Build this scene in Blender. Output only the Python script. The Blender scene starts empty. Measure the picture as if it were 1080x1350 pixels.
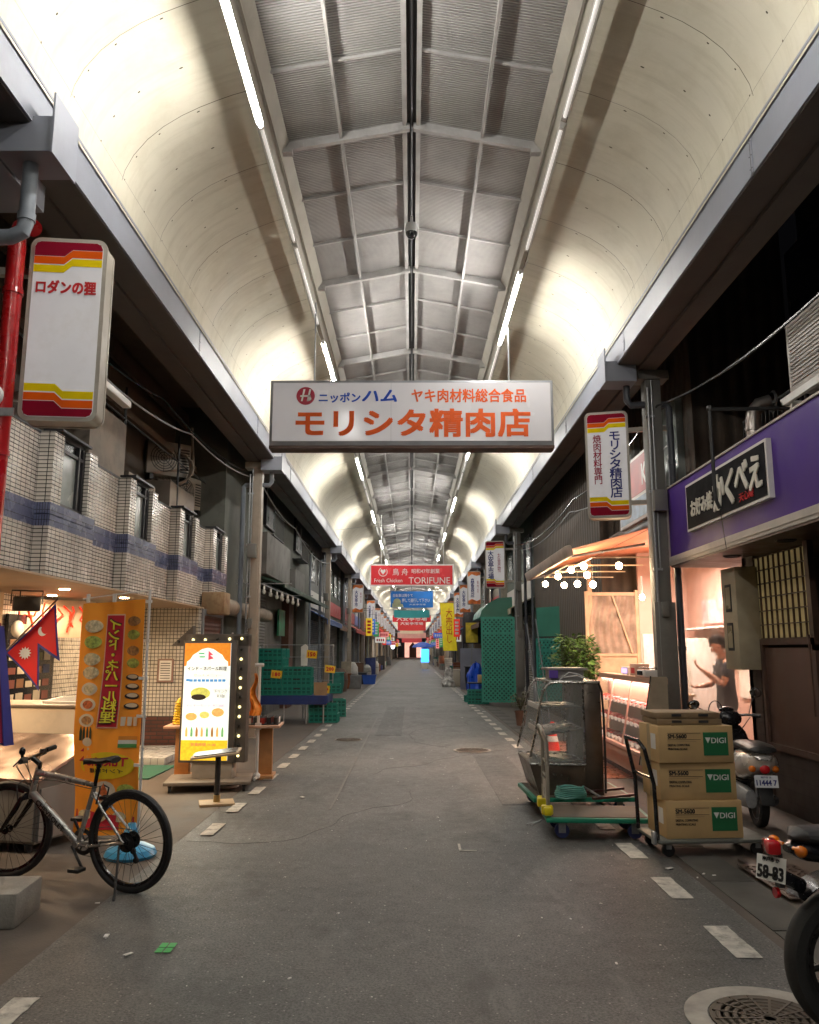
import bpy, bmesh, math, random
from mathutils import Vector, Matrix, Euler
R = math.radians
rnd = random.Random(7)
C = bpy.context.scene.collection
S = bpy.context.scene

# ---------------------------------------------------------------- camera, world, exposure
cd = bpy.data.cameras.new('camera'); cam = bpy.data.objects.new('camera', cd); C.objects.link(cam)
cd.sensor_fit = 'HORIZONTAL'; cd.sensor_width = 36; cd.lens = 35.67; cd.clip_start = .05; cd.clip_end = 1500
cam.location = (0, 0, 1.6); cam.rotation_euler = (R(90 + 9.7), 0, R(.16))
S.camera = cam
w = bpy.data.worlds.new('World'); S.world = w; w.use_nodes = True
nt = w.node_tree; bg = nt.nodes['Background']
sky = nt.nodes.new('ShaderNodeTexSky'); sky.sky_type = 'NISHITA'; sky.sun_disc = False
sky.sun_elevation = R(-4); sky.sun_rotation = R(200)
nt.links.new(sky.outputs[0], bg.inputs[0]); bg.inputs[1].default_value = .06
S.view_settings.view_transform = 'Standard'; S.view_settings.look = 'None'
S.view_settings.exposure = 1.0; S.view_settings.gamma = 1
S.cycles.use_denoising = True
S.cycles.max_bounces = 7; S.cycles.diffuse_bounces = 4; S.cycles.glossy_bounces = 3
S.cycles.transmission_bounces = 5; S.cycles.transparent_max_bounces = 12
S.cycles.sample_clamp_indirect = 4; S.cycles.caustics_reflective = False; S.cycles.caustics_refractive = False

# ---------------------------------------------------------------- materials
MATS = {}
def ns(m): return m.node_tree.nodes, m.node_tree.links
def mat(name, col, rough=.55, metal=0, var=.12, vs=6, bump=0, bs=80, emis=0, ecol=None, alpha=1, trans=0, spec=.5,
        dirt=0, dcol=(.03,.025,.02), ds=2.5, coat=0):
    if name in MATS: return MATS[name]
    m = bpy.data.materials.new(name); m.use_nodes = True; MATS[name] = m
    N, L = ns(m); b = N['Principled BSDF']
    b.inputs['Roughness'].default_value = rough; b.inputs['Metallic'].default_value = metal
    b.inputs['Specular IOR Level'].default_value = spec
    b.inputs['Transmission Weight'].default_value = trans
    b.inputs['Coat Weight'].default_value = coat
    b.inputs['Alpha'].default_value = alpha
    tc = N.new('ShaderNodeTexCoord')
    n = N.new('ShaderNodeTexNoise'); n.inputs['Scale'].default_value = vs; n.inputs['Detail'].default_value = 4
    L.new(tc.outputs['Object'], n.inputs['Vector'])
    mr = N.new('ShaderNodeMapRange'); mr.inputs[1].default_value = .3; mr.inputs[2].default_value = .7
    mr.inputs[3].default_value = 1 - var; mr.inputs[4].default_value = 1 + var
    L.new(n.outputs[0], mr.inputs[0])
    mx = N.new('ShaderNodeMix'); mx.data_type = 'RGBA'; mx.blend_type = 'MULTIPLY'; mx.inputs[0].default_value = 1
    mx.inputs[6].default_value = (*col, 1); L.new(mr.outputs[0], mx.inputs[7])
    out = mx.outputs[2]
    if dirt:
        d = N.new('ShaderNodeTexNoise'); d.inputs['Scale'].default_value = ds; d.inputs['Detail'].default_value = 8
        d.inputs['Roughness'].default_value = .7
        L.new(tc.outputs['Object'], d.inputs['Vector'])
        r2 = N.new('ShaderNodeMapRange'); r2.inputs[1].default_value = .48; r2.inputs[2].default_value = .75
        r2.inputs[3].default_value = 0; r2.inputs[4].default_value = dirt
        L.new(d.outputs[0], r2.inputs[0])
        m2 = N.new('ShaderNodeMix'); m2.data_type = 'RGBA'; L.new(r2.outputs[0], m2.inputs[0])
        L.new(out, m2.inputs[6]); m2.inputs[7].default_value = (*dcol, 1); out = m2.outputs[2]
    L.new(out, b.inputs['Base Color'])
    if metal < .5 or rough > .2:
        r3 = N.new('ShaderNodeMapRange'); r3.inputs[1].default_value = .3; r3.inputs[2].default_value = .7
        r3.inputs[3].default_value = max(.03, rough - .1); r3.inputs[4].default_value = min(1, rough + .1)
        L.new(n.outputs[0], r3.inputs[0]); L.new(r3.outputs[0], b.inputs['Roughness'])
    if bump:
        n2 = N.new('ShaderNodeTexNoise'); n2.inputs['Scale'].default_value = bs; n2.inputs['Detail'].default_value = 5
        L.new(tc.outputs['Object'], n2.inputs['Vector'])
        bp = N.new('ShaderNodeBump'); bp.inputs['Strength'].default_value = bump; bp.inputs['Distance'].default_value = .004
        L.new(n2.outputs[0], bp.inputs['Height']); L.new(bp.outputs[0], b.inputs['Normal'])
    if emis:
        b.inputs['Emission Strength'].default_value = emis
        if ecol is None: L.new(out, b.inputs['Emission Color'])
        else: b.inputs['Emission Color'].default_value = (*ecol, 1)
    return m

def uvnode(N): 
    u = N.new('ShaderNodeUVMap'); u.uv_map = 'UVMap'; return u
def tile_mat(name, c1, c2, grout, tw, th, mortar=.004, rough=.3, offset=0, bump=.3, dirt=.15):
    if name in MATS: return MATS[name]
    m = mat(name, c1, rough)
    N, L = ns(m); b = N['Principled BSDF']
    u = uvnode(N)
    br = N.new('ShaderNodeTexBrick'); br.offset = offset; br.offset_frequency = 2; br.squash = 1
    br.inputs['Scale'].default_value = 1; br.inputs['Mortar Size'].default_value = mortar
    br.inputs['Mortar Smooth'].default_value = .1; br.inputs['Bias'].default_value = 0
    br.inputs['Brick Width'].default_value = tw; br.inputs['Row Height'].default_value = th
    br.inputs['Color1'].default_value = (*c1, 1); br.inputs['Color2'].default_value = (*c2, 1); br.inputs['Mortar'].default_value = (*grout, 1)
    L.new(u.outputs[0], br.inputs['Vector'])
    d = N.new('ShaderNodeTexNoise'); d.inputs['Scale'].default_value = 1.7; d.inputs['Detail'].default_value = 8; L.new(u.outputs[0], d.inputs['Vector'])
    r2 = N.new('ShaderNodeMapRange'); r2.inputs[1].default_value = .35; r2.inputs[2].default_value = .7; r2.inputs[3].default_value = 1.05; r2.inputs[4].default_value = 1 - dirt * 2
    L.new(d.outputs[0], r2.inputs[0])
    mx = N.new('ShaderNodeMix'); mx.data_type = 'RGBA'; mx.blend_type = 'MULTIPLY'; mx.inputs[0].default_value = 1
    L.new(br.outputs[0], mx.inputs[6]); L.new(r2.outputs[0], mx.inputs[7]); L.new(mx.outputs[2], b.inputs['Base Color'])
    bp = N.new('ShaderNodeBump'); bp.inputs['Strength'].default_value = bump; bp.inputs['Distance'].default_value = .003; bp.invert = True
    L.new(br.outputs['Fac'], bp.inputs['Height']); L.new(bp.outputs[0], b.inputs['Normal'])
    return m
def rib_mat(name, col, pitch, axis=1, rough=.5, metal=0, depth=.006, var=.15, dirt=.3, dark=.25):
    """horizontal (axis 1) or vertical (axis 0) ribs by UV metres"""
    if name in MATS: return MATS[name]
    m = mat(name, col, rough, metal, var, 3, dirt=dirt)
    N, L = ns(m); b = N['Principled BSDF']; u = uvnode(N)
    sp = N.new('ShaderNodeSeparateXYZ'); L.new(u.outputs[0], sp.inputs[0])
    mm = N.new('ShaderNodeMath'); mm.operation = 'MULTIPLY'; mm.inputs[1].default_value = 2 * math.pi / pitch; L.new(sp.outputs[axis], mm.inputs[0])
    sn = N.new('ShaderNodeMath'); sn.operation = 'SINE'; L.new(mm.outputs[0], sn.inputs[0])
    bp = N.new('ShaderNodeBump'); bp.inputs['Strength'].default_value = 1; bp.inputs['Distance'].default_value = depth
    L.new(sn.outputs[0], bp.inputs['Height']); L.new(bp.outputs[0], b.inputs['Normal'])
    src = b.inputs['Base Color'].links[0].from_socket
    r = N.new('ShaderNodeMapRange'); r.inputs[1].default_value = -1; r.inputs[2].default_value = -.2; r.inputs[3].default_value = 1 - dark; r.inputs[4].default_value = 1
    L.new(sn.outputs[0], r.inputs[0])
    mx = N.new('ShaderNodeMix'); mx.data_type = 'RGBA'; mx.blend_type = 'MULTIPLY'; mx.inputs[0].default_value = 1
    L.new(src, mx.inputs[6]); L.new(r.outputs[0], mx.inputs[7]); L.new(mx.outputs[2], b.inputs['Base Color'])
    return m

# ---------------------------------------------------------------- mesh building
class MB:
    def __init__(s): s.bm = bmesh.new(); s.mi = 0
    def _m(s, faces):
        for f in faces: f.material_index = s.mi
    def box(s, c, d, rot=None, bev=0):
        r = bmesh.ops.create_cube(s.bm, size=1)
        vs = r['verts']; bmesh.ops.scale(s.bm, vec=d, verts=vs)
        if rot: bmesh.ops.rotate(s.bm, cent=(0, 0, 0), matrix=Euler([R(a) for a in rot]).to_matrix(), verts=vs)
        bmesh.ops.translate(s.bm, vec=c, verts=vs)
        fs = {f for v in vs for f in v.link_faces}; s._m(fs)
        if bev:
            es = {e for v in vs for e in v.link_edges}
            g = bmesh.ops.bevel(s.bm, geom=list(es), offset=bev, segments=2, affect='EDGES', profile=.5)
            s._m(g['faces'])
        return s
    def b2(s, x0, x1, y0, y1, z0, z1, bev=0, rot=None):
        return s.box(((x0+x1)/2, (y0+y1)/2, (z0+z1)/2), (abs(x1-x0), abs(y1-y0), abs(z1-z0)), rot, bev)
    def cyl(s, p0, p1, r0, r1=None, n=14, cap=True):
        p0, p1 = Vector(p0), Vector(p1); d = p1 - p0
        if r1 is None: r1 = r0
        g = bmesh.ops.create_cone(s.bm, cap_ends=cap, segments=n, radius1=r0, radius2=r1, depth=d.length)
        vs = g['verts']; q = Vector((0, 0, 1)).rotation_difference(d.normalized())
        bmesh.ops.transform(s.bm, matrix=Matrix.Translation((p0+p1)/2) @ q.to_matrix().to_4x4(), verts=vs)
        s._m({f for v in vs for f in v.link_faces}); return s
    def tube(s, pts, r, n=8, closed=False, rs=None):
        pts = [Vector(p) for p in pts]; m = len(pts); rings = []
        t0 = (pts[1] - pts[0]).normalized()
        up = Vector((0, 0, 1)) if abs(t0.z) < .9 else Vector((1, 0, 0))
        a = t0.cross(up).normalized(); prev = t0
        for i in range(m):
            if closed: t = (pts[(i+1) % m] - pts[i-1]).normalized()
            else: t = ((pts[min(i+1, m-1)] - pts[max(i-1, 0)])).normalized()
            q = prev.rotation_difference(t); a = (q @ a).normalized(); prev = t
            b = t.cross(a).normalized(); rr = rs[i] if rs else r
            rings.append([s.bm.verts.new(pts[i] + (a*math.cos(2*math.pi*k/n) + b*math.sin(2*math.pi*k/n)) * rr) for k in range(n)])
        fs = []
        for i in range(m if closed else m-1):
            A, B = rings[i], rings[(i+1) % m]
            for k in range(n):
                try: fs.append(s.bm.faces.new((A[k], A[(k+1) % n], B[(k+1) % n], B[k])))
                except ValueError: pass
        if not closed:
            fs.append(s.bm.faces.new(rings[0][::-1])); fs.append(s.bm.faces.new(rings[-1]))
        s._m(fs); return s
    def prism(s, poly, axis, a0, a1):
        """poly of 2D points; axis 0: (y,z) along x; 1: (x,z) along y; 2: (x,y) along z"""
        def P(p, a): return {0: (a, p[0], p[1]), 1: (p[0], a, p[1]), 2: (p[0], p[1], a)}[axis]
        A = [s.bm.verts.new(P(p, a0)) for p in poly]; B = [s.bm.verts.new(P(p, a1)) for p in poly]
        n = len(poly); fs = [s.bm.faces.new(A[::-1]), s.bm.faces.new(B)]
        for i in range(n): fs.append(s.bm.faces.new((A[i], A[(i+1) % n], B[(i+1) % n], B[i])))
        s._m(fs); return s
    def quad(s, *pts):
        f = s.bm.faces.new([s.bm.verts.new(p) for p in pts]); s._m([f]); return s
    def lathe(s, prof, c=(0, 0, 0), n=20, axis=2, arc=None):
        rings = []
        for r, h in prof:
            ring = []
            for k in range(n):
                t = 2*math.pi*k/n; x, y = r*math.cos(t), r*math.sin(t)
                v = {2: (x, y, h), 0: (h, x, y), 1: (x, h, y)}[axis]
                ring.append(s.bm.verts.new(Vector(v) + Vector(c)))
            rings.append(ring)
        fs = []
        for A, B in zip(rings, rings[1:]):
            for k in range(n): fs.append(s.bm.faces.new((A[k], A[(k+1) % n], B[(k+1) % n], B[k])))
        closed = prof[0] == prof[-1]
        if prof[0][0] > 1e-5 and not closed: fs.append(s.bm.faces.new(rings[0][::-1]))
        if prof[-1][0] > 1e-5 and not closed: fs.append(s.bm.faces.new(rings[-1]))
        s._m(fs); return s
    def grid(s, fn, nu, nv):
        V = [[s.bm.verts.new(fn(i/nu, j/nv)) for j in range(nv+1)] for i in range(nu+1)]
        fs = [s.bm.faces.new((V[i][j], V[i+1][j], V[i+1][j+1], V[i][j+1])) for i in range(nu) for j in range(nv)]
        s._m(fs); return s
    def ell(s, c, r, n=12, rot=None):
        g = bmesh.ops.create_uvsphere(s.bm, u_segments=n, v_segments=max(6, n//2+2), radius=1); vs = g['verts']
        M = Matrix.Translation(c) @ (Euler([R(a) for a in rot]).to_matrix().to_4x4() if rot else Matrix()) @ Matrix.Diagonal((*r, 1))
        bmesh.ops.transform(s.bm, matrix=M, verts=vs); s._m({f for v in vs for f in v.link_faces}); return s
    def build(s, name, mats, parent=None, flat=False, loc=None, rz=0, noclean=False):
        bm = s.bm
        if not noclean: bmesh.ops.recalc_face_normals(bm, faces=bm.faces)
        uv = bm.loops.layers.uv.new('UVMap')
        for f in bm.faces:
            nn = f.normal
            if abs(nn.z) > .8: a, b = Vector((1, 0, 0)), Vector((0, 1, 0))
            else:
                a = Vector((-nn.y, nn.x, 0)).normalized(); b = Vector((0, 0, 1))
                if abs(nn.x) > .01 or abs(nn.y) > .01:
                    if abs(a.x) > abs(a.y): a = a if a.x > 0 else -a
                    else: a = a if a.y > 0 else -a
            for l in f.loops: l[uv].uv = (l.vert.co.dot(a), l.vert.co.dot(b))
            f.smooth = not flat
        for e in bm.edges:
            if len(e.link_faces) == 2 and e.calc_face_angle(0) > R(32): e.smooth = False
        me = bpy.data.meshes.new(name); bm.to_mesh(me); bm.free()
        if not isinstance(mats, (list, tuple)): mats = [mats]
        for m in mats: me.materials.append(m)
        o = bpy.data.objects.new(name, me); C.objects.link(o)
        if parent: o.parent = parent
        if loc: o.location = loc
        if rz: o.rotation_euler.z = R(rz)
        return o

def thing(name, label, cat, loc=(0, 0, 0), rz=0, group=None):
    o = bpy.data.objects.new(name, None); C.objects.link(o); o.location = loc; o.rotation_euler = (0, 0, R(rz))
    o.empty_display_size = .1
    o['label'] = label; o['category'] = cat
    if group: o['group'] = group
    return o
def tag(o, label, cat, group=None, kind=None):
    if label: o['label'] = label
    if cat: o['category'] = cat
    if group: o['group'] = group
    if kind: o['kind'] = kind
    return o
def struct(o, kind='structure'): o['kind'] = kind; return o
def dup(root, loc, rz=None, label=None, group=None):
    r = root.copy(); C.objects.link(r); r.location = loc
    if rz is not None: r.rotation_euler = (0, 0, R(rz))
    if label: r['label'] = label
    if group: r['group'] = group
    for ch in list(root.children):
        c = ch.copy(); C.objects.link(c); c.parent = r
        for g in list(ch.children):
            d = g.copy(); C.objects.link(d); d.parent = c
    return r

def txt(s, m, parent, c, w=None, h=None, rz=0, tilt=0, bold=0, ext=.0015, name='lettering', mirror=False, roll=0, shear=0, res=3, sp=1.0, lsp=1.0, rx=90):
    """lettering centred at c, facing -Y before rz"""
    cu = bpy.data.curves.new(name, 'FONT'); cu.body = s; cu.align_x = 'CENTER'; cu.align_y = 'CENTER'
    cu.extrude = ext; cu.resolution_u = res; cu.shear = shear; cu.space_character = sp; cu.space_line = lsp
    o = bpy.data.objects.new('tmp', cu); C.objects.link(o)
    dg = bpy.context.evaluated_depsgraph_get(); me = bpy.data.meshes.new_from_object(o.evaluated_get(dg))
    bpy.data.objects.remove(o); bpy.data.curves.remove(cu)
    xs = [v.co.x for v in me.vertices]; ys = [v.co.y for v in me.vertices]
    if not xs: return None
    cx, cy = (min(xs)+max(xs))/2, (min(ys)+max(ys))/2; W, H = max(xs)-min(xs), max(ys)-min(ys)
    kx = w / W if w else None; ky = h / H if h else None
    kx = kx or ky; ky = ky or kx
    M = Matrix.Diagonal((-kx if mirror else kx, ky, 1, 1)) @ Matrix.Translation((-cx, -cy, 0))
    me.transform(M)
    me.name = name
    if bold:
        bm = bmesh.new(); e_ = bold * ky * .62
        for i_, (dx, dy) in enumerate(((-1, -1), (1, -1), (1, 1), (-1, 1))):
            n0 = len(bm.verts); bm.from_mesh(me); bm.verts.ensure_lookup_table()
            for v in bm.verts[n0:]: v.co.x += dx * e_; v.co.y += dy * e_; v.co.z += i_ * .0003
        bm.to_mesh(me); bm.free()
    me.transform(Euler((R(rx), R(roll), 0)).to_matrix().to_4x4())
    me.materials.clear(); me.materials.append(m)
    o = bpy.data.objects.new(name, me); C.objects.link(o); o.parent = parent
    o.location = c; o.rotation_euler = (R(tilt), 0, R(rz))
    return o
ORD = ['nearest', 'second', 'third', 'fourth', 'fifth', 'sixth', 'seventh', 'eighth', 'ninth', 'tenth', 'eleventh', 'twelfth',
       'thirteenth', 'fourteenth', 'fifteenth', 'sixteenth', 'seventeenth', 'eighteenth', 'nineteenth', 'twentieth']

# common materials
M_steel = mat('stainless_steel', (.42,.41,.39), .28, .9, .1, 20)
M_galv = mat('galvanised_steel', (.35,.36,.37), .45, .6, .15, 30)
M_black = mat('black_rubber', (.012,.012,.013), .6, 0, .2, 40)
M_blackgloss = mat('black_gloss', (.01,.01,.012), .2, 0, .2, 40)
M_greypaint = mat('grey_paint', (.2,.22,.24), .45, 0, .15, 6, dirt=.35)
M_white = mat('white_paint', (.7,.69,.66), .4, 0, .08, 6, dirt=.15, dcol=(.25,.22,.18))
M_dark = mat('dark_metal', (.03,.03,.032), .5, .3, .2, 20)
M_red = mat('red_letter_paint', (.5,.012,.015), .7, 0, .08, 20)
M_orange = mat('orange_letter_paint', (.72,.10,.006), .7, 0, .1, 20)
M_blue = mat('blue_letter_paint', (.008,.06,.42), .7, 0, .08, 20)
M_navy = mat('navy_letter_paint', (.01,.015,.15), .7, 0, .08, 20)
M_wlet = mat('white_letter_paint', (.8,.78,.76), .4, 0, .05, 20)
M_blet = mat('black_letter_paint', (.015,.015,.015), .5, 0, .1, 20)
# ================================================================ ground
def asphalt(name='asphalt', k=1.0, tint=(1,1,1)):
    m = bpy.data.materials.new(name); m.use_nodes = True; N, L = ns(m); b = N['Principled BSDF']
    tc = N.new('ShaderNodeTexCoord')
    def noise(sc, det=6, rg=.6):
        n = N.new('ShaderNodeTexNoise'); n.inputs['Scale'].default_value = sc; n.inputs['Detail'].default_value = det; n.inputs['Roughness'].default_value = rg
        L.new(tc.outputs['Object'], n.inputs['Vector']); return n
    big = noise(.55, 8, .65); fine = noise(75, 4, .8); med = noise(9, 8, .7)
    cr = N.new('ShaderNodeValToRGB'); e = cr.color_ramp.elements
    e[0].position = .3; e[0].color = (.058*k,.057*k,.054*k,1); e[1].position = .72; e[1].color = (.142*k,.138*k,.130*k,1)
    L.new(big.outputs[0], cr.inputs[0])
    m1 = N.new('ShaderNodeMix'); m1.data_type = 'RGBA'; m1.blend_type = 'OVERLAY'; m1.inputs[0].default_value = 1.0
    fr = N.new('ShaderNodeMapRange'); fr.inputs[1].default_value = .33; fr.inputs[2].default_value = .67; fr.inputs[3].default_value = .12; fr.inputs[4].default_value = .9
    L.new(fine.outputs[0], fr.inputs[0]); L.new(cr.outputs[0], m1.inputs[6]); L.new(fr.outputs[0], m1.inputs[7])
    m2 = N.new('ShaderNodeMix'); m2.data_type = 'RGBA'; m2.blend_type = 'OVERLAY'; m2.inputs[0].default_value = .55
    L.new(m1.outputs[2], m2.inputs[6]); L.new(med.outputs[0], m2.inputs[7])
    # pale aggregate chips
    v = N.new('ShaderNodeTexVoronoi'); v.inputs['Scale'].default_value = 42; L.new(tc.outputs['Object'], v.inputs['Vector'])
    lt = N.new('ShaderNodeMath'); lt.operation = 'LESS_THAN'; lt.inputs[1].default_value = .22; L.new(v.outputs['Distance'], lt.inputs[0])
    sc = N.new('ShaderNodeSeparateColor'); L.new(v.outputs['Color'], sc.inputs[0])
    gt = N.new('ShaderNodeMath'); gt.operation = 'GREATER_THAN'; gt.inputs[1].default_value = .84; L.new(sc.outputs[0], gt.inputs[0])
    mm = N.new('ShaderNodeMath'); mm.operation = 'MULTIPLY'; L.new(lt.outputs[0], mm.inputs[0]); L.new(gt.outputs[0], mm.inputs[1])
    m3 = N.new('ShaderNodeMix'); m3.data_type = 'RGBA'; L.new(mm.outputs[0], m3.inputs[0]); L.new(m2.outputs[2], m3.inputs[6]); m3.inputs[7].default_value = (.26,.25,.235,1)
    # whitish scuffs, stretched along the street
    mp = N.new('ShaderNodeMapping'); mp.inputs['Scale'].default_value = (1.6, .35, 1); L.new(tc.outputs['Object'], mp.inputs[0])
    st = N.new('ShaderNodeTexNoise'); st.inputs['Scale'].default_value = 2.2; st.inputs['Detail'].default_value = 9; st.inputs['Roughness'].default_value = .75; L.new(mp.outputs[0], st.inputs['Vector'])
    sr = N.new('ShaderNodeMapRange'); sr.inputs[1].default_value = .54; sr.inputs[2].default_value = .74; sr.inputs[4].default_value = .42; L.new(st.outputs[0], sr.inputs[0])
    m4 = N.new('ShaderNodeMix'); m4.data_type = 'RGBA'; L.new(sr.outputs[0], m4.inputs[0]); L.new(m3.outputs[2], m4.inputs[6]); m4.inputs[7].default_value = (.24,.235,.22,1)
    # oily dark stains and old spills
    oi = N.new('ShaderNodeTexNoise'); oi.inputs['Scale'].default_value = 1.3; oi.inputs['Detail'].default_value = 6; oi.inputs['Distortion'].default_value = 1.2
    mo = N.new('ShaderNodeMapping'); mo.inputs['Location'].default_value = (7, 3, 0); mo.inputs['Scale'].default_value = (1.2, .7, 1); L.new(tc.outputs['Object'], mo.inputs[0]); L.new(mo.outputs[0], oi.inputs['Vector'])
    orr = N.new('ShaderNodeMapRange'); orr.inputs[1].default_value = .55; orr.inputs[2].default_value = .68; orr.inputs[4].default_value = .5; L.new(oi.outputs[0], orr.inputs[0])
    m5 = N.new('ShaderNodeMix'); m5.data_type = 'RGBA'; L.new(orr.outputs[0], m5.inputs[0]); L.new(m4.outputs[2], m5.inputs[6]); m5.inputs[7].default_value = (.03,.028,.026,1)
    L.new(m5.outputs[2], b.inputs['Base Color'])
    rr = N.new('ShaderNodeMapRange'); rr.inputs[1].default_value = .3; rr.inputs[2].default_value = .75; rr.inputs[3].default_value = .42; rr.inputs[4].default_value = .72
    L.new(med.outputs[0], rr.inputs[0]); L.new(rr.outputs[0], b.inputs['Roughness'])
    bp = N.new('ShaderNodeBump'); bp.inputs['Strength'].default_value = .7; bp.inputs['Distance'].default_value = .006
    L.new(fine.outputs[0], bp.inputs['Height']); L.new(bp.outputs[0], b.inputs['Normal'])
    return m
M_asph = asphalt()
g = MB(); g.quad((-60, -12, 0), (60, -12, 0), (60, 330, 0), (-60, 330, 0)); struct(g.build('ground', mat('dark_ground', (.05,.047,.043), .7, bump=.6, var=.3, vs=2)))
g = MB(); g.b2(-1.98, 2.0, -11, 300, .001, .006); struct(g.build('road', M_asph))
# newer, slightly raised patch of asphalt nearer the camera with a wavy joint
M_as2 = asphalt('newer_asphalt', .86)
g = MB(); pts = [(-1.98, -10), (2.0, -10)] + [(x, 7.22 + .05*math.sin(x*2.1) + .03*math.sin(x*7.3)) for x in [2.0 - i*3.98/30 for i in range(31)]]
g.prism(pts, 2, .006, .011); struct(g.build('road_patch', [M_as2]))
M_pave = mat('side_pavement', (.09,.073,.06), .7, 0, .3, 3, bump=.8, bs=90, dirt=.6, dcol=(.03,.028,.026), ds=1.8)
g = MB(); g.b2(-3.75, -1.985, -10, 300, .001, .005); struct(g.build('pavement_left', M_pave))
g = MB(); g.b2(2.005, 3.9, -10, 300, .001, .005); struct(g.build('pavement_right', M_pave))
# concrete gutter lids on the right
M_conc = mat('concrete', (.2,.19,.17), .8, 0, .25, 5, bump=.6, dirt=.5)
g = MB()
for i in range(26): g.b2(2.08, 2.4, 4.0 + i*1.02 - .0, 4.0 + i*1.02 + 1.0, .0055, .014, bev=.003)
struct(g.build('pavement_gutter', mat('gutter_lid', (.075,.07,.062), .8, 0, .3, 4, bump=.6, dirt=.6)))
# painted dashes
M_paint = mat('road_paint', (.52,.49,.43), .7, 0, .25, 14, bump=.8, dirt=1.0, dcol=(.13,.12,.11), ds=13)
def dashes(x, ys, w, l, name):
    g = MB()
    for y in ys:
        xj = x + rnd.uniform(-.012, .012); n = 8
        L_ = [(xj - w/2 + rnd.uniform(-.004,.004), y + l*k/n) for k in range(n+1)]
        R_ = [(xj + w/2 + rnd.uniform(-.004,.004), y + l*k/n) for k in range(n, -1, -1)]
        g.prism(L_ + R_, 2, .0145, .0165)
    struct(g.build(name, M_paint))
dashes(1.765, [4.54 - 1.02*3 + i*1.035 for i in range(60)], .14, .5, 'road_dashes_right')
dashes(-1.79, [3.6 + i*.01 for i in range(1)] + [7.45 + i*1.03 for i in range(60)], .12, .48, 'road_dashes_left')
# pale rubbed line and white corner mark
g = MB(); g.b2(-.84, -.815, 8.6, 20, .0165, .018); g.mi = 0
struct(g.build('road_chalk_line', mat('worn_chalk', (.17,.165,.155), .7, var=.3, vs=30)))
g = MB(); g.b2(.38, .40, 6.9, 7.12, .0165, .018); g.b2(.38, .52, 6.88, 6.9, .0165, .018); struct(g.build('road_corner_mark', M_paint))
g = MB()
for dx in (-.023, .023):
    for dy in (-.038, .038): g.b2(-1.33+dx-.019, -1.33+dx+.019, 4.72+dy-.033, 4.72+dy+.033, .0165, .018)
struct(g.build('road_green_mark', mat('green_road_paint', (.06,.42,.1), .6, dirt=.5)))
# manholes
def manhole(x, y, r, ring, mname, label):
    t = thing('manhole_cover', label, 'manhole cover', (x, y, 0.011))
    g = MB(); g.lathe([(r*1.0, 0), (r*1.0, .008), (r*.0001, .008)], n=40)
    for k in range(1, 7): g.lathe([(r*k/7 - .012, .008), (r*k/7 - .008, .012), (r*k/7 + .008, .012), (r*k/7 + .012, .008)], n=40)
    for k in range(16):
        a = k*math.pi/8; g.box((r*.55*math.cos(a), r*.55*math.sin(a), .0105), (r*.8, .012, .006), (0, 0, math.degrees(a)))
    g.build('lid', mat('cast_iron', (.075,.06,.045), .55, .5, .3, 20, dirt=.4, dcol=(.15,.12,.09)), t)
    g = MB(); g.lathe([(r*1.03, .003), (r*1.03, .006), (r*1.03+ring, .006), (r*1.03+ring, .003), (r*1.03, .003)], n=48)
    g.build('ring', mat(mname, (.36,.33,.29), .8, 0, .2, 8, bump=.6, dirt=.4), t)
manhole(1.56, 3.86, .25, .1, 'manhole_concrete', 'iron manhole cover in a pale concrete ring at the road edge')
manhole(.98, 13.6, .26, .04, 'manhole_asphalt', 'rusty brown cover in the middle of the road beside the green trolley')
manhole(-1.15, 15.2, .22, .02, 'manhole_asphalt', 'dark cover in the road near the blue table of green crates')
# litter scraps
M_pap = mat('paper_scrap', (.7,.68,.64), .8)
lit = [(-1.72,4.9,.05),(-1.5,4.62,.05),(-.05,6.95,.02),(.6,4.9,.02),(-1.2,9.3,.07),(1.62,6.0,.02),(2.1,6.2,.03),(2.02,6.1,.02),(2.16,6.16,.025),(1.9,6.35,.06),(1.2,5.5,.015),(-.45,5.3,.02),(.25,8.2,.025),(-2.0,5.5,.03),(.95,5.2,.015),(-.9,6.1,.02),(1.05,4.5,.02),(-.6,4.3,.02),(-.3,12.5,.05),(1.5,10,.03),(1.2,20,.06),(1.9,22,.1),(1.7,23.3,.12)]
g = MB()
for x, y, sz in lit: g.box((x, y, .019), (sz, sz*.5, .004), (0, 0, rnd.uniform(0, 180)))
for i in range(110):
    x, y = rnd.uniform(-1.9, 2.3), rnd.uniform(3.3, 14); z = rnd.uniform(.004, .011); g.box((x, y, .0185), (z, z*.7, .003), (0, 0, rnd.uniform(0, 180)))
tag(g.build('litter', M_pap), 'white paper scraps and specks scattered on the asphalt', 'litter', kind='stuff')

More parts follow.
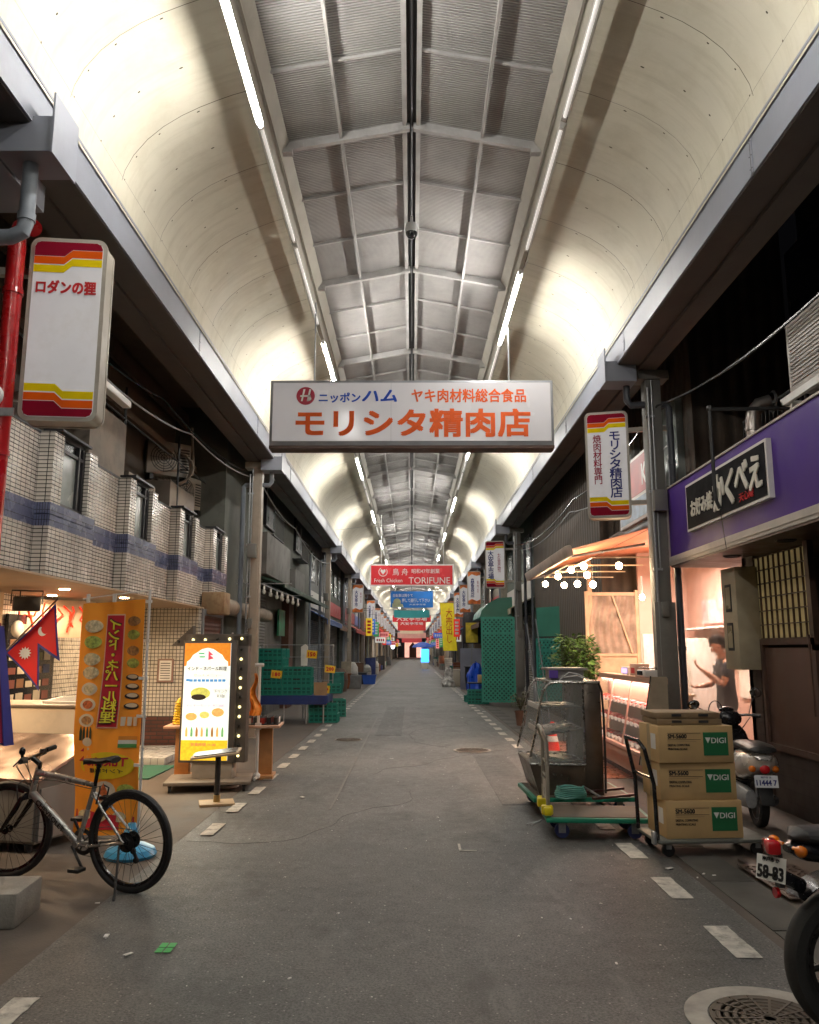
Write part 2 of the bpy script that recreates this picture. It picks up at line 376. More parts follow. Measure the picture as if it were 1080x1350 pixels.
# long thin cracks and a narrow tar repair in the asphalt
g = MB(); q = random.Random(12)
def crack(x, y, a, n, w_):
    P = [(x, y)]
    for i in range(n): a += q.uniform(-.5, .5); x += .14*math.cos(a); y += .14*math.sin(a); P.append((x, y)); a = a*.9+.1*a0
    for i in range(n):
        (x0, y0), (x1, y1) = P[i], P[i+1]; L_ = math.hypot(x1-x0, y1-y0); ww = w_*q.uniform(.4, 1.3)
        g.box(((x0+x1)/2, (y0+y1)/2, .0128), (L_*1.08, ww, .0012), (0, 0, math.degrees(math.atan2(y1-y0, x1-x0))))
for (x, y, a0, n) in ((-.5, 11, 1.2, 24), (.6, 14, 1.8, 40), (-1.9, 7.23, .03, 27)): crack(x, y, a0, n, .004)
struct(g.build('road_crack', mat('crack_tar', (.02,.019,.018), .8)))
g = MB(); g.b2(.95, 1.45, 8.9, 13.0, .0062, .0085); g.b2(-.7, -.2, 16.0, 24.0, .0062, .0085); struct(g.build('road_repair', asphalt('repair_asphalt', .62)))
# ================================================================ arcade roof
Y0, Y1 = -16.0, 196.0
def vault_mat():
    m = mat('cream_vault_panel', (.60,.565,.46), .72, 0, .07, 1.2, dirt=.30, dcol=(.36,.31,.2), ds=2.2, spec=.25)
    N, L = ns(m); b = N['Principled BSDF']
    tc = N.new('ShaderNodeTexCoord'); sp = N.new('ShaderNodeSeparateXYZ'); L.new(tc.outputs['Object'], sp.inputs[0])
    def M(op, a, b_=None):
        n = N.new('ShaderNodeMath'); n.operation = op
        for i, q in enumerate((a, b_)):
            if q is None: continue
            if isinstance(q, (int, float)): n.inputs[i].default_value = q
            else: L.new(q, n.inputs[i])
        return n.outputs[0]
    P = 1.13
    fy = M('MULTIPLY', M('FRACT', M('DIVIDE', M('ADD', sp.outputs[1], 11.3), P)), P)
    dy = M('ABSOLUTE', M('SUBTRACT', fy, P/2))
    dc = M('SUBTRACT', P/2, dy)                              # distance to seam
    bz = N.new('ShaderNodeTexNoise'); bz.inputs['Scale'].default_value = 1.1; L.new(tc.outputs['Object'], bz.inputs['Vector'])
    wdt = M('MULTIPLY', bz.outputs[0], .007)
    zlim = M('GREATER_THAN', sp.outputs[2], 5.83)
    seam = M('MULTIPLY', M('LESS_THAN', dc, wdt), zlim)
    fz = M('MULTIPLY', M('FRACT', M('DIVIDE', sp.outputs[2], .23)), .23); dz = M('ABSOLUTE', M('SUBTRACT', fz, .115))
    def dots(yy, r):
        a = M('ABSOLUTE', M('SUBTRACT', fy, yy)); d2 = M('ADD', M('MULTIPLY', a, a), M('MULTIPLY', M('MULTIPLY', dz, .8), dz)); return M('LESS_THAN', d2, r*r)
    dt = M('MAXIMUM', dots(.045, .007), dots(.6, .008))
    # longitudinal joint low on the panel
    lj = M('LESS_THAN', M('ABSOLUTE', M('SUBTRACT', sp.outputs[2], 5.86)), .0022)
    al = M('MAXIMUM', M('MAXIMUM', M('MULTIPLY', seam, .85), dt), M('MULTIPLY', lj, .5))
    src = b.inputs['Base Color'].links[0].from_socket
    mx = N.new('ShaderNodeMix'); mx.data_type = 'RGBA'; L.new(al, mx.inputs[0]); L.new(src, mx.inputs[6]); mx.inputs[7].default_value = (.06,.05,.035,1)
    # water streaks running down the sheets
    ms = N.new('ShaderNodeMapping'); ms.inputs['Scale'].default_value = (.4, 5, .5); L.new(tc.outputs['Object'], ms.inputs[0])
    sn = N.new('ShaderNodeTexNoise'); sn.inputs['Scale'].default_value = 1.6; sn.inputs['Detail'].default_value = 7; sn.inputs['Roughness'].default_value = .7; L.new(ms.outputs[0], sn.inputs['Vector'])
    sr = N.new('ShaderNodeMapRange'); sr.inputs[1].default_value = .5; sr.inputs[2].default_value = .75; sr.inputs[4].default_value = .4; L.new(sn.outputs[0], sr.inputs[0])
    m2 = N.new('ShaderNodeMix'); m2.data_type = 'RGBA'; L.new(sr.outputs[0], m2.inputs[0]); L.new(mx.outputs[2], m2.inputs[6]); m2.inputs[7].default_value = (.33,.29,.2,1)
    L.new(m2.outputs[2], b.inputs['Base Color'])
    # oil-canning of the thin sheets
    pn = N.new('ShaderNodeTexNoise'); pn.inputs['Scale'].default_value = 1.5; pn.inputs['Detail'].default_value = 2
    mp = N.new('ShaderNodeMapping'); mp.inputs['Scale'].default_value = (1, 1.3, .8); L.new(tc.outputs['Object'], mp.inputs[0]); L.new(mp.outputs[0], pn.inputs['Vector'])
    bow = M('MULTIPLY', M('SINE', M('MULTIPLY', fy, math.pi/P)), .5)
    bp = N.new('ShaderNodeBump'); bp.inputs['Strength'].default_value = .8; bp.inputs['Distance'].default_value = .035
    L.new(M('ADD', pn.outputs[0], bow), bp.inputs['Height']); L.new(bp.outputs[0], b.inputs['Normal'])
    return m
M_vault = vault_mat()
M_fascia = mat('grey_fascia_paint', (.25,.265,.31), .45, .0, .1, 1.5, dirt=.3, dcol=(.13,.13,.14), ds=1.2)
M_soff = mat('brown_beam_paint', (.085,.07,.062), .6, 0, .2, 2, dirt=.4)
M_trough = mat('cream_trough_paint', (.42,.395,.34), .45, 0, .1, 3, dirt=.3, dcol=(.2,.16,.1))
M_rafter = mat('grey_rafter_paint', (.48,.47,.46), .5, 0, .15, 3, dirt=.4, dcol=(.12,.1,.09))
M_sheet = rib_mat('corrugated_roof_sheet', (.47,.455,.44), .032, 1, .9, 0, .005, .07, .18, .5)
M_sheet.node_tree.nodes['Principled BSDF'].inputs['Specular IOR Level'].default_value = .15
ar = thing('arcade_roof', 'long vaulted arcade roof of cream side panels and grey corrugated centre sheets', 'arcade roof', (0, 0, 0))
prof = [(2.665,5.60),(2.66,5.75),(2.62,5.93),(2.55,6.08),(2.43,6.24),(2.29,6.37),(2.13,6.48),(1.96,6.57),(1.8,6.64),(1.66,6.695),(1.535,6.735),(1.535,6.76)]
for sx in (-1, 1):
    g = MB(); ys = [Y0 + (Y1-Y0)*k/40 for k in range(41)]
    V = [[g.bm.verts.new((sx*x, y, z)) for x, z in prof] for y in ys]
    for i in range(40):
        for j in range(len(prof)-1): g.bm.faces.new((V[i][j], V[i+1][j], V[i+1][j+1], V[i][j+1]))
    # outer skin so that the lining has thickness
    V2 = [[g.bm.verts.new((sx*(x+.05), y, z+.05)) for x, z in prof] for y in (Y0, Y1)]
    for j in range(len(prof)-1): g.bm.faces.new((V2[0][j], V2[0][j+1], V2[1][j+1], V2[1][j]))
    g.build('vault_lining', M_vault, ar, noclean=False)
    # gutter beam: fascia, underside, outer web
    g = MB(); g.b2(sx*2.68, sx*2.70, Y0, Y1, 5.29, 5.63); g.b2(sx*2.66, sx*2.69, Y0, Y1, 5.625, 5.65)
    for k in range(int((Y1-Y0)/3.9)):
        y = 1.95 + k*3.9
        g.b2(sx*2.674, sx*2.68, y-.03, y+.03, 5.30, 5.62)
    g.mi = 1
    for k in range(int((Y1-Y0)/3.9)):
        y = 1.95 + k*3.9
        g.b2(sx*2.6725, sx*2.674, y-.002, y+.002, 5.30, 5.62)
        for z in (5.34, 5.45, 5.57):
            for d in (-.018, .018):
                if y < 40: g.cyl((sx*2.672, y+d, z), (sx*2.675, y+d, z), .006, n=6)
    g.build('fascia', [M_fascia, M_dark], ar)
    g = MB(); g.b2(sx*2.70, sx*2.99, Y0, Y1, 5.28, 5.30); g.b2(sx*2.99, sx*3.2, Y0, Y1, 5.24, 5.26); g.b2(sx*2.98, sx*2.992, Y0, Y1, 5.24, 5.30)
    g.b2(sx*3.2, sx*3.215, Y0, Y1, 5.24, 6.1); g.b2(sx*2.7, sx*3.2, Y0, Y1, 6.1, 6.12)
    g.build('gutter_beam', M_soff, ar)
    # lamp trough
    g = MB()
    g.prism([(sx*1.53,6.76),(sx*1.53,6.80),(sx*1.42,7.02),(sx*1.36,7.08),(sx*1.34,7.08),(sx*1.40,6.97),(sx*1.47,6.80),(sx*1.47,6.745),(sx*1.50,6.745),(sx*1.50,6.76)], 1, Y0, Y1)
    g.b2(sx*1.405, sx*1.425, Y0, Y1, 6.85, 6.875);
    g.build('lamp_trough', M_trough, ar)
# corrugated sheets
for sx in (-1, 1):
    g = MB(); n = 4
    g.prism([(0, 7.36), (sx*1.42, 7.09), (sx*1.42, 7.13), (0, 7.40)], 1, Y0, Y1)
    o = g.build('roof_sheet', M_sheet, ar)
# UV for sheets: v along the street
for o in ar.children:
    if o.name.startswith('roof_sheet'):
        uv = o.data.uv_layers[0]
        for l in o.data.loops:
            c = o.data.vertices[l.vertex_index].co; uv.data[l.index].uv = (c.x, c.y)
# rafters
g = MB()
for sx in (-1, 1):
    g.prism([(sx*.02, 7.235), (sx*1.44, 6.965), (sx*1.44, 7.015), (sx*.02, 7.285)], 1, -.028, .028)
    g.prism([(sx*.02, 7.29), (sx*1.40, 7.02), (sx*1.40, 7.08), (sx*.02, 7.345)], 1, -.012, .012)
    g.b2(sx*1.30, sx*1.42, -.04, .04, 6.945, 6.985)
for sx in (-1, 1):
    for x in (.12, .5, 1.2): g.box((sx*x, -.034, 7.27-.19*x), (.05, .012, .05))
r0 = g.build('rafter', M_rafter, ar); r0.location = (0, 8.08, 0)
YR = [8.08 + 3.385*k for k in range(-7, 54)]
for y in YR:
    if abs(y-8.08) < .01: continue
    c = r0.copy(); C.objects.link(c); c.location = (0, y, 0)
g = MB()
for y in YR:
    for q in (1, 2):
        yy = y + q*3.385/3
        for sx in (-1, 1): g.prism([(sx*.06, 7.30), (sx*1.40, 7.045), (sx*1.40, 7.075), (sx*.06, 7.33)], 1, yy-.014, yy+.014)
for sx in (-1, 1):
    g.b2(sx*.755, sx*.785, Y0, Y1, 7.115, 7.185)
g.build('glazing_bars', M_rafter, ar)
g = MB()
for sx in (-1, 1):
    g.b2(sx*.05, sx*.10, Y0, Y1, 7.27, 7.31); g.b2(sx*.085, sx*.10, Y0, Y1, 7.31, 7.35)
g.mi = 1; g.b2(-.05, .05, Y0, Y1, 7.325, 7.34); g.cyl((.0, Y0, 7.30), (.0, Y1, 7.30), .012, n=6)
g.build('ridge_rail', [M_rafter, M_dark], ar)
# end wall far away
# ---------------------------------------------------------------- fluorescent lamps
M_tube = mat('lit_fluorescent_tube', (1,1,1), .5, emis=125, ecol=(1,.965,.9), var=0)
M_tubedim = mat('dim_fluorescent_tube', (1,1,1), .5, emis=.22, ecol=(1,.95,.86), var=0)
M_tubeoff = mat('unlit_fluorescent_tube', (.62,.61,.58), .25)
M_lh = mat('lamp_housing', (.6,.59,.56), .4, 0, .05, 5)
def lamp_meshes(lit):
    t = thing('fluorescent_lamp', 'x', 'tube lamp')
    g = MB(); g.b2(-.035, .035, -1.22, 1.22, .02, .06, bev=.006); g.b2(-.02, .02, -1.24, -1.2, -.02, .03); g.b2(-.02, .02, 1.2, 1.24, -.02, .03)
    g.build('housing', M_lh, t)
    g = MB()
    for yy in (-.9, .9): g.cyl((0, yy, .06), (0, yy, .12 if lit == 'dim' else .40), .007, n=6)
    g.build('hanger', M_lh, t)
    g = MB(); g.cyl((0, -1.19, -.005), (0, 1.19, -.005), .018, n=10); g.build('tube', {True: M_tube, False: M_tubeoff, 'dim': M_tubedim}[lit], t)
    return t
LY = [5.55 + 7.78*k for k in range(20)]; RY = [10.95 + 7.75*k for k in range(20)]
used = {}
def place_lamp(sx, y, lit, label, group, tilt=24):
    base = used.get(lit)
    loc = (sx*1.46, y, 6.61) if lit == 'dim' else (sx*1.385, y, 6.36)
    if base is None:
        base = used[lit] = lamp_meshes(lit); t = base; t.location = loc; t['label'] = label; t['group'] = group
    else: t = dup(base, loc, None, label, group)
    t.rotation_euler = (0, R(sx*tilt), 0)
for i, y in enumerate(LY):
    w_ = ORD[i]
    place_lamp(-1, y, True, f'{w_} lit tube lamp from the camera along the left vault edge', 'lit tubes along the left vault')
for i, y in enumerate(RY):
    w_ = ORD[i]
    place_lamp(1, y, True, f'{w_} lit tube lamp from the camera along the right vault edge', 'lit tubes along the right vault')
for y, w_ in ((-2.2, 'first'), (-10, 'second')): place_lamp(-1, y, True, f'{w_} lit tube lamp on the left vault edge behind the viewer', 'lit tubes behind the viewer')
for y, w_ in ((3.2, 'overhead'), (-4.55, 'first'), (-12.3, 'second')): place_lamp(1, y, True, f'{w_} lit tube lamp on the right vault edge behind the viewer', 'lit tubes behind the viewer')
for k, (sx, YY, nm) in enumerate(((-1, LY, 'left'), (1, RY, 'right'))):
    for i, y in enumerate(YY[:14]):
        for j in (1, 2):
            if (sx > 0 and i == 0 and False): continue
            place_lamp(sx, y+2.58*j, 'dim', f'{["dim faint tube lamp right after","second dim faint tube lamp after"][j-1]} the {ORD[i]} bright one, {nm} vault edge', f'dim tubes along the {nm} vault')
for j in (1, 2): place_lamp(1, 3.2+2.58*j, 'dim', ['dim faint tube lamp at the top picture edge, right vault','dim faint tube lamp just before the nearest bright right tube'][j-1], 'dim tubes along the right vault')
# security camera under the ridge
t = thing('security_camera', 'white dome security camera hanging under the roof ridge', 'security camera', (0, 10.0, 7.05))
g = MB(); g.cyl((0,0,.14), (0,0,.26), .02); g.lathe([(.085,.02),(.09,.06),(.08,.14),(.03,.15)], n=18); g.build('housing', mat('camera_white', (.45,.45,.44), .4), t)
g = MB(); g.lathe([(.0001,-.06),(.05,-.045),(.075,-.01),(.08,.02)], n=18); g.build('dome', M_blackgloss, t)

# ---------------------------------------------------------------- drain hoppers and posts
M_pipe = mat('grey_drain_pipe', (.2,.225,.26), .4, 0, .1, 8, dirt=.25)
M_dpipe = mat('dark_drain_pipe', (.05,.055,.07), .4, 0, .1, 8, dirt=.25)
M_beige = mat('beige_post_paint', (.34,.29,.235), .5, 0, .15, 3, dirt=.5, dcol=(.12,.09,.06), ds=3)
M_gpost = mat('grey_post_paint', (.17,.165,.15), .5, 0, .15, 3, dirt=.5, dcol=(.06,.05,.04), ds=3)
def hopper(g, sx, y, sc=1):
    """local: post at origin; fascia towards the street = -sx"""
    d = -sx
    g.prism([(d*.12, 5.06), (d*.52, 5.06), (d*.52, 5.33), (d*.12, 5.33)], 1, -.22, .14)
    g.prism([(d*.52, 5.04), (d*.535, 5.04), (d*.535, 5.50), (d*.52, 5.50)], 1, -.24, .16)
def post(sx, y, style, label, group, detail=1):
    t = thing('arcade_post', label, 'post', (sx*3.05, y, 0), group=group)
    d = -sx
    m = M_beige if style == 'beige' else M_gpost
    g = MB()
    if style == 'beige':
        g.b2(-.05, .13, -.1, .1, 0, 5.24, bev=.004); g.b2(-.02, .1, -.115, -.1, 1.2, 5.2)
    else:
        g.b2(-.1, .1, -.1, .1, 0, 5.24, bev=.004); g.b2(-.13, .13, -.14, -.1, .55, 2.2, bev=.003)
    g.b2(-.16, .16, -.16, .16, 0, .02); g.b2(-.2, .2, -.14, .14, 5.12, 5.24)
    o = g.build('column', m, t)
    if style != 'beige': o.location.x = .12
    g = MB(); hopper(g, sx, y); g.build('hopper', M_fascia, t)
    g = MB(); x = sx*-.3
    g.tube([(x, 0, 5.06), (x, 0, 4.86), (x*.85, 0, 4.8), (x*.3, -.02, 4.8), (sx*.2, -.02, 4.8), (sx*.24, -.02, 4.76), (sx*.24, -.02, .1)], .045, n=10)
    for z in (4.0, 2.9, 1.6, .7): g.cyl((sx*.24, -.02, z), (sx*.24, -.02, z+.05), .053, n=10)
    g.build('drain_pipe', M_pipe if style == 'beige' else M_dpipe, t, loc=(0 if style == 'beige' else .1, 0, 0))
    if detail:
        g = MB(); cx = -.075*1 if style == 'beige' else .06
        g.cyl((cx-.02, -.125, 1.3), (cx-.02, -.125, 5.0), .016, n=8); g.cyl((cx+.03, -.125, 2.6), (cx+.03, -.125, 5.1), .010, n=6)
        for z in (1.6, 2.6, 3.6, 4.6): g.b2(cx-.06, cx+.06, -.13, -.1, z, z+.03)
        g.build('conduit', M_galv, t)
        ox = 0 if style == 'beige' else .12
        g = MB(); g.b2(ox-.09, ox+.07, -.23, -.1, 3.35, 3.62, bev=.006); g.build('switch_box', M_gpost, t)
        g = MB(); g.b2(ox-.05, ox+.03, -.2, -.1, 2.02, 2.2, bev=.004); g.build('switch_box', M_gpost, t)
    return t
post(-1, 15.6, 'beige', 'beige steel post with grey drain pipe beside the table of bottles', 'arcade posts on the left')
LP = [29.2, 39.5, 50.5, 61, 71.5, 82, 92.5, 103]
for i, y in enumerate(LP): post(-1, y, 'beige', f'{ORD[i]} beige arcade post beyond the green crates on the left side', 'arcade posts on the left', i < 2)
pr = post(1, 10.35, 'grey', 'grey steel post with meter boxes between the butcher stall and purple shop', 'arcade posts on the right')
RP = [24.3, 34.5, 44.2, 54, 64, 74, 84, 94, 104]
for i, y in enumerate(RP): post(1, y, 'grey', f'{ORD[i]} grey arcade post on the right beyond the butcher stall', 'arcade posts on the right', i < 2)
# near left drain box with pipe + red sprinkler riser
t = thing('drain_hopper', 'grey folded metal drain box with down pipe above the red pipe', 'drain box', (-3.05, 5.4, 0))
g = MB(); hopper(g, -1, 0); g.b2(-.5, .1, -.1, .6, 5.06, 5.3); g.build('hopper_box', M_fascia, t)
g = MB(); g.tube([(.3, -.05, 5.06), (.3, -.05, 4.62), (.28, -.05, 4.54), (.2, -.05, 4.50), (-.9, -.05, 4.46)], .055, n=12); g.cyl((.3,-.05,4.68), (.3,-.05,4.62), .062); g.build('down_pipe', M_pipe, t)
M_redp = mat('red_pipe_paint', (.42,.008,.01), .28, 0, .12, 6, dirt=.25, dcol=(.15,.01,.01), coat=.4)
t = thing('sprinkler_pipe', 'thick glossy red standpipe rising beside the left sign', 'pipe', (-3.01, 5.75, 0))
g = MB(); g.tube([(0,0,.0), (0,0,4.72), (.02,.0,4.79), (.06,0,4.82), (.10,-.02,4.80), (.14,-.05,4.76)], .065, n=16)
for z in (1.3, 3.0, 4.25): g.cyl((0,0,z), (0,0,z+.04), .075, n=16)
g.build('riser', M_redp, t)
g = MB(); g.b2(-.12, .12, -.08, -.066, 3.28, 3.34); g.cyl((.0,-.1,3.31), (.0,-.06,3.31), .02); g.build('clamp', M_galv, t)
g = MB()
for k in range(4): g.tube([(-.02+.07*math.cos(a), -.11-.01*k, 3.42+.08*math.sin(a)) for a in [i*math.pi/8 for i in range(16)]], .006, n=5, closed=True)
g.tube([(.02,-.1,3.35), (.03,-.1,3.0), (.01,-.1,2.4), (.03,-.1,1.6)], .006, n=5)
g.build('cable', M_wlet, t)
# ================================================================ left side buildings
M_tile = tile_mat('white_facade_tile', (.76,.71,.64), (.68,.63,.56), (.02,.018,.016), .095, .040, .0045, .22, 0, .4, .17)
M_btile = tile_mat('blue_band_tile', (.16,.18,.30), (.13,.15,.26), (.015,.015,.02), .026, .095, .003, .25, 0, .3, .1)
M_stile = tile_mat('small_square_tile', (.66,.61,.53), (.58,.54,.47), (.09,.08,.07), .06, .06, .006, .3, 0, .3, .12)
M_brick = tile_mat('brown_brick', (.13,.04,.025), (.09,.03,.02), (.04,.03,.025), .2, .06, .008, .6, .5, .4, .1)
M_fr = mat('dark_window_frame', (.035,.035,.04), .4, .3, .1, 20)
M_frost = mat('frosted_window_glass', (.22,.25,.24), .22, 0, .35, 3, bump=.3, bs=30)
M_soffw = mat('warm_soffit_board', (.42,.30,.2), .55, 0, .1, 3, dirt=.2)
M_setb = mat('brown_upper_wall', (.085,.065,.05), .8, 0, .25, 1.5, dirt=.5)
M_lampw = mat('warm_downlight', (1,.9,.7), .5, emis=60, ecol=(1,.72,.4), var=0)
M_shut = rib_mat('brown_shutter', (.16,.075,.055), .075, 1, .45, .2, .01)
M_shutg = rib_mat('grey_shutter', (.17,.165,.155), .075, 1, .45, .2, .01)
tb = thing('tiled_building', 'white tiled building with blue tile band and projecting window bays above the diner', 'building', (-3.65, 0, 0))
# local x = world + 3.65
g = MB(); g.b2(-.18, 0, 4, 15.3, 2.32, 2.79); g.b2(-.18, 0, 4, 15.3, 3.02, 3.71)
g.build('upper_wall', M_tile, tb)
g = MB(); g.b2(-.18, .004, 4, 15.3, 2.79, 3.02); g.build('blue_band', M_btile, tb)
g = MB(); g.b2(-.2, .01, 4, 15.3, 3.71, 3.735); g.build('coping', M_dark, tb)
for yb in (5.5, 7.72, 9.9, 12.1, 14.2):
    g = MB()
    w0, w1 = yb+.22, yb+.88; x = .15
    g.b2(-.003, x, yb, yb+1.1, 2.32, 2.79); g.b2(.001, x, yb, w0, 3.02, 3.73); g.b2(.001, x, w1, yb+1.1, 3.02, 3.73)
    b = g.build('bay', M_tile, tb)
    g = MB(); g.b2(.004, x+.004, yb-.002, yb+1.102, 2.79, 2.9); g.b2(.004, x+.004, yb-.002, yb+1.102, 2.91, 3.02); g.build('band', M_btile, b)
    g = MB()
    fx0, fx1 = .05, .09
    g.b2(fx0, fx1, w0, w0+.04, 3.02, 3.78); g.b2(fx0, fx1, w1-.04, w1, 3.02, 3.78); g.b2(fx0, fx1, w0, w1, 3.02, 3.07); g.b2(fx0, fx1, w0, w1, 3.74, 3.78)
    g.b2(fx0, fx1+.005, w0+.04, w1-.04, 3.6, 3.635); g.b2(fx0, fx1+.01, w1-.17, w1-.13, 3.07, 3.74)
    g.b2(-.05, .05, w0-.01, w0+.01, 3.02, 3.74); g.b2(-.05, x, w0-.05, w1+.05, 3.775, 3.80)
    f = g.build('window_frame', M_fr, tb)
    g = MB(); g.b2(.06, .07, w0+.04, w1-.17, 3.07, 3.6); g.build('pane', M_frost, f)
    g = MB(); g.b2(.055, .065, w0+.04, w1-.17, 3.635, 3.74); g.b2(.055,.065, w1-.13, w1-.04, 3.07, 3.74); g.build('pane', M_blackgloss, f)
# soffit of the projecting storey + recessed ground floor
g = MB(); g.b2(-1.6, .15, 4, 13.75, 2.30, 2.319); g.b2(-1.6, -.02, 13.75, 15.3, 2.30, 2.319); g.build('soffit', M_soffw, tb)
g = MB(); g.b2(-1.55, -1.35, 4, 13.6, .55, 2.3); g.b2(-1.42, .1, 13.6, 13.8, .55, 2.3); g.build('ground_wall', M_stile, tb)
g = MB(); g.b2(-1.55, -1.345, 4, 13.6, .004, .549); g.b2(-1.42, .103, 13.595, 13.8, .004, .549); g.build('wall_base', M_brick, tb)
g = MB(); g.b2(-.02, .1, 13.81, 15.3, .35, 2.25); g.build('shutter', M_shut, tb)
g = MB(); g.b2(-.02, .13, 13.81, 13.9, .004, 2.3); g.b2(-.02, .13, 15.2, 15.3, .004, 2.3); g.b2(-.02,.13,13.9,15.2,2.2,2.3); g.b2(-.02,.12,13.9,15.2,.004,.35); g.build('shutter_frame', M_greypaint, tb)
for (x, y) in ((-.75, 8.2), (-.35, 9.35), (-.95, 10.4), (-.2, 10.9), (-.6, 12.3), (-.5, 6.6)):
    g = MB(); g.cyl((x, y, 2.292), (x, y, 2.298), .055, n=18); d = g.build('downlight', M_lampw, tb)
    L_ = bpy.data.lights.new('downlight_beam', 'AREA'); L_.shape = 'DISK'; L_.size = .1; L_.energy = 15; L_.color = (1,.70,.42); L_.spread = R(150)
    lo = bpy.data.objects.new('downlight_beam', L_); C.objects.link(lo); lo.location = (-3.65+x, y, 2.285)
g = MB(); g.b2(-3.2, -.95, 2, 15.3, 3.3, 9); g.b2(-3.2, -.18, 2, 15.3, 3.2, 3.3); g.build('setback_wall', M_setb, tb)
g = MB(); g.b2(-.95, -.2, 9.4, 10.6, 3.3, 4.6); g.b2(-.95, -.35, 11.2, 12.4, 3.3, 4.1); g.b2(-.95, -.3, 13.0, 14.5, 3.3, 4.35); g.build('roof_box', mat('dull_beige_panel', (.2,.165,.13), .7, 0, .2, 2, dirt=.5), tb)
g = MB(); g.box((-.55, 9.5, 5.05), (.07, 13, .11)); g.box((-.75, 9.5, 6.0), (.05, 13, .3)); g.b2(-.9,-.2, 4, 15, 6.2, 6.24); g.build('upper_eave', mat('brown_eave', (.12,.085,.06), .7, dirt=.4), tb)
g = MB()
for k, (y, x) in enumerate(((8, -.3), (10.8, -.3), (13.4, -.3))): g.tube([(x, y, 3.3), (x, y, 5.2)], .02, n=6)
g.tube([(-.3, 4, 4.75), (-.3, 15.2, 4.75)], .014, n=6)
g.build('rail', M_dark, tb)
# AC condensers on the setback
def condenser(loc, rz, label, scale=1, group=None):
    t = thing('air_conditioner', label, 'air conditioner', loc, rz, group)
    g = MB(); g.b2(-.4, .4, -.15, .15, 0, .6, bev=.012); g.build('case', mat('ac_case', (.33,.3,.25), .5, 0, .1, 5, dirt=.4), t)
    g = MB()
    for k in range(5): g.lathe([(.05+.045*k, -.158), (.056+.045*k, -.162), (.062+.045*k, -.158), (.05+.045*k, -.158)], c=(-.1, 0, .3), n=24, axis=1)
    for k in range(8): g.box((-.1+.125*math.cos(k*math.pi/4), -.157, .3+.125*math.sin(k*math.pi/4)), (.25, .006, .006), (0, -k*45, 0))
    for k in range(9): g.b2(.2, .36, -.157, -.15, .08+k*.05, .1+k*.05)
    g.build('grille', M_dark, t)
    g = MB(); g.b2(-.35, -.28, -.18, .18, -.1, 0); g.build('foot', M_dark, t); g = MB(); g.b2(.28, .35, -.18, .18, -.1, 0); g.build('foot', M_dark, t)
    g = MB(); g.tube([(.42, 0, .1), (.5, 0, .1), (.52, .02, .3), (.5, .1, 1.0)], .025, n=6); g.build('pipe', M_beige, t)
    return t
condenser((-4.32, 13.9, 4.6), 40, 'beige air conditioner condenser with looped hoses above the tiled bays', 1)
condenser((-4.35, 15.1, 4.25), 70, 'second condenser, smaller in view, just behind the hose-looped one on the left', 1)
t = thing('hose_coil', 'tangled beige hoses hung beside the condenser above the tiled bays', 'hose', (-4.1, 14.2, 4.55))
g = MB()
for k in range(5): g.tube([(-.02*k+.2*math.cos(a)*(1+.2*k), -.25-.02*k, .2+.28*math.sin(a)) for a in [i*math.pi/7 for i in range(14)]], .016, n=5, closed=True)
g.build('hose', M_beige, t)

# --- diner front (on the recessed wall, x=-5)
t = thing('menu_board', 'black framed board of menu photographs on the diner wall', 'menu board', (-4.98, 11.05, 1.2))
g = MB(); g.b2(0, .05, -1.05, .30, -.42, .85, bev=.004); g.build('frame', M_blackgloss, t)
g = MB(); rr = random.Random(3)
cols = [mat('menu_white', (.3,.26,.2), .4), mat('menu_blue', (.02,.03,.08), .4), mat('menu_brown', (.12,.06,.03), .4), mat('menu_red', (.12,.04,.03), .4), mat('menu_green', (.1,.1,.04), .4)]
for iy in range(5):
    for iz in range(7):
        g.mi = rr.choice([0,0,1,2,3,4,0]); y = -.98+iy*.24; z = -.4+iz*.17
        g.b2(.05, .054, y, y+.19, z, z+.13*rr.uniform(.6, 1))
g.build('menu_photo', cols, t)
t = thing('diner_sign', 'white sign with hand-written red lettering under the diner soffit', 'sign', (-4.75, 10.7, 2.02), 48)
g = MB(); g.b2(-.62, .62, -.02, .02, -.25, .24, bev=.004); g.build('panel', mat('cream_panel', (.5,.36,.26), .5), t)
g = MB()
import random as _r
q = _r.Random(5)
for k in range(11):
    x = -.52+k*.105; g.tube([(x+q.uniform(-.04,.04), -.03, q.uniform(-.19,-.05)), (x+q.uniform(-.05,.05), -.03, q.uniform(-.05,.05)), (x+q.uniform(-.02,.07), -.03, q.uniform(0,.1)), (x+q.uniform(-.05,.05), -.03, q.uniform(.08,.19))], .012, n=5)
g.build('brush_lettering', mat('red_sign_paint', (.7,.03,.01), .4, emis=.5), t)
t = thing('wall_lamp', 'small round white lamp hung on the diner wall behind the flag', 'lamp', (-4.6, 9.55, 1.85))
g = MB(); g.ell((0,0,0), (.07,.07,.1)); g.build('globe', M_white, t)
g = MB(); g.tube([(0,0,.1), (0,.0,.44)], .008, n=5); g.build('cord', M_dark, t)
t = thing('speaker_box', 'dark speaker in a bracket under the diner soffit', 'speaker', (-4.35, 9.2, 2.12), 30)
g = MB(); g.b2(-.14, .14, -.08, .08, -.08, .08, bev=.01); g.build('cabinet', M_dark, t)
g = MB(); g.tube([(-.16,0,0),(-.16,0,.15),(.16,0,.15),(.16,0,0)], .01, n=5); g.build('bracket', M_dark, t)
t = thing('wooden_mullion', 'tall pale wooden door frame of the diner behind the chest freezer', 'door frame', (-4.9, 9.9, 0))
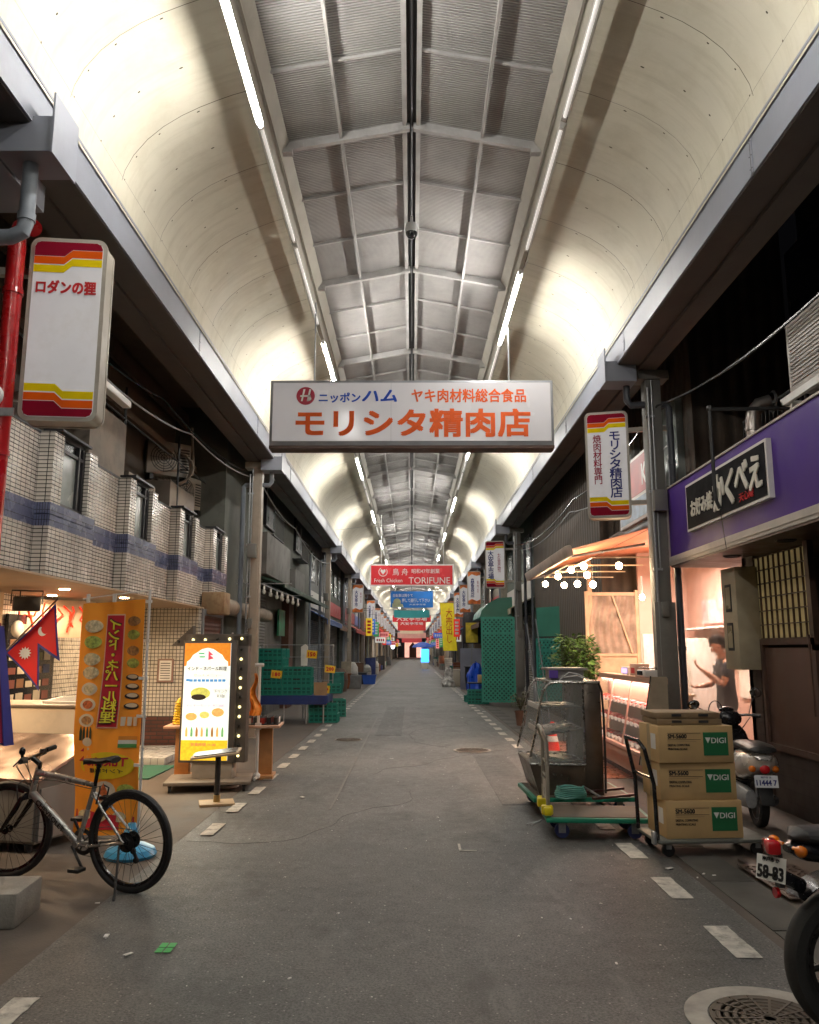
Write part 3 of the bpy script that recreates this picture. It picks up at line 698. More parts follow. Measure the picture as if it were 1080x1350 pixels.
g = MB(); g.b2(-.05, .06, -1.3, -1.2, .01, 2.28); g.b2(-.05, .06, -.35, -.25, .01, 2.28); g.b2(-.05,.06,-1.2,-.35,1.95,2.05); g.build('frame', mat('pale_wood', (.42,.28,.15), .5, 0, .2, 10), t)
g = MB(); g.b2(-.03, -.01, -1.2, -.35, .02, 1.95); g.build('glass', mat('amber_door_glass', (.2,.12,.06), .15), t)
# mat + white step in the recess
g = MB(); g.b2(-4.6, -3.5, 11.9, 13.5, .0055, .10, bev=.004); struct(g.build('step', tile_mat('step_tile', (.5,.5,.48), (.45,.45,.42), (.2,.2,.2), .1, .1, .005)))
g = MB(); g.b2(-4.2, -3.3, 10.6, 11.8, .0055, .02); tag(g.build('door_mat', mat('green_mat', (.02,.1,.06), .9, bump=.6)), 'green doormat in front of the white tiled step of the diner', 'doormat')
t = thing('wall_notice', 'small framed paper notice on the white tile end wall', 'notice', (-4.05, 13.57, 1.28))
g = MB(); g.b2(-.13, .13, 0, .02, -.19, .19); g.build('frame', mat('brown_frame', (.25,.15,.12), .5), t)
g = MB(); g.b2(-.1, .1, -.006, 0, -.16, .16); g.mi = 1
for k in range(7): g.b2(-.08, .08, -.008, -.006, -.13+k*.04, -.118+k*.04)
g.build('sheet', [M_pap, M_blet], t)

# roller awning casing and rusty box
t = thing('roller_awning', 'rolled beige awning with a rust stained end box left of the beige post', 'awning', (-3.42, 14.3, 2.42))
g = MB(); g.cyl((0,.15,-.02), (0,4.9,-.02), .15, n=20); g.build('roll', mat('beige_awning_roll', (.3,.25,.2), .7, 0, .2, 3, dirt=.5), t)
g = MB(); g.b2(-.2, .2, -.3, .15, -.2, .18, bev=.02); g.build('end_box', mat('rusty_beige', (.32,.22,.12), .6, 0, .2, 4, bump=.4, dirt=.9, dcol=(.13,.035,.01), ds=7), t)

# ---------------------------------------------------------------- building 2 (behind crates)
M_gw = mat('greenish_render', (.10,.105,.09), .85, 0, .25, 1.2, bump=.4, dirt=.6, dcol=(.04,.04,.035), ds=1.5)
M_gw2 = mat('grey_mortar', (.16,.155,.145), .85, 0, .2, 1.5, bump=.4, dirt=.6)
b = thing('grey_building', 'drab grey shop building with green metal canopy behind the crates', 'building', (-3.6, 16, 0))
g = MB(); g.b2(-1.5, 0, -.6, 12.4, 3.1, 8.0); g.b2(-1.5, 0, -.6, 1.6, .005, 3.1); g.b2(-1.5, 0, 9.5, 12.4, .005, 3.1); g.build('wall', M_gw, b)
g = MB(); g.b2(-.1, .35, 2.1, 5.6, 3.3, 4.25, bev=.01); g.b2(-.05, .3, 7.0, 9.0, 3.3, 3.9); g.build('panel_box', M_gw2, b)
g = MB(); g.b2(-.3, -.1, 1.6, 4.6, .01, 3.1); g.build('shutter', M_shutg, b)
g = MB(); g.b2(-.3, -.1, 4.6, 7.2, .01, 3.1); g.build('sheeting', rib_mat('vertical_sheeting', (.2,.19,.18), .2, 0, .5, .2, .012), b)
g = MB(); g.b2(-.1, .1, 7.3, 8.2, .01, 3.1); g.build('door', mat('rust_brown_door', (.09,.035,.02), .6, dirt=.4), b)
g = MB(); g.prism([(.0,3.28),(.75,3.05),(.75,3.09),(.0,3.33)], 1, 2.2, 11.8); g.b2(.72,.76,2.2,11.8,3.0,3.1)
for k in range(8): g.prism([(.0,3.24),(.72,3.02),(.72,3.05),(.0,3.28)], 1, 2.3+k*1.3, 2.34+k*1.3)
g.build('canopy', mat('green_canopy', (.03,.075,.05), .5, .1, .2, 3, dirt=.4), b)
for (y, z, h_) in ((3.4, 4.6, 1.1), (8.5, 4.6, 1.0)):
    g = MB(); g.b2(0, .08, y, y+1.3, z, z+h_); f = g.build('window', M_fr, b)
    g = MB(); g.b2(.07, .09, y+.06, y+.3, z+.06, z+h_-.06); g.build('pane', M_frost, f); g = MB(); g.b2(.07,.09,y+.95,y+1.2,z+.06,z+h_-.06); g.build('pane', M_frost, f)
    g = MB()
    for k in range(9): g.b2(.28,.29, y-.1+k*.18, y-.09+k*.18, z-.25, z+.3)
    g.b2(.27,.3,y-.12,y+1.45,z+.3,z+.32); g.b2(.0,.3,y-.12,y+1.45,z-.27,z-.25); g.build('balcony_rail', M_dark, f)
g = MB(); g.b2(.0,.05,5.9,6.9,2.0,2.7); g.build('poster', mat('green_poster', (.05,.3,.16), .4, 0, .6, 5), b)
# bar of unlit bulbs
def bulbs_bar(loc, n, label, length=3.6):
    t = thing('bulb_bar', label, 'string lights', loc)
    g = MB(); g.tube([(0,0,0),(0,length,0)], .012, n=6); g.tube([(.3,0,-.12),(.3,length,-.1)], .008, n=6); g.tube([(-.5,0,.0),(.6,0,.0)], .012, n=6); g.tube([(-.5,length,0),(.6,length,0)], .01, n=6); g.build('bar', M_galv, t)
    for k in range(n):
        x = (.0, .3)[k % 2]; y = .3+k*length/n; z = -.02-.1*(k % 2)
        g = MB(); g.cyl((x,y,z), (x,y,z-.07), .022); s = g.build('socket', M_wlet, t)
        g = MB(); g.ell((x,y,z-.12), (.04,.04,.055), 10); g.build('bulb', mat('clear_bulb', (.55,.55,.5), .08, 0, .05, 5, spec=.8), s)
bulbs_bar((-3.0, 16.2, 2.92), 9, 'steel bar of unlit bulbs under the green canopy')
# ---------------------------------------------------------------- wires
def wire(label, pts, r=.009, m=None):
    P = []
    for a, b_ in zip(pts, pts[1:]):
        a, b_ = Vector(a), Vector(b_); n = 8; sag = (b_-a).length*.03
        for i in range(n): u = i/n; p = a.lerp(b_, u); p.z -= sag*4*u*(1-u); P.append(p)
    P.append(Vector(pts[-1])); g = MB(); g.tube(P, r, n=5); return tag(g.build('cable', m or M_blackgloss), label, 'cable')
wire('pair of sagging grey cables from the left lightbox towards the beige post', [(-3.4, 8.0, 4.6), (-3.35, 12, 4.85), (-3.15, 15.5, 4.95)], .012, M_galv)
wire('black cable looping along the left building front above the tiled bays', [(-3.5, 7.2, 4.9), (-3.5, 11, 5.1), (-3.25, 15.4, 5.05)], .012)
wire('thin cable running from the beige post along the canopy', [(-3.0, 15.8, 4.9), (-2.9, 20, 4.6), (-2.95, 29, 4.7)], .012, M_galv)
wire('thin pale wire crossing the vault over the red sign', [(-2.6, 27, 5.6), (0, 28, 6.3), (1.5, 26.5, 6.7)], .006, M_galv)
wire('thin black cable hugging the right beam behind the hanging lightbox', [(3.25, 6, 4.4), (3.2, 10.2, 4.75), (3.25, 16, 4.6), (3.1, 24, 4.7)], .014)
wire('second thin cable along the right building fronts', [(3.4, 10.4, 4.3), (3.35, 17, 4.5), (3.2, 24, 4.55)], .01, M_galv)
t = thing('tube_fitting', 'white tube light fitting behind the left lightbox', 'light fitting', (-3.35, 8.6, 4.45), 0)
g = MB(); g.b2(-.05, .05, -.5, .6, -.04, .04, bev=.01); g.build('fitting', M_lh, t)
# ================================================================ right side: purple shop, butcher stall
M_purple = mat('purple_fascia', (.058,.022,.19), .6, 0, .08, 2, spec=.2, dirt=.2, dcol=(.05,.02,.1), ds=1.5)
M_wood = mat('dark_wood', (.075,.04,.028), .5, 0, .25, 6, bump=.3, bs=40, dirt=.4)
M_wood2 = mat('brown_door_wood', (.10,.055,.04), .42, 0, .2, 5, bump=.2)
M_bwall = mat('black_wall', (.02,.019,.018), .8, 0, .3, 2, dirt=.4)
ps = thing('purple_shop', 'okonomiyaki restaurant with a purple fascia and brown wooden front', 'building', (3.75, 0, 0))
# local x = world - 3.75
g = MB(); g.b2(-.48, 0, 2.5, 10.2, 2.76, 3.63, bev=.003); g.build('fascia', M_purple, ps)
g = MB(); g.b2(-.50, 0, 2.5, 10.21, 2.69, 2.76); g.b2(-.49, 0, 2.5, 10.215, 2.655, 2.69); g.b2(-.495, .0, 10.2, 10.225, 2.655, 3.65); g.b2(-.495,0,2.5,10.2,3.63,3.65); g.build('trim', mat('cream_trim', (.4,.36,.32), .4, dirt=.3), ps)
g = MB(); g.b2(-.48, 1.0, 2.5, 9.2, 2.63, 2.654); g.b2(-.48, 1.0, 9.2, 10.2, 2.63, 2.654); g.build('soffit', M_wood, ps)
for y in (8.9, 7.6, 6.4):
    g = MB(); g.lathe([(.075,2.625),(.085,2.615),(.095,2.625),(.095,2.63),(.075,2.63)], c=(-.22, y, 0), n=24); g.cyl((-.22,y,2.6295),(-.22,y,2.624),.075,n=24); g.build('downlight', M_dark, ps)
# name board
g = MB(); g.b2(-.53, -.48, 7.18, 9.38, 2.96, 3.51); f = g.build('name_board', mat('board_white_frame', (.62,.6,.57), .4), ps)
g = MB(); g.b2(-.536, -.53, 7.215, 9.345, 2.99, 3.48); g.build('panel', mat('charcoal_panel', (.006,.006,.008), .8, 0, .2, 10, spec=.1), f)
txt('お好み焼', mat('cream_letters', (.62,.6,.52), .5), f, (-.54, 8.87, 3.2), .66, .19, rz=-90, bold=.03, ext=.004)
for s_, y, z, w_, h_ in (('か', 8.33, 3.235, .30, .36), ('く', 8.03, 3.225, .20, .34), ('べ', 7.74, 3.27, .30, .27), ('え', 7.42, 3.245, .26, .30)):
    txt(s_, MATS['cream_letters'], f, (-.545, y, z), w_, h_, rz=-90, bold=.045, ext=.006, shear=.1)
txt('天心庵', M_red, f, (-.54, 7.66, 3.075), .34, .085, rz=-90, bold=.02, ext=.003)
# walls
g = MB(); g.b2(0, .12, 8.9, 9.2, .005, 2.63); g.b2(0, .12, 2.5, 6.0, .005, 2.63); g.b2(0,.12,6.9,8.9,.005,.62); g.b2(0, 1.5, 9.1, 9.2, .005, 2.63); g.build('wall', tile_mat('brown_wall_tile', (.055,.038,.03), (.045,.03,.025), (.02,.015,.012), .3, .12, .004, .5, .5), ps)
g = MB(); g.b2(.02, .07, 7.68, 8.92, 1.72, 2.6); g.build('lattice_window', mat('window_backing', (.35,.27,.12), .5, 0, .15, 2, emis=.12), ps)
g = MB()
for k in range(11): g.b2(.0, .02, 7.68+k*.122, 7.69+k*.122, 1.72, 2.6)
for k in range(7): g.b2(-.01, .02, 7.68, 8.92, 1.72+k*.145, 1.73+k*.145)
g.b2(-.03, .03, 7.6, 7.68, 1.6, 2.63); g.b2(-.03,.03,7.6,8.95,1.66,1.72); g.build('lattice', M_wood, ps)
g = MB(); g.b2(-.0, .05, 7.66, 8.75, .63, 1.63, bev=.004); g.build('door', M_wood2, ps)
g = MB(); g.b2(-.03, .04, 7.6, 7.66, .02, 1.66); g.b2(-.03,.04,8.75,8.8,.02,1.66); g.b2(-.025,.04,7.66,8.75,.60,.66); g.b2(-.035,-.02,7.70,7.72,1.0,1.75); g.build('door_frame', M_wood, ps)
g = MB(); g.b2(.9, 1.0, 2.5, 9.1, .005, 9.0); g.b2(.0, .9, 2.5, 10.2, 3.64, 3.72); g.build('upper_wall', M_bwall, ps)
for y in (5.6, 7.9):
    g = MB(); g.b2(.82, .9, y, y+1.4, 4.6, 6.4); f = g.build('window', M_fr, ps)
    g = MB(); g.b2(.81, .82, y+.08, y+1.32, 4.7, 6.3); g.build('pane', mat('night_glass', (.01,.011,.02), .1), f)
g = MB()
for k in range(30): g.b2(.55, .57, 7.0+k*.11, 7.02+k*.11, 3.72, 4.5)
g.b2(.54,.58,7.0,10.2,4.5,4.53); g.build('balcony_rail', M_dark, ps)
# meter box
t = thing('meter_box', 'tall beige and grey box with two slots beside the butcher curtain', 'meter box', (3.62, 9.0, 1.4))
g = MB(); g.b2(-.12, .13, -.2, .2, 0, 1.1, bev=.006); g.build('case', mat('meter_case', (.34,.29,.2), .5, dirt=.2), t)
for z in (.2, .62):
    g = MB(); g.b2(-.126, -.12, -.07, .09, z, z+.3); f = g.build('slot_frame', M_dark, t)
    g = MB(); g.b2(-.129, -.126, -.05, .07, z+.03, z+.27); g.build('slot_window', mat('slot_glass', (.3,.25,.16), .3), f)
# condenser pair above the fascia
for i, (y, lab) in enumerate(((7.05, 'white louvred condenser over the purple fascia, farther one of the pair'), (6.2, 'white louvred condenser over the purple fascia, cut by the picture edge'))):
    t = thing('louvred_condenser', lab, 'air conditioner', (3.72, y, 4.02), group='louvred condensers')
    g = MB(); g.b2(-.1, .5, -.42, .42, 0, .72, bev=.01); g.build('case', mat('white_case', (.5,.47,.44), .5, dirt=.3), t)
    g = MB()
    for k in range(16): g.b2(-.112, -.1, -.36, .36, .06+k*.038, .075+k*.038)
    g.build('louvres', mat('louvre_grey', (.3,.28,.26), .5), t)
t = thing('condenser_shelf', 'white angle-iron shelf carrying the two louvred condensers', 'shelf', (3.72, 6.6, 3.95))
g = MB(); g.b2(-.14,-.1,-1,1,-.02,.05); g.b2(-.14,.5,-1,-.95,-.02,.03); g.b2(-.14,.5,.95,1,-.02,.03); g.build('frame', M_white, t)
g = MB(); g.b2(-.1,-.06,-.95,-.9,-.3,-.02); g.b2(-.1,-.06,.85,.9,-.3,-.02); g.build('leg', M_white, t)
t = thing('exhaust_duct', 'stainless exhaust elbow rising above the purple fascia', 'duct', (3.95, 9.1, 3.65))
g = MB(); g.tube([(0,0,0),(0,0,.55),(.02,0,.68),(.08,-.02,.76),(.2,-.05,.79)], .085, n=16); g.cyl((0,0,.1),(0,0,.14),.095,n=16); g.cyl((0,0,.45),(0,0,.49),.095,n=16); g.build('pipe', mat('duct_metal', (.3,.27,.25), .35, .8), t)
g = MB(); g.lathe([(.1,-.02),(.13,0),(.1,.02),(.1,-.02)], c=(.22,-.06,.79), n=18, axis=0); g.build('collar', M_dark, t)
t = thing('brown_column', 'thick rust brown column rising behind the purple fascia', 'column', (4.35, 11.3, 0))
g = MB(); g.lathe([(.22,3.0),(.22,5.2),(.215,5.21),(.215,9)], n=24); g.build('shaft', mat('rust_brown_shaft', (.34,.14,.07), .7, 0, .2, 2, dirt=.3), t)
t = thing('flag_bracket', 'dark steel pole bracket hanging in front of the purple fascia', 'bracket', (3.08, 8.1, 0))
g = MB(); g.tube([(1.4,0,4.08),(0,0,4.06)], .02, n=8); g.tube([(0,0,4.1),(0,0,3.12),(.04,.0,3.02)], .02, n=8); g.ell((0,0,4.07),(.035,.035,.035),8); g.build('pole', M_dark, t)
g = MB(); g.tube([(.04,0,3.05),(.06,0,2.8),(.08,0,2.6)], .004, n=4); g.build('string', M_dark, t)
t = thing('plywood_crate', 'orange brown plywood boards lying behind the exhaust elbow', 'boards', (4.15, 8.3, 3.72))
g = MB()
for k in range(5): g.b2(-.02, .02, -.7, .7, k*.1, k*.1+.085)
g.build('boards', mat('orange_plywood', (.2,.075,.03), .6, 0, .25, 8), t)
# steps / grating at door
g = MB(); g.b2(2.5, 3.6, 3.2, 6.6, .0055, .03, bev=.004); struct(g.build('wood_deck', mat('deck_boards', (.10,.075,.06), .7, 0, .3, 5, bump=.4, dirt=.4)))
g = MB(); g.b2(2.42, 2.85, 5.55, 6.4, .03, .036)
for i in range(12):
    for j in range(7): g.box((2.46+j*.057, 5.6+i*.065, .039), (.035, .01, .006), (0, 0, 45 if (i+j) % 2 else -45))
tag(g.build('drain_grate', mat('checker_plate', (.11,.075,.06), .5, .4, .3, 12, dirt=.3)), 'rusty checker plate laid at the edge of the wooden step', 'metal plate')

# ---------------------------------------------------------------- butcher stall
M_pink = mat('pink_stall_wall', (.55,.36,.3), .5, 0, .08, 3, dirt=.15, dcol=(.35,.2,.15))
M_stw = mat('stall_wood', (.5,.33,.2), .5, 0, .2, 6)
bs = thing('butcher_stall', 'brightly lit butcher stall with wooden frame and pinkish walls', 'market stall', (3.3, 10.7, 0))
g = MB(); g.b2(1.75, 1.85, -.0, 4.3, .02, 3.44); g.b2(.86, 1.75, 4.25, 4.32, .02, 3.44); g.build('wall', M_pink, bs)
g = MB(); g.b2(1.3, 1.85, -.05, 4.35, 3.45, 3.50); g.build('ceiling', mat('stall_ceiling', (.6,.52,.44), .6), bs)
g = MB(); g.b2(-.06, .02, -.08, .0, .02, 3.25); g.b2(-.06, .02, 4.3, 4.38, .02, 3.25); g.b2(.02,1.75,-.06,-.02,3.2,3.25); g.b2(1.1,1.15,-.06,-.02,.02,3.2)
g.b2(-.12,-.06,4.28,4.34,.02,2.68); g.b2(-.06,.85,4.28,4.34,1.5,1.55); g.b2(-.06,.85,4.28,4.34,2.6,2.66); g.b2(.8,.86,4.27,4.35,.02,2.7); g.build('frame', M_stw, bs)
# vinyl curtains
M_vinyl = mat('clear_vinyl_sheet', (.8,.72,.66), .12, 0, .05, 4, trans=.0, alpha=.36, spec=.8)
def vinyl(name, x0, x1, y, z0, z1, k=9, a=.012):
    g = MB(); g.grid(lambda u, v: (x0+(x1-x0)*u, y + a*math.sin(u*k*6.3+2*math.sin(v*3)) + a*.6*math.sin(u*23+v*5), z0+(z1-z0)*v), 70, 10)
    return g.build(name, M_vinyl, bs)
vinyl('curtain', .02, 1.75, -.03, .05, 3.2); 
g = MB(); g.grid(lambda u, v: (-.06+.86*u, 4.30+.015*math.sin(u*40+3*math.sin(v*4)), 1.55+1.05*v), 60, 10); g.build('rear_curtain', mat('dusty_vinyl_sheet', (.5,.36,.27), .2, 0, .3, 5, alpha=.6, bump=.5, bs=12), bs)
g = MB(); g.b2(-.06, .8, 4.30, 4.315, .05, 1.5); g.prism([(-.06,.6),(-.03,.6),(.15,1.5),(.12,1.5)], 1, 4.26, 4.3); g.prism([(.7,1.55),(.73,1.55),(.4,2.6),(.37,2.6)],1,4.26,4.29); g.build('rear_board', M_stw, bs)
g = MB(); g.b2(-1.0, 1.75, 0, 4.3, .0055, .012); struct(g.build('stall_floor', tile_mat('red_floor_tile', (.34,.12,.07), (.28,.1,.06), (.15,.08,.05), .15, .15, .006, .3), loc=(3.3,10.7,0)))
# shelf, posters and door inside
g = MB(); g.b2(1.4, 1.75, .5, 3.9, 1.95, 1.98); g.b2(.6, 1.75, 3.9, 4.2, .9, .95); g.build('shelf', M_white, bs)
g = MB(); g.b2(1.72, 1.75, 1.1, 2.0, .9, 1.75); g.build('poster', mat('pale_poster', (.7,.66,.6), .5, 0, .15, 9), bs); g = MB(); g.b2(.9, 1.5, 4.22, 4.25, 1.1, 1.9); g.build('poster', mat('pale_poster', (.7,.66,.6), .5, 0, .15, 9), bs)
g = MB(); g.b2(1.70, 1.745, .25, 3.4, 2.05, 2.45); g.build('banner', mat('pink_white_banner', (.75,.4,.4), .5, 0, .5, 3.2), bs)
g = MB(); g.b2(1.2, 1.75, 2.6, 3.4, .02, 1.8, bev=.01); f = g.build('refrigerator', mat('fridge_white', (.62,.6,.57), .3), bs)
g = MB(); g.b2(1.185,1.2,2.95,2.97,.7,1.5); g.build('handle', M_dark, f)
for k, (x, y) in enumerate(((.9, .9), (.9, 2.6))):
    g = MB(); g.b2(x-.05, x+.05, y-.5, y+.5, 3.0, 3.03); g.build('ceiling_tube', mat('stall_tube', (1,1,1), emis=16, ecol=(1,.86,.72), var=0), bs)
    L_ = bpy.data.lights.new('stall_tube_light', 'AREA'); L_.shape = 'RECTANGLE'; L_.size = .2; L_.size_y = 1.1; L_.energy = 60; L_.color = (1,.80,.66)
    lo = bpy.data.objects.new('stall_tube_light', L_); C.objects.link(lo); lo.location = (3.3+x, 10.7+y, 2.98)
# awning
t = thing('striped_awning', 'salmon canvas awning with white front rail over the bulbs', 'awning', (3.35, 11.25, 3.3))
g = MB(); g.grid(lambda u, v: (-1.12*u, 4.0*v, -.30*u - .02*math.sin(v*math.pi*8)*math.sin(u*math.pi)), 12, 48); g.grid(lambda u, v: (-1.12*u, 4.0*v, .006-.30*u - .02*math.sin(v*math.pi*8)*math.sin(u*math.pi)), 12, 48)
g.grid(lambda u, v: (.02+1.25*u, 4.0*v, .10*u - .015*math.sin(v*math.pi*8)*math.sin(u*math.pi)), 12, 48); g.build('canvas', mat('salmon_canvas', (.52,.19,.10), .7, 0, .15, 5, dirt=.2, dcol=(.4,.25,.18)), t)
g = MB(); g.box((-1.16, 2.0, -.33), (.1, 4.06, .16), (0, -15, 0), bev=.02); g.build('front_rail', mat('awning_rail', (.5,.42,.36), .5, dirt=.3), t)
for y in (.25, 3.7):
    g = MB(); g.tube([(-.02,y,-.2),(-.55,y+.35,-.26),(-1.1,y,-.38)], .02, n=8); g.ell((-.55,y+.35,-.26),(.04,.04,.03),8); g.build('folding_arm', M_greypaint, t)
g = MB(); g.box((.02,2,.07),(.08,4.06,.08),bev=.02); g.build('wall_case', M_greypaint, t)
# string of bulbs under awning (lit)
M_bulb = mat('lit_warm_bulb', (1,.85,.6), emis=45, ecol=(1,.74,.42), var=0)
t = thing('festoon_lights', 'steel pipe frame with a cluster of glowing round bulbs under the awning', 'string lights', (2.6, 12.3, 2.78))
g = MB(); g.tube([(-.05,-.9,.12),(.8,-.9,.12)], .012, n=6); g.tube([(-.05,-.9,.12),(-.05,1.4,.12)], .012, n=6); g.tube([(-.3,-.2,.08),(.85,-.2,.08)], .012, n=6); g.tube([(-.3,.8,.08),(.85,.8,.08)], .01, n=6); g.tube([(-.28,-.25,.08),(-.28,1.9,.08)], .01, n=6); g.tube([(-.3,1.8,.08),(.9,1.8,.08)], .01, n=6); g.build('pipe', mat('lit_pipe', (.5,.42,.3), .4, .5), t)
bl = [(-.28,1.8,-.1),(-.22,.9,-.05),(-.05,1.3,-.16),(-.12,.3,.0),(-.04,-.25,.0),(.08,.1,-.1),(.02,.55,-.2),(.42,-.5,-.02),(.12,-.1,-.26)]
for x, y, z in bl:
    z += .06
    g = MB(); g.cyl((x,y,z+.05),(x,y,.12),.006,n=6); g.cyl((x,y,z+.035),(x,y,z+.07),.02,n=8); s = g.build('socket', M_dark, t)
    g = MB(); g.ell((x,y,z),(.05,.05,.052),12); g.build('bulb', M_bulb, s)
L_ = bpy.data.lights.new('bulb_cluster_light', 'POINT'); L_.energy = 30; L_.color = (1,.74,.46); L_.shadow_soft_size = .25
lo = bpy.data.objects.new('bulb_cluster_light', L_); C.objects.link(lo); lo.location = (2.6, 12.6, 2.6)
t = thing('wall_bulb', 'single glowing bulb with hook at the corner of the stall', 'bulb', (3.28, 11.6, 2.35))
g = MB(); g.ell((0,0,0),(.035,.035,.045),10); g.build('bulb', M_bulb, t)
g = MB(); g.cyl((0,0,.04),(0,0,.3),.01,n=6); g.build('cord', M_white, t)
# roof level of the butcher house
bh = thing('butcher_house', 'dark weathered timber house over the butcher stall', 'building', (3.6, 10.3, 0))
g = MB(); g.b2(0, 1.7, 5.1, 13.5, .005, 8.5); g.b2(.3, 1.7, .6, 5.1, 3.56, 8.5); g.b2(1.62,1.7,-1.2,5.1,.005,2.9); g.build('wall', rib_mat('weathered_cladding', (.075,.055,.04), .22, 0, .75, 0, .01, .3, .6), bh)
g = MB(); g.b2(.02,.3,.3,5.1,3.46,3.55); g.b2(.1,.3,.8,4.8,3.56,3.7); g.build('fascia_board', mat('grey_brown_board', (.16,.12,.09), .7, dirt=.5), bh)
g = MB(); g.b2(.2,.3,1.0,2.6,4.0,5.2); g.b2(.2,.3,3.2,4.8,4.0,5.2); g.build('window', M_frost, bh)
t = thing('wall_signboard', 'pale pink and white wall sign partly hidden behind the grey post', 'sign', (3.38, 11.9, 3.95))
g = MB(); g.b2(0,.08,-.75,1.1,-.45,.55,bev=.01); g.mi=1; g.b2(-.004,0,-.7,1.05,-.05,.5); g.mi=2; g.b2(-.004,0,-.7,1.05,-.4,-.1); g.build('panel', [M_white, mat('pink_panel', (.5,.2,.2), .4, 0, .2, 3), mat('pale_blue_panel', (.3,.4,.5), .4, 0, .3, 6)], t)
txt('Ke', M_wlet, t, (-.008, -.45, .2), .4, .3, rz=-90, bold=.03)
# ================================================================ hanging and projecting signs
M_signface = mat('sign_face', (.58,.565,.575), .45, 0, .05, 3, dirt=.3, dcol=(.38,.34,.28), ds=4, emis=.14)  # faint emission put in to brighten the unlit sign faces
M_signcase = mat('sign_case', (.38,.35,.30), .45, 0, .1, 4, dirt=.5, dcol=(.16,.12,.08))
M_mar = mat('maroon_band', (.22,.003,.018), .75, 0, .08, 6, spec=.1); M_orb = mat('orange_band', (.72,.10,.004), .75, 0, .08, 6, spec=.1); M_yeb = mat('yellow_band', (.8,.6,.003), .75, 0, .08, 6, spec=.1)
def rrect(w, h, r, n=5):
    P = []
    for cx, cy, a0 in ((w/2-r, h/2-r, 0), (-w/2+r, h/2-r, 90), (-w/2+r, -h/2+r, 180), (w/2-r, -h/2+r, 270)):
        for k in range(n+1): a = R(a0+90*k/n); P.append((cx+r*math.cos(a), cy+r*math.sin(a)))
    return P
def lightbox(loc, rz, label, W=.56, H=1.45, T=.2, group=None, arm=-1):
    t = thing('lightbox_sign', label, 'sign', loc, rz, group)
    g = MB(); g.prism(rrect(W, H, .07), 1, -T/2, T/2); g.prism(rrect(W+.012, H+.012, .075), 1, -T/2-.008, -T/2+.02); g.prism(rrect(W+.012, H+.012, .075), 1, T/2-.02, T/2+.008); g.build('case', M_signcase, t)
    g = MB(); g.prism(rrect(W-.05, H-.05, .055), 1, -T/2-.012, -T/2-.004); g.build('face', M_signface, t)
    # three stepped colour bands top and bottom
    g = MB(); w2 = W/2-.028; y0, y1 = -T/2-.016, -T/2-.0125
    def band(za, zb, mi, flip, inset=0):
        g.mi = mi; s = -1 if flip else 1; d = .055*s; x_ = .0
        za2, zb2 = za*s, zb*s
        # left part low, right part high by step
        l = w2-inset
        p = [(-l, za2-d), (-.03, za2-d), (.03, za2), (l, za2), (l, zb2), (.03, zb2), (-.03, zb2-d), (-l, zb2-d)]
        g.prism(p, 1, y0, y1)
    hh = H/2
    for fl in (False, True):
        g = MB()
        band(hh-.095, hh-.155, 1, fl); band(hh-.165, hh-.225, 2, fl)
        s = -1 if fl else 1
        g.mi = 0; c = .045
        g.prism([(-w2, s*(hh-.145)), (-.03, s*(hh-.145)), (.03, s*(hh-.09)), (w2, s*(hh-.09)), (w2, s*(hh-.028-c)), (w2-c*.3, s*(hh-.028-c*.3)), (w2-c, s*(hh-.028)), (-w2+c, s*(hh-.028)), (-w2+c*.3, s*(hh-.028-c*.3)), (-w2, s*(hh-.028-c))], 1, y0, y1)
        g.build('colour_band', [M_mar, M_orb, M_yeb], t)
    for z in (H*.33, -H*.36):
        g = MB(); g.b2(arm*W/2, arm*(W/2+.55), -.03, .03, z-.03, z+.03); g.build('bracket', M_signcase, t)
    return t
a = lightbox((-2.66, 5.95, 4.02), 6, 'white lightbox with maroon, orange and yellow bands lettered in red, beside the red pipe', arm=-1)
txt('ロダンの狸', M_red, a, (0, -.118, .325), .44, .105, bold=.05)
a = lightbox((2.66, 10.75, 4.07), -14, 'white lightbox lettered in blue and maroon beside the grey post', arm=1)
txt('モ\nリ\nシ\nタ\n精\n肉\n店', M_navy, a, (.1, -.118, -.01), .155, .90, bold=.03, lsp=.85)
txt('焼\n肉\n材\n料\n専\n門', mat('maroon_letters', (.28,.004,.025), .75, spec=.1), a, (-.13, -.118, .07), .11, .68, bold=.015, lsp=.9)
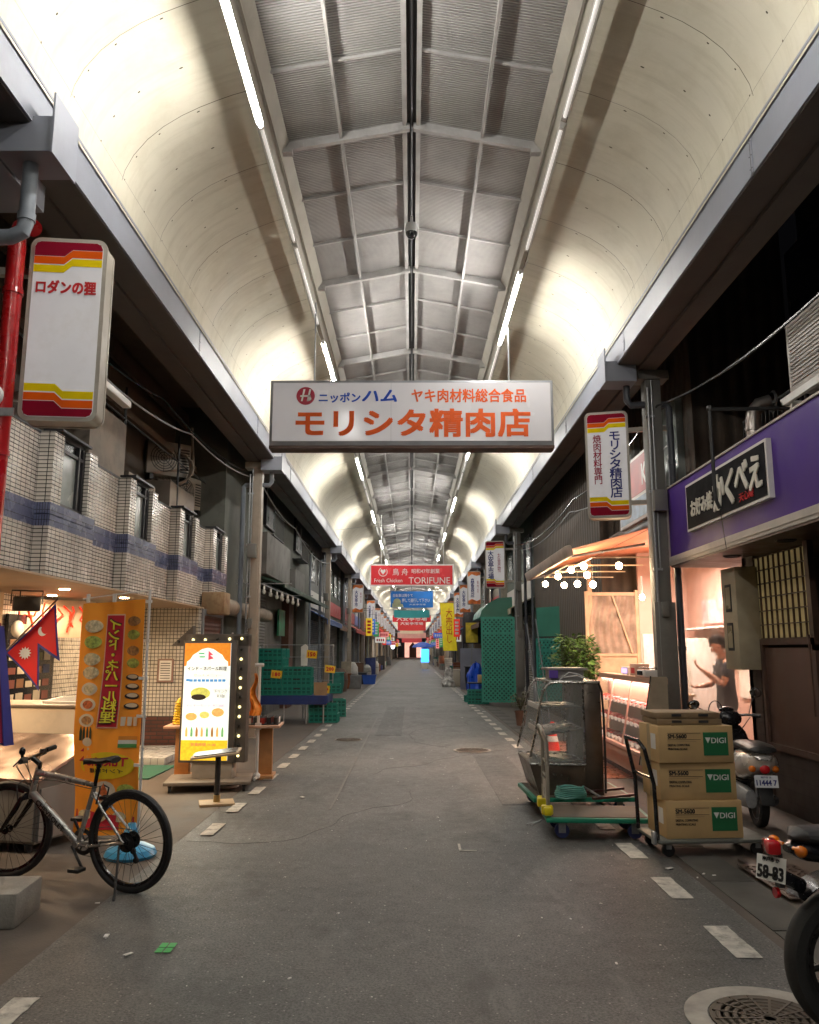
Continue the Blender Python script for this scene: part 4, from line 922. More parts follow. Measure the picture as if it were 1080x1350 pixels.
# far lightboxes: flame tipped
M_flame = mat('flame_band', (.62,.16,.03), .4, 0, .5, 7)
def far_box(loc, label, s_, group, arm):
    t = thing('lightbox_sign', label, 'sign', loc, 0, group)
    W, H, T = .56, 1.4, .2
    g = MB(); g.prism(rrect(W, H, .05, 3), 1, -T/2, T/2); g.build('case', M_signcase, t)
    g = MB(); g.b2(-W/2+.03, W/2-.03, -T/2-.006, -T/2, -H/2+.03, H/2-.03); g.build('face', M_signface, t)
    g = MB()
    g.prism([(-W/2+.03,H/2-.03),(W/2-.03,H/2-.03),(W/2-.03,H/2-.16),(.1,H/2-.2),(-.1,H/2-.13),(-W/2+.03,H/2-.24)], 1, -T/2-.01, -T/2-.006)
    g.build('colour_band', M_flame, t); g = MB()
    g.prism([(-W/2+.03,-H/2+.03),(W/2-.03,-H/2+.03),(W/2-.03,-H/2+.22),(.1,-H/2+.15),(-.1,-H/2+.24),(-W/2+.03,-H/2+.16)], 1, -T/2-.01, -T/2-.006)
    g.build('colour_band', M_flame, t)
    txt(s_, M_navy, t, (-.07, -T/2-.008, 0), .15, .8, bold=.03, lsp=.9, res=1)
    txt('専\n門\n店', MATS['maroon_letters'], t, (.15, -T/2-.008, .05), .07, .5, bold=.0, res=1)
    g = MB(); g.b2(arm*W/2, arm*(W/2+.4), -.03, .03, H*.3, H*.3+.05); g.build('bracket', M_signcase, t)
    return t
b = lightbox((2.58, 25.0, 4.22), -8, 'white lightbox with blue market lettering over the green lattice', arm=1, W=.6)
txt('大\n安\n亭\n市\n場', M_navy, b, (-.13, -.118, -.02), .17, .88, bold=.03, lsp=.9); txt('お\n買\n物\n', MATS['maroon_letters'], b, (.12, -.118, .05), .1, .6, lsp=.9)
far_box((2.62, 34.2, 4.2), 'orange tipped lightbox, second lightbox on the right beyond the butcher stall', '森\n畜\n商\n店', 'projecting lightboxes on the right', 1)
for i, y in enumerate([40.5, 46, 54, 62, 70, 78, 88, 98, 110]):
    far_box((2.65, y, 4.15), f'orange tipped lightbox, {ORD[i+2]} lightbox on the right beyond the butcher stall', '大\n安\n亭\n市', 'projecting lightboxes on the right', 1)
for i, y in enumerate([40.5, 53.5, 63, 70, 78, 86, 95, 105, 118]):
    far_box((-2.68, y, 4.15), f'orange tipped lightbox, {ORD[i]} lightbox on the left beyond the grey building', '大\n安\n亭\n市', 'projecting lightboxes on the left', -1)
# big hanging sign
t = thing('hanging_sign', 'large white overhead sign with orange and blue butcher lettering', 'sign', (0, 11.5, 5.02), 0)
g = MB(); g.b2(-2.06, 2.06, -.12, .14, -.5, .48, bev=.006); g.build('case', mat('sign_frame_grey', (.3,.31,.33), .4, .3, .1, 6), t)
g = MB(); g.b2(-2.02, -.302, -.128, -.12, -.435, .44); g.b2(-.298, 2.02, -.128, -.12, -.435, .44); g.build('face', mat('overhead_sign_face', (.52,.505,.52), .2, 0, .03, 2, dirt=.12, dcol=(.4,.37,.34), emis=.13), t)  # face is not backlit; slight emission added to lift its white
g = MB(); g.b2(-2.06, 2.06, -.13, .15, -.545, -.502); g.build('bottom_rail', mat('brown_rail', (.07,.04,.03), .5, .2), t)
g = MB()
for x in (-1.44, 1.44): g.cyl((x, .02, .48), (x, .02, 1.75), .012, n=6)
g.build('hanger', M_galv, t)
yy = -.131
txt('モリシタ精肉店', M_orange, t, (.02, yy, -.165), 3.38, .40, bold=.05)
txt('ヤキ肉材料総合食品', M_orange, t, (.83, yy, .245), 1.66, .2, bold=.03)
txt('ニッポン', M_blue, t, (-1.05, yy, .215), .60, .145, bold=.04)
txt('ハム', M_blue, t, (-.47, yy, .24), .5, .17, bold=.05, shear=.2)
g = MB(); g.cyl((-1.545, yy+.002, .24), (-1.545, yy-.004, .24), .135, n=32); e = g.build('emblem', mat('crimson_disc', (.38,.01,.04), .4), t)
g = MB()
for x in (-.055, .03): g.prism([(-1.545+x-.012,.16),(-1.545+x+.012,.16),(-1.545+x+.05,.34),(-1.545+x+.022,.34)], 1, yy-.006, yy-.0045)
g.prism([(-1.62,.25),(-1.47,.25),(-1.475,.225),(-1.625,.225)], 1, yy-.006, yy-.0046)
g.prism([(-1.50,.25),(-1.475,.25),(-1.46,.19),(-1.485,.165),(-1.52,.165),(-1.52,.185),(-1.495,.185)], 1, yy-.006, yy-.0046); g.build('mark', M_wlet, e)
# red chicken sign
t = thing('hanging_sign', 'red overhead banner sign of the chicken shop with white border', 'sign', (0, 30.5, 4.40), 0)
g = MB(); g.b2(-1.58, 1.58, -.05, .05, -.41, .41); g.build('border', mat('banner_white', (.75,.72,.7), .4, emis=.05), t)
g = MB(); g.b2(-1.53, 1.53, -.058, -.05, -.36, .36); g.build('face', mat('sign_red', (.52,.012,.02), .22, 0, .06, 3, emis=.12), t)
txt('鳥 舟', M_wlet, t, (-.43, -.062, .12), .58, .26, bold=.0); txt('昭和47年創業', M_wlet, t, (.52, -.062, .15), 1.05, .17, bold=.01)
txt('Fresh Chicken', M_wlet, t, (-.88, -.062, -.2), 1.05, .14); txt('TORIFUNE', M_wlet, t, (.66, -.062, -.2), 1.55, .24, bold=.0)
g = MB(); g.tube([(-1.08+.16*math.cos(a), -.062, .12+.16*math.sin(a)) for a in [R(120+i*20) for i in range(15)]], .014, n=5)
g.prism([(-1.08,.02),(-.99,.13),(-.99,.2),(-1.04,.22),(-1.08,.17),(-1.12,.22),(-1.17,.2),(-1.17,.13)], 1, -.064, -.058); g.build('emblem', M_wlet, t)
g = MB()
for x in (-1.15, 1.2): g.cyl((x, 0, .41), (x, 0, 2.3), .015, n=6)
g.build('hanger', M_white, t)
def banner(y, z, W, H, name, col, label, text=None, tcol=None, extra=None, gm=0):
    t = thing('overhead_banner', label, 'banner', (0, y, z), 0)
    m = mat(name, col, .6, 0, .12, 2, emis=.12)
    g = MB(); g.grid(lambda u, v: (-W/2+W*u, .03*math.sin(u*9), -H/2+H*v-.03*math.sin(u*3.14)), 24, 2); g.grid(lambda u, v: (-W/2+W*u, .012+.03*math.sin(u*9), -H/2+H*v-.03*math.sin(u*3.14)), 24, 2); g.build('cloth', m, t)
    g = MB()
    for x in (-W/2+.05, W/2-.05): g.cyl((x, 0, H/2-.1), (x, 0, H/2+1.5), .015, n=5)
    g.tube([(-2.7,0,H/2+.01),(2.7,0,H/2+.01)], .012, n=5); g.build('hanger', M_galv, t)
    if text:
        for s_, x, zz, w_, h_ in text: txt(s_, tcol, t, (x, -.045, zz), w_, h_, bold=.02, res=1)
    if extra: extra(t)
    return t
def hand(t):
    g = MB(); g.ell((-.9,-.05,-.18),(.25,.01,.22),10); g.prism([(-1.2,-.5),(-.5,-.5),(-.55,-.3),(-1.2,-.25)],1,-.05,-.045); g.build('emblem', mat('pale_print', (.6,.65,.4), .6), t)
banner(50, 4.72, 2.6, 1.0, 'banner_blue', (.02,.16,.5), 'blue overhead banner with white lettering about walking bicycles', [('自転車は降りて', -.55, .22, 1.2, .2), ('押して通行して下さい', .25, -.08, 1.7, .24), ('大安亭市場', .35, -.33, 1.0, .1)], M_wlet, hand)
banner(55, 4.05, 2.4, .5, 'banner_teal', (.03,.25,.25), 'teal and yellow overhead banner just below the blue one')
banner(62, 4.0, 2.9, .5, 'banner_red', (.55,.02,.03), 'red overhead banner with large white characters beyond the blue one', [('大安亭市場', 0, 0, 2.3, .36)], M_wlet)
banner(76, 3.9, 2.6, .9, 'banner_red2', (.5,.03,.03), 'second red overhead banner, smaller in view, far down the arcade', [('大安亭市場', 0, .2, 2.1, .3)], M_wlet)
banner(92, 3.3, 3.2, .6, 'banner_pink', (.6,.3,.25), 'pinkish overhead banner far down the arcade above the blue one at the end')
banner(118, 3.9, 3.4, .9, 'banner_blue2', (.05,.12,.4), 'small dark blue banner farthest down the arcade')
banner(68, 4.35, 2.2, .35, 'banner_red3', (.5,.05,.04), 'thin red and white overhead banner between the two large red ones')
banner(84, 3.6, 2.4, .5, 'banner_cream', (.6,.5,.35), 'cream overhead banner far down the arcade between red ones')
banner(104, 4.3, 3.0, .6, 'banner_red4', (.55,.08,.06), 'red overhead banner almost at the end of the arcade')
banner(140, 3.4, 3.4, .8, 'banner_red5', (.5,.05,.06), 'dark red overhead banner at the very end of the arcade')
# yellow vertical banner on the right
t = thing('vertical_banner', 'tall yellow banner with red writing hanging on the right far side', 'banner', (1.95, 45, 2.85), 0)
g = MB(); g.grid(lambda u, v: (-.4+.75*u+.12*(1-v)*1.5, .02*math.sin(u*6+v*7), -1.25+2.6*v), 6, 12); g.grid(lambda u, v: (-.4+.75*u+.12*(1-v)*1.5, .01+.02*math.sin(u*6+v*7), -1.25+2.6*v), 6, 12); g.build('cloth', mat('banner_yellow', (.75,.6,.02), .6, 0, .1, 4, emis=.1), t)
txt('大\n売\n出\nし', M_red, t, (.1, -.05, .1), .35, 1.9, lsp=.9, res=1)
g = MB(); g.tube([(-.45,0,1.36),(.9,0,1.36)], .015, n=5); g.build('rod', M_galv, t)
# small projecting shop boards far down both sides
q = random.Random(31); PC = [('red',(.6,.03,.02)),('yellow',(.75,.5,.03)),('white',(.7,.68,.62)),('blue',(.03,.12,.5)),('pink',(.7,.25,.25)),('green',(.04,.3,.1))]
for i in range(36):
    sx = -1 if i % 2 else 1; y = 43+(i//2)*5.2+q.uniform(-1,1); cn, cc = PC[(i*7+i//6) % 6]; tall = q.random() < .6
    t = thing('shop_board', f'small {"upright" if tall else "wide"} {cn} shop board, {ORD[i//2]} down the {"left" if sx < 0 else "right"} side beyond the red sign', 'sign', (sx*q.uniform(2.05,2.7), y, q.uniform(2.2,3.0)))
    w_, h_ = (.32,.9) if tall else (.75,.38)
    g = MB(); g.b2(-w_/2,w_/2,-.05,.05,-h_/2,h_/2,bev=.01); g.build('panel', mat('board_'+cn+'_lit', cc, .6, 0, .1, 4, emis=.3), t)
    g = MB(); n = 4
    for k in range(n):
        if tall: g.b2(-.09,.09,-.056,-.05,-h_*.36+k*h_*.2,-h_*.36+k*h_*.2+h_*.13)
        else: g.b2(-w_*.36+k*w_*.2,-w_*.36+k*w_*.2+w_*.13,-.056,-.05,-.09,.09)
    g.build('printed_band', M_wlet if cn in ('red','blue','green') else M_red, t)
    g = MB(); g.tube([(0,0,h_/2),(0,0,h_/2+.5),(sx*.5,0,h_/2+.5)], .012, n=5); g.build('bracket', M_dark, t)
# lantern garlands
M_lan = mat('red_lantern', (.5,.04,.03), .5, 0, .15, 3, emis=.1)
def garland(sx, ya, yb, label):
    t = thing('lantern_garland', label, 'lanterns', (sx*2.55, ya, 3.15))
    n = int((yb-ya)/1.1)
    for k in range(n):
        g = MB(); y = k*1.1; g.ell((0, y, 0), (.11, .11, .16), 8); g.cyl((0,y,.17),(0,y,.26),.05,n=6); g.build('lantern', M_lan, t)
    g = MB(); g.tube([(0,-.5,.27),(0,n*1.1,.27)], .01, n=4); g.build('cord', M_dark, t)
garland(-1, 50, 118, 'row of small red lanterns strung along the left shops'); garland(1, 50, 118, 'row of small red lanterns strung along the right shops')

# ================================================================ rows of farther shops
WALLC = [('wall_ochre',(.2,.16,.11)),('wall_grey',(.17,.17,.165)),('wall_brown',(.11,.085,.065)),('wall_cream',(.3,.27,.22)),('wall_green',(.09,.11,.09)),('wall_white',(.36,.35,.33))]
SHC = [M_shut, M_shutg, rib_mat('cream_shutter', (.28,.25,.2), .075, 1, .45, .2, .01), rib_mat('blue_grey_shutter', (.12,.15,.18), .075, 1, .45, .2, .01)]
AWC = [('awning_green',(.03,.12,.07)),('awning_red',(.3,.03,.02)),('awning_cream',(.4,.34,.24)),('awning_blue',(.03,.07,.2)),('awning_brown',(.12,.06,.03))]
M_glow = mat('warm_lit_window', (.8,.6,.4), emis=1.1, ecol=(1,.78,.55), var=.3)
def shop(sx, y0, y1, i, side, seed):
    q = random.Random(seed); cn, cc = q.choice(WALLC); sn = q.choice(SHC); an, ac = q.choice(AWC)
    x = q.uniform(3.25, 3.7)
    t = thing('market_shop', f'{cn.split("_")[1]} shop with {an.split("_")[1]} trim, {ORD[i]} on the {side} past the {"green canopy" if sx < 0 else "green lattice"}', 'building', (sx*x, y0, 0))
    L_ = y1-y0; m = mat(cn, cc, .8, 0, .2, 1.2, dirt=.6)
    def bx(g, a, b, c, d, e, f, **k): g.b2(sx*a, sx*b, c, d, e, f, **k)
    g = MB(); bx(g, 0, 1.5, .0, L_, 2.75, 7.5); bx(g, 0, .5, 0, .25, .005, 2.75); bx(g, 0, .5, L_-.25, L_, .005, 2.75); bx(g, .5, 1.5, 0, L_, .005, 2.75); g.build('wall', m, t)
    if q.random() < (.7 if y0 < 55 else .45):
        g = MB(); bx(g, .12, .2, .26, L_-.26, .01, 2.74); g.build('shutter', sn, t)
    else:
        g = MB(); bx(g, .4, .49, .26, L_-.26, .9, 2.6); g.build('shop_window', M_glow if q.random() < .75 and y0 > 55 else M_fr, t)
        g = MB(); bx(g, -.1, .4, .3, L_-.3, .01, .85, bev=.01); g.build('counter', mat('counter_steel', (.3,.29,.28), .4, .5), t)
    if q.random() < .8:
        am = mat(an, ac, .7, 0, .15, 3, dirt=.3); z = q.uniform(2.6, 2.9); p = q.uniform(.5, .9)
        g = MB(); g.prism([(0, z+.35), (-sx*p, z), (-sx*p, z-.18), (-sx*(p-.02), z-.18), (-sx*(p-.02), z-.02), (0, z+.32)], 1, .1, L_-.1); g.build('awning', am, t)
    if q.random() < .8:
        g = MB(); bx(g, -.06, -.002, .4, L_-.4, 3.15, 3.75); b_ = g.build('sign_board', mat(q.choice(['board_white','board_red','board_yellow','board_blue']), {'a':(0,0,0)}.get('b', (.4,.36,.3)) , .5, 0, .3, 2), t)
    for k in range(int(L_/2.2)):
        yy = .6+k*2.2
        g = MB(); bx(g, -.03, .02, yy, yy+1.2, 4.1, 5.2); f = g.build('window', M_fr, t)
        g = MB(); bx(g, -.035, -.03, yy+.06, yy+1.14, 4.16, 5.14); g.build('pane', M_frost, f)
    g = MB(); g.cyl((-sx*.06, .1, .01), (-sx*.06, .1, 5), .04, n=6); g.build('drain_pipe', M_pipe, t)
mat('board_white', (.5,.48,.44), .5, 0, .1); mat('board_red', (.35,.03,.03), .5); mat('board_yellow', (.55,.4,.05), .5); mat('board_blue', (.05,.1,.3), .5)
y = 28.8; i = 0; q = random.Random(11)
while y < 190 and i < 20: L_ = q.uniform(5, 8)*(1 if y < 80 else 1.7); shop(-1, y, y+L_-.02, i, 'left', 100+i); y += L_; i += 1
y = 24.4; i = 0
while y < 190 and i < 20: L_ = q.uniform(5, 8)*(1 if y < 80 else 1.7); shop(1, y, y+L_-.02, i, 'right', 300+i); y += L_; i += 1
# the end of the street
t = thing('far_building', 'dark building with a glowing arched entrance closing the far end of the arcade', 'building', (0, 196, 0))
g = MB(); g.b2(-12, 12, .6, 4, 0.01, 12); g.build('wall', mat('end_wall', (.03,.035,.06), .8), t)
g = MB(); g.prism([(-1.7,.02),(2.3,.02),(2.3,5.2),(1.8,6.2),(.3,6.8),(-1.2,6.2),(-1.7,5.2)], 1, .4, .59); g.build('entrance', mat('glowing_entrance', (1,.7,.55), emis=.5, ecol=(1,.5,.4), var=.3, vs=.8), t)
g = MB(); g.prism([(-.6,.02),(1.1,.02),(1.1,2.6),(.25,3.6),(-.6,2.6)], 1, .2, .39); g.build('arch', mat('dark_arch', (.06,.02,.015), .7), t)
g = MB(); g.b2(-3, 3.6, .2, .55, 7.0, 8.8); g.build('lit_sign', mat('far_red_sign', (.7,.15,.12), emis=.9, var=.3), t)
t = thing('glowing_sign', 'cyan blue glowing sign standing in the right shops far away', 'sign', (1.15, 72, .0))
g = MB(); g.b2(-.35, .35, -.1, .1, .6, 1.75, bev=.05); g.build('panel', mat('cyan_light', (.1,.5,1), emis=1.6, ecol=(.04,.3,1), var=0), t)
g = MB(); g.b2(-.3, .3, -.08, .08, .01, .6); g.build('foot', M_white, t)
t = thing('parasol', 'dark blue umbrella behind the glowing sign far away', 'umbrella', (1.0, 75, 1.9))
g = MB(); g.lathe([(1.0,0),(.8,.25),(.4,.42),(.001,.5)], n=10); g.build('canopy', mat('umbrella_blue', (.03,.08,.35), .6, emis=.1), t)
g = MB(); g.cyl((0,0,-1.9),(0,0,.4),.03,n=6); g.build('pole', M_galv, t)
t = thing('glowing_sign', 'white glowing shop light on the left side far away', 'sign', (-2.3, 100, 2.2))
g = MB(); g.ell((0,0,0), (.25,.2,.4), 10); g.build('lamp', mat('white_light', (1,1,1), emis=3, ecol=(.8,.9,1), var=0), t)
# ================================================================ left foreground and middle objects
# --- nobori banner seen from behind (mirrored print)
M_nob = mat('orange_nobori_cloth', (.95,.34,.025), .75, 0, .12, 2.5, bump=.15, bs=15)
t = thing('nobori_banner', 'tall orange banner with mirrored lettering and plates of food behind the bicycle', 'banner', (-2.19, 6.72, 0), -14)
W_, Z0, Z1 = .57, .17, 2.02
def cl(x, z, o=0):  # cloth wave
    return .026*math.sin(x*9+z*2.2)+.008*math.sin(x*31+z*4)+.016*math.sin(z*6.5+x*3)*(1-(z-Z0)/2.2) + o
g = MB(); g.grid(lambda u, v: (-W_*(1-u)-.02*math.sin(v*2.5)*(1-u), cl(-W_*(1-u), Z0+(Z1-Z0)*v), Z0+(Z1-Z0)*v-.03*(1-u)), 14, 40)
cloth = g.build('cloth', M_nob, t)
def onc(name, poly, m, o=-.004, parent=cloth):   # flat print laid on the cloth, subdivided so that it follows the waves
    bm = bmesh.new(); vs = [bm.verts.new((x, 0, z)) for x, z in poly]; f = bm.faces.new(vs); f.normal_update()
    bmesh.ops.triangulate(bm, faces=[f]); bmesh.ops.subdivide_edges(bm, edges=bm.edges[:], cuts=3, use_grid_fill=True)
    for v in bm.verts: v.co.y = cl(v.co.x, v.co.z, o)
    mb = MB(); mb.bm.free(); mb.bm = bm; return mb.build(name, m, parent)
def ellp(cx, cz, rx, rz_, n=18): return [(cx+rx*math.cos(2*math.pi*k/n), cz+rz_*math.sin(2*math.pi*k/n)) for k in range(n)]
def wrap(o, off):
    if not o: return
    for v in o.data.vertices:
        x = v.co.x+o.location.x; z = v.co.z+o.location.z; v.co.y = v.co.y + cl(x, z, off) - o.location.y
    return o
nx = -.285
onc('red_panel', [(nx-.085,.98),(nx+.085,.98),(nx+.085,1.90),(nx-.085,1.90)], mat('cream_outline', (.75,.45,.3), .7), -.003)
onc('red_panel', [(nx-.077,.99),(nx+.077,.99),(nx+.077,1.89),(nx-.077,1.89)], mat('nobori_red', (.5,.012,.03), .7), -.005)
wrap(txt('イ\nン\nド\n・\nネ\nパ\nー\nル\n料\n理', mat('nobori_outline', (.1,.02,.02), .7), cloth, (nx, 0, 1.44), .135, .85, bold=.06, mirror=True, lsp=.84, ext=.0005), -.008)
wrap(txt('イ\nン\nド\n・\nネ\nパ\nー\nル\n料\n理', mat('nobori_yellow', (.8,.72,.05), .7), cloth, (nx, 0, 1.44), .12, .83, bold=.03, mirror=True, lsp=.84, ext=.0005), -.012)
pl = mat('plate_print', (.66,.56,.42), .7); fd = [mat('food_red', (.5,.12,.03), .7, 0, .5, 40), mat('food_green', (.35,.42,.08), .7, 0, .5, 40), mat('food_brown', (.4,.2,.07), .7, 0, .5, 40), mat('food_pale', (.6,.5,.3), .7, 0, .4, 40)]
for k, (z, fi) in enumerate(((1.80,3),(1.67,1),(1.53,3),(1.42,3),(1.29,3),(1.165,0),(1.04,2))):
    onc('plate', ellp(-.47, z, .075, .052), pl if k > 3 else fd[fi], -.004); onc('food', ellp(-.47, z, .052, .034), fd[fi], -.006)
for k, (z, fi) in enumerate(((1.84,2),(1.73,1),(1.60,2),(1.50,1),(1.385,0),(1.31,3),(1.235,0),(1.155,3))):
    onc('plate', ellp(-.10, z, .07, .027 if k > 3 else .04), mat('black_dish', (.02,.015,.012), .6) if k > 3 else fd[fi], -.004); onc('food', ellp(-.10, z+.007, .055, .017 if k > 3 else .026), fd[fi] if k <= 3 else pl, -.006)
for x in (-.16, -.11, -.06): onc('glass', [(x-.016,1.0),(x+.016,1.0),(x+.02,1.07),(x-.02,1.07)], pl, -.005)
for x in (-.52, -.49, -.455, -.42): onc('bottle', [(x-.012,.88),(x+.012,.88),(x+.012,.95),(x+.004,.99),(x-.004,.99),(x-.012,.95)], mat('bottle_print', (.03,.04,.02), .6), -.005)
onc('plate', ellp(-.45, .87, .05, .035), pl, -.006)
onc('nepal_flag', [(-.42,.70),(-.53,.72),(-.45,.79),(-.52,.795),(-.42,.87)], mat('nobori_red', (.5,.012,.03)), -.004)
for z_, r_ in ((.815,.012),(.755,.014)): onc('moon', ellp(-.44, z_, r_, r_, 8), pl, -.006)
for k, mm_ in enumerate((mat('flag_green', (.06,.25,.06), .7), mat('flag_white', (.6,.6,.55), .7), mat('flag_saffron', (.7,.25,.03), .7))): onc('india_flag', [(-.18,.83+k*.03),(-.03,.83+k*.03),(-.03,.86+k*.03),(-.18,.86+k*.03)], mm_, -.004)
onc('yellow_oval', ellp(-.275, .69, .24, .105, 28), mat('oval_yellow', (.78,.55,.01), .7), -.004)
wrap(txt('Tukche', mat('nobori_red', (.5,.012,.03)), cloth, (-.27, 0, .72), .36, .065, bold=.04, mirror=True, ext=.0005), -.008)
wrap(txt('インド料理', M_blet, cloth, (-.27, 0, .65), .3, .035, bold=.02, mirror=True, ext=.0005), -.008)
onc('food', ellp(-.28, .48, .10, .09), pl, -.004); onc('food', [(-.34,.42),(-.22,.42),(-.28,.56)], fd[0], -.006); onc('food', ellp(-.1, .5, .07, .05), fd[1], -.005)
onc('drape', [(-.55,.2),(-.02,.2),(-.02,.3),(-.55,.34)], mat('nobori_red', (.5,.012,.03)), -.004)
for x in (-.46,-.3,-.14): onc('food', ellp(x, .3, .06, .04), fd[3], -.006)
g = MB(); g.tube([(.035,0,.08),(.035,0,1.0),(.03,.0,1.6),(.03,0,2.1)], .011, n=8); g.tube([(.03,0,2.09),(-.2,0,2.07),(-.6,0,2.03)], .006, n=6); g.build('pole', M_white, t)
g = MB()
for z in (2.0, 1.68, 1.38, 1.08, .7): g.b2(-.03, .05, -.008, .008, z-.012, z+.012)
for x in (-.3, -.55): g.b2(x-.015, x+.015, -.006, .006, 2.0, 2.07)
g.build('loop', M_pap, t)
M_cy = mat('cyan_plastic', (.05,.30,.55), .35, 0, .1, 5)
g = MB(); g.lathe([(.19,.008),(.20,.03),(.18,.07),(.12,.10),(.05,.12),(.04,.14),(.06,.15),(.06,.2),(.045,.22),(.03,.26),(.001,.26)], c=(-.02, 0, 0), n=28); g.build('water_base', M_cy, t)

# --- menu light sign on wheeled cart
t = thing('menu_light_sign', 'glowing white and yellow menu board in a grey bulb studded frame with arrow', 'lit sign', (-2.45, 9.98, 0), -4)
M_sf = mat('sign_frame_paint', (.115,.10,.09), .5, .2, .1, 8, dirt=.3)
g = MB(); g.b2(-.30,.36,-.09,.12,.30,1.72,bev=.006); g.b2(.30,.48,-.02,.12,.30,1.78,bev=.004); g.b2(-.30,.48,-.02,.12,1.65,1.80,bev=.004)
g.prism([(-.48,1.66),(-.22,1.90),(-.22,1.80),(-.3,1.80),(-.3,1.66)],1,0,.1); g.build('frame', M_sf, t)
M_lf = mat('lit_menu_white', (1,.97,.9), .4, 0, .03, 4, emis=.42, ecol=(.9,1,.9))
g = MB(); g.b2(-.27,.29,-.105,-.09,.33,1.69); f = g.build('panel', M_lf, t)
def litm(n, c, e=.33): return mat('lit_'+n, c, .4, 0, .15, 30, emis=e)
g = MB(); g.prism([(-.27,1.69),(-.27,1.42),(-.245,1.42),(-.24,1.47),(-.2,1.5),(-.17,1.55),(-.12,1.58),(-.06,1.62),(.01,1.635),(.08,1.62),(.14,1.58),(.19,1.55),(.22,1.5),(.26,1.47),(.265,1.42),(.29,1.42),(.29,1.69)],1,-.107,-.105); g.build('arch_border', litm('orange',(.9,.3,.03)), f)
g = MB(); g.b2(-.27,.29,-.107,-.105,.33,.56); g.build('footer', litm('yellow',(.95,.62,.03)), f)
g = MB(); g.b2(-.24,-.2,-.109,-.107,1.24,1.27)
for k in range(9): g.b2(-.2+k*.05,-.16+k*.05,-.107,-.105,1.235,1.265)
g.build('blue_row', litm('blue',(.1,.35,.7)), f)
for (x,z,rx_,rz_,c) in ((-.06,1.1,.12,.07,'green'),(-.16,.83,.07,.045,'amber'),(.0,.85,.06,.04,'gold'),(.16,.88,.075,.05,'amber')):
    g = MB(); g.prism(ellp(x,z,rx_,rz_),1,-.107,-.105); g.build('dish', litm(c, {'green':(.7,.7,.15),'amber':(.85,.5,.15),'gold':(.85,.75,.2)}[c]), f)
g = MB(); g.prism(ellp(-.08,1.055,.09,.035,14),1,-.109,-.107); g.build('dish', litm('dark_dish',(.05,.04,.03),.05), f)
for k in range(8):
    g = MB(); x=-.21+k*.062; g.prism([(x-.014,.60),(x+.014,.60),(x+.014,.67),(x+.005,.71),(x-.005,.71),(x-.014,.67)],1,-.107,-.105); g.build('bottle', litm(['amber','green2','brown'][k%3], [(.85,.5,.15),(.2,.5,.2),(.45,.22,.06)][k%3]), f)
LB = litm('ink',(.15,.07,.06),.02)
txt('インド・ネパール料理', LB, f, (.01,-.108,1.39), .48, .05, bold=.02); txt('セットメニュー', litm('red_ink',(.8,.2,.2),.15), f, (.02,-.108,1.31), .34, .035)
txt('ドリンク\n￥100', LB, f, (.19,-.108,1.10), .15, .1); txt('ディナーセット ￥1,200', litm('purple_ink',(.5,.3,.6),.1), f, (0,-.108,.96), .46, .04)
txt('営業時間 11:00', litm('red_ink',(.8,.2,.2)), f, (.0,-.108,.51), .3, .035); txt('営業中', LB, f, (.16,-.108,.40), .14, .05)
g = MB(); g.b2(-.10,-.03,-.109,-.107,1.56,1.575); g.b2(-.09,-.02,-.109,-.107,1.52,1.535); g.build('mini_flag', litm('flag_green',(.1,.5,.2)), f)
g = MB(); g.prism([(.02,1.49),(.09,1.51),(.04,1.545),(.08,1.55),(.02,1.6)],1,-.109,-.107); g.build('mini_flag', litm('flag_red',(.8,.1,.15)), f)
M_bon = mat('small_lit_bulb', (1,.9,.5), .3, emis=1.2, ecol=(1,.85,.35), var=0); M_boff = mat('small_dead_bulb', (.02,.018,.015), .3)
k = 0
for (x, z) in [(-.38,1.71),(-.2,1.73),(-.05,1.73),(.1,1.735),(.25,1.74),(.40,1.745)]+[(.40,.38+i*.112) for i in range(12)]:
    g = MB(); g.ell((x,-.035,z), (.018,.018,.018), 8); g.build('bulb', M_bon if k in (1,2,4,5,6,8,10,11,13,14,16) else M_boff, t); k += 1
g = MB(); g.b2(-.14,.34,-.06,.14,.12,.30,bev=.004); g.build('pedestal', mat('pedestal_grey', (.32,.29,.25), .6, dirt=.4), t)
L_ = bpy.data.lights.new('menu_glow', 'AREA'); L_.shape = 'RECTANGLE'; L_.size = .55; L_.size_y = 1.3; L_.energy = 5; L_.color = (.95,1,.85)
lo = bpy.data.objects.new('menu_glow', L_); C.objects.link(lo); lo.location = (-2.51, 9.8, 1.0); lo.rotation_euler = (R(-90), 0, R(-4))
t = thing('wheeled_platform', 'low grey wheeled platform under the glowing menu board', 'dolly', (-2.42, 9.95, 0), 8)
g = MB(); g.b2(-.45,.52,-.32,.36,.085,.12,bev=.004); g.build('deck', mat('deck_grey', (.2,.17,.14), .7, 0, .2, 4, dirt=.5), t)
for x in (-.38,.45):
    for y in (-.26,.3):
        g = MB(); g.cyl((x-.014,y,.04),(x+.014,y,.04),.038,n=14); g.b2(x-.02,x+.02,y-.02,y+.03,.06,.085); g.build('caster', M_black, t)
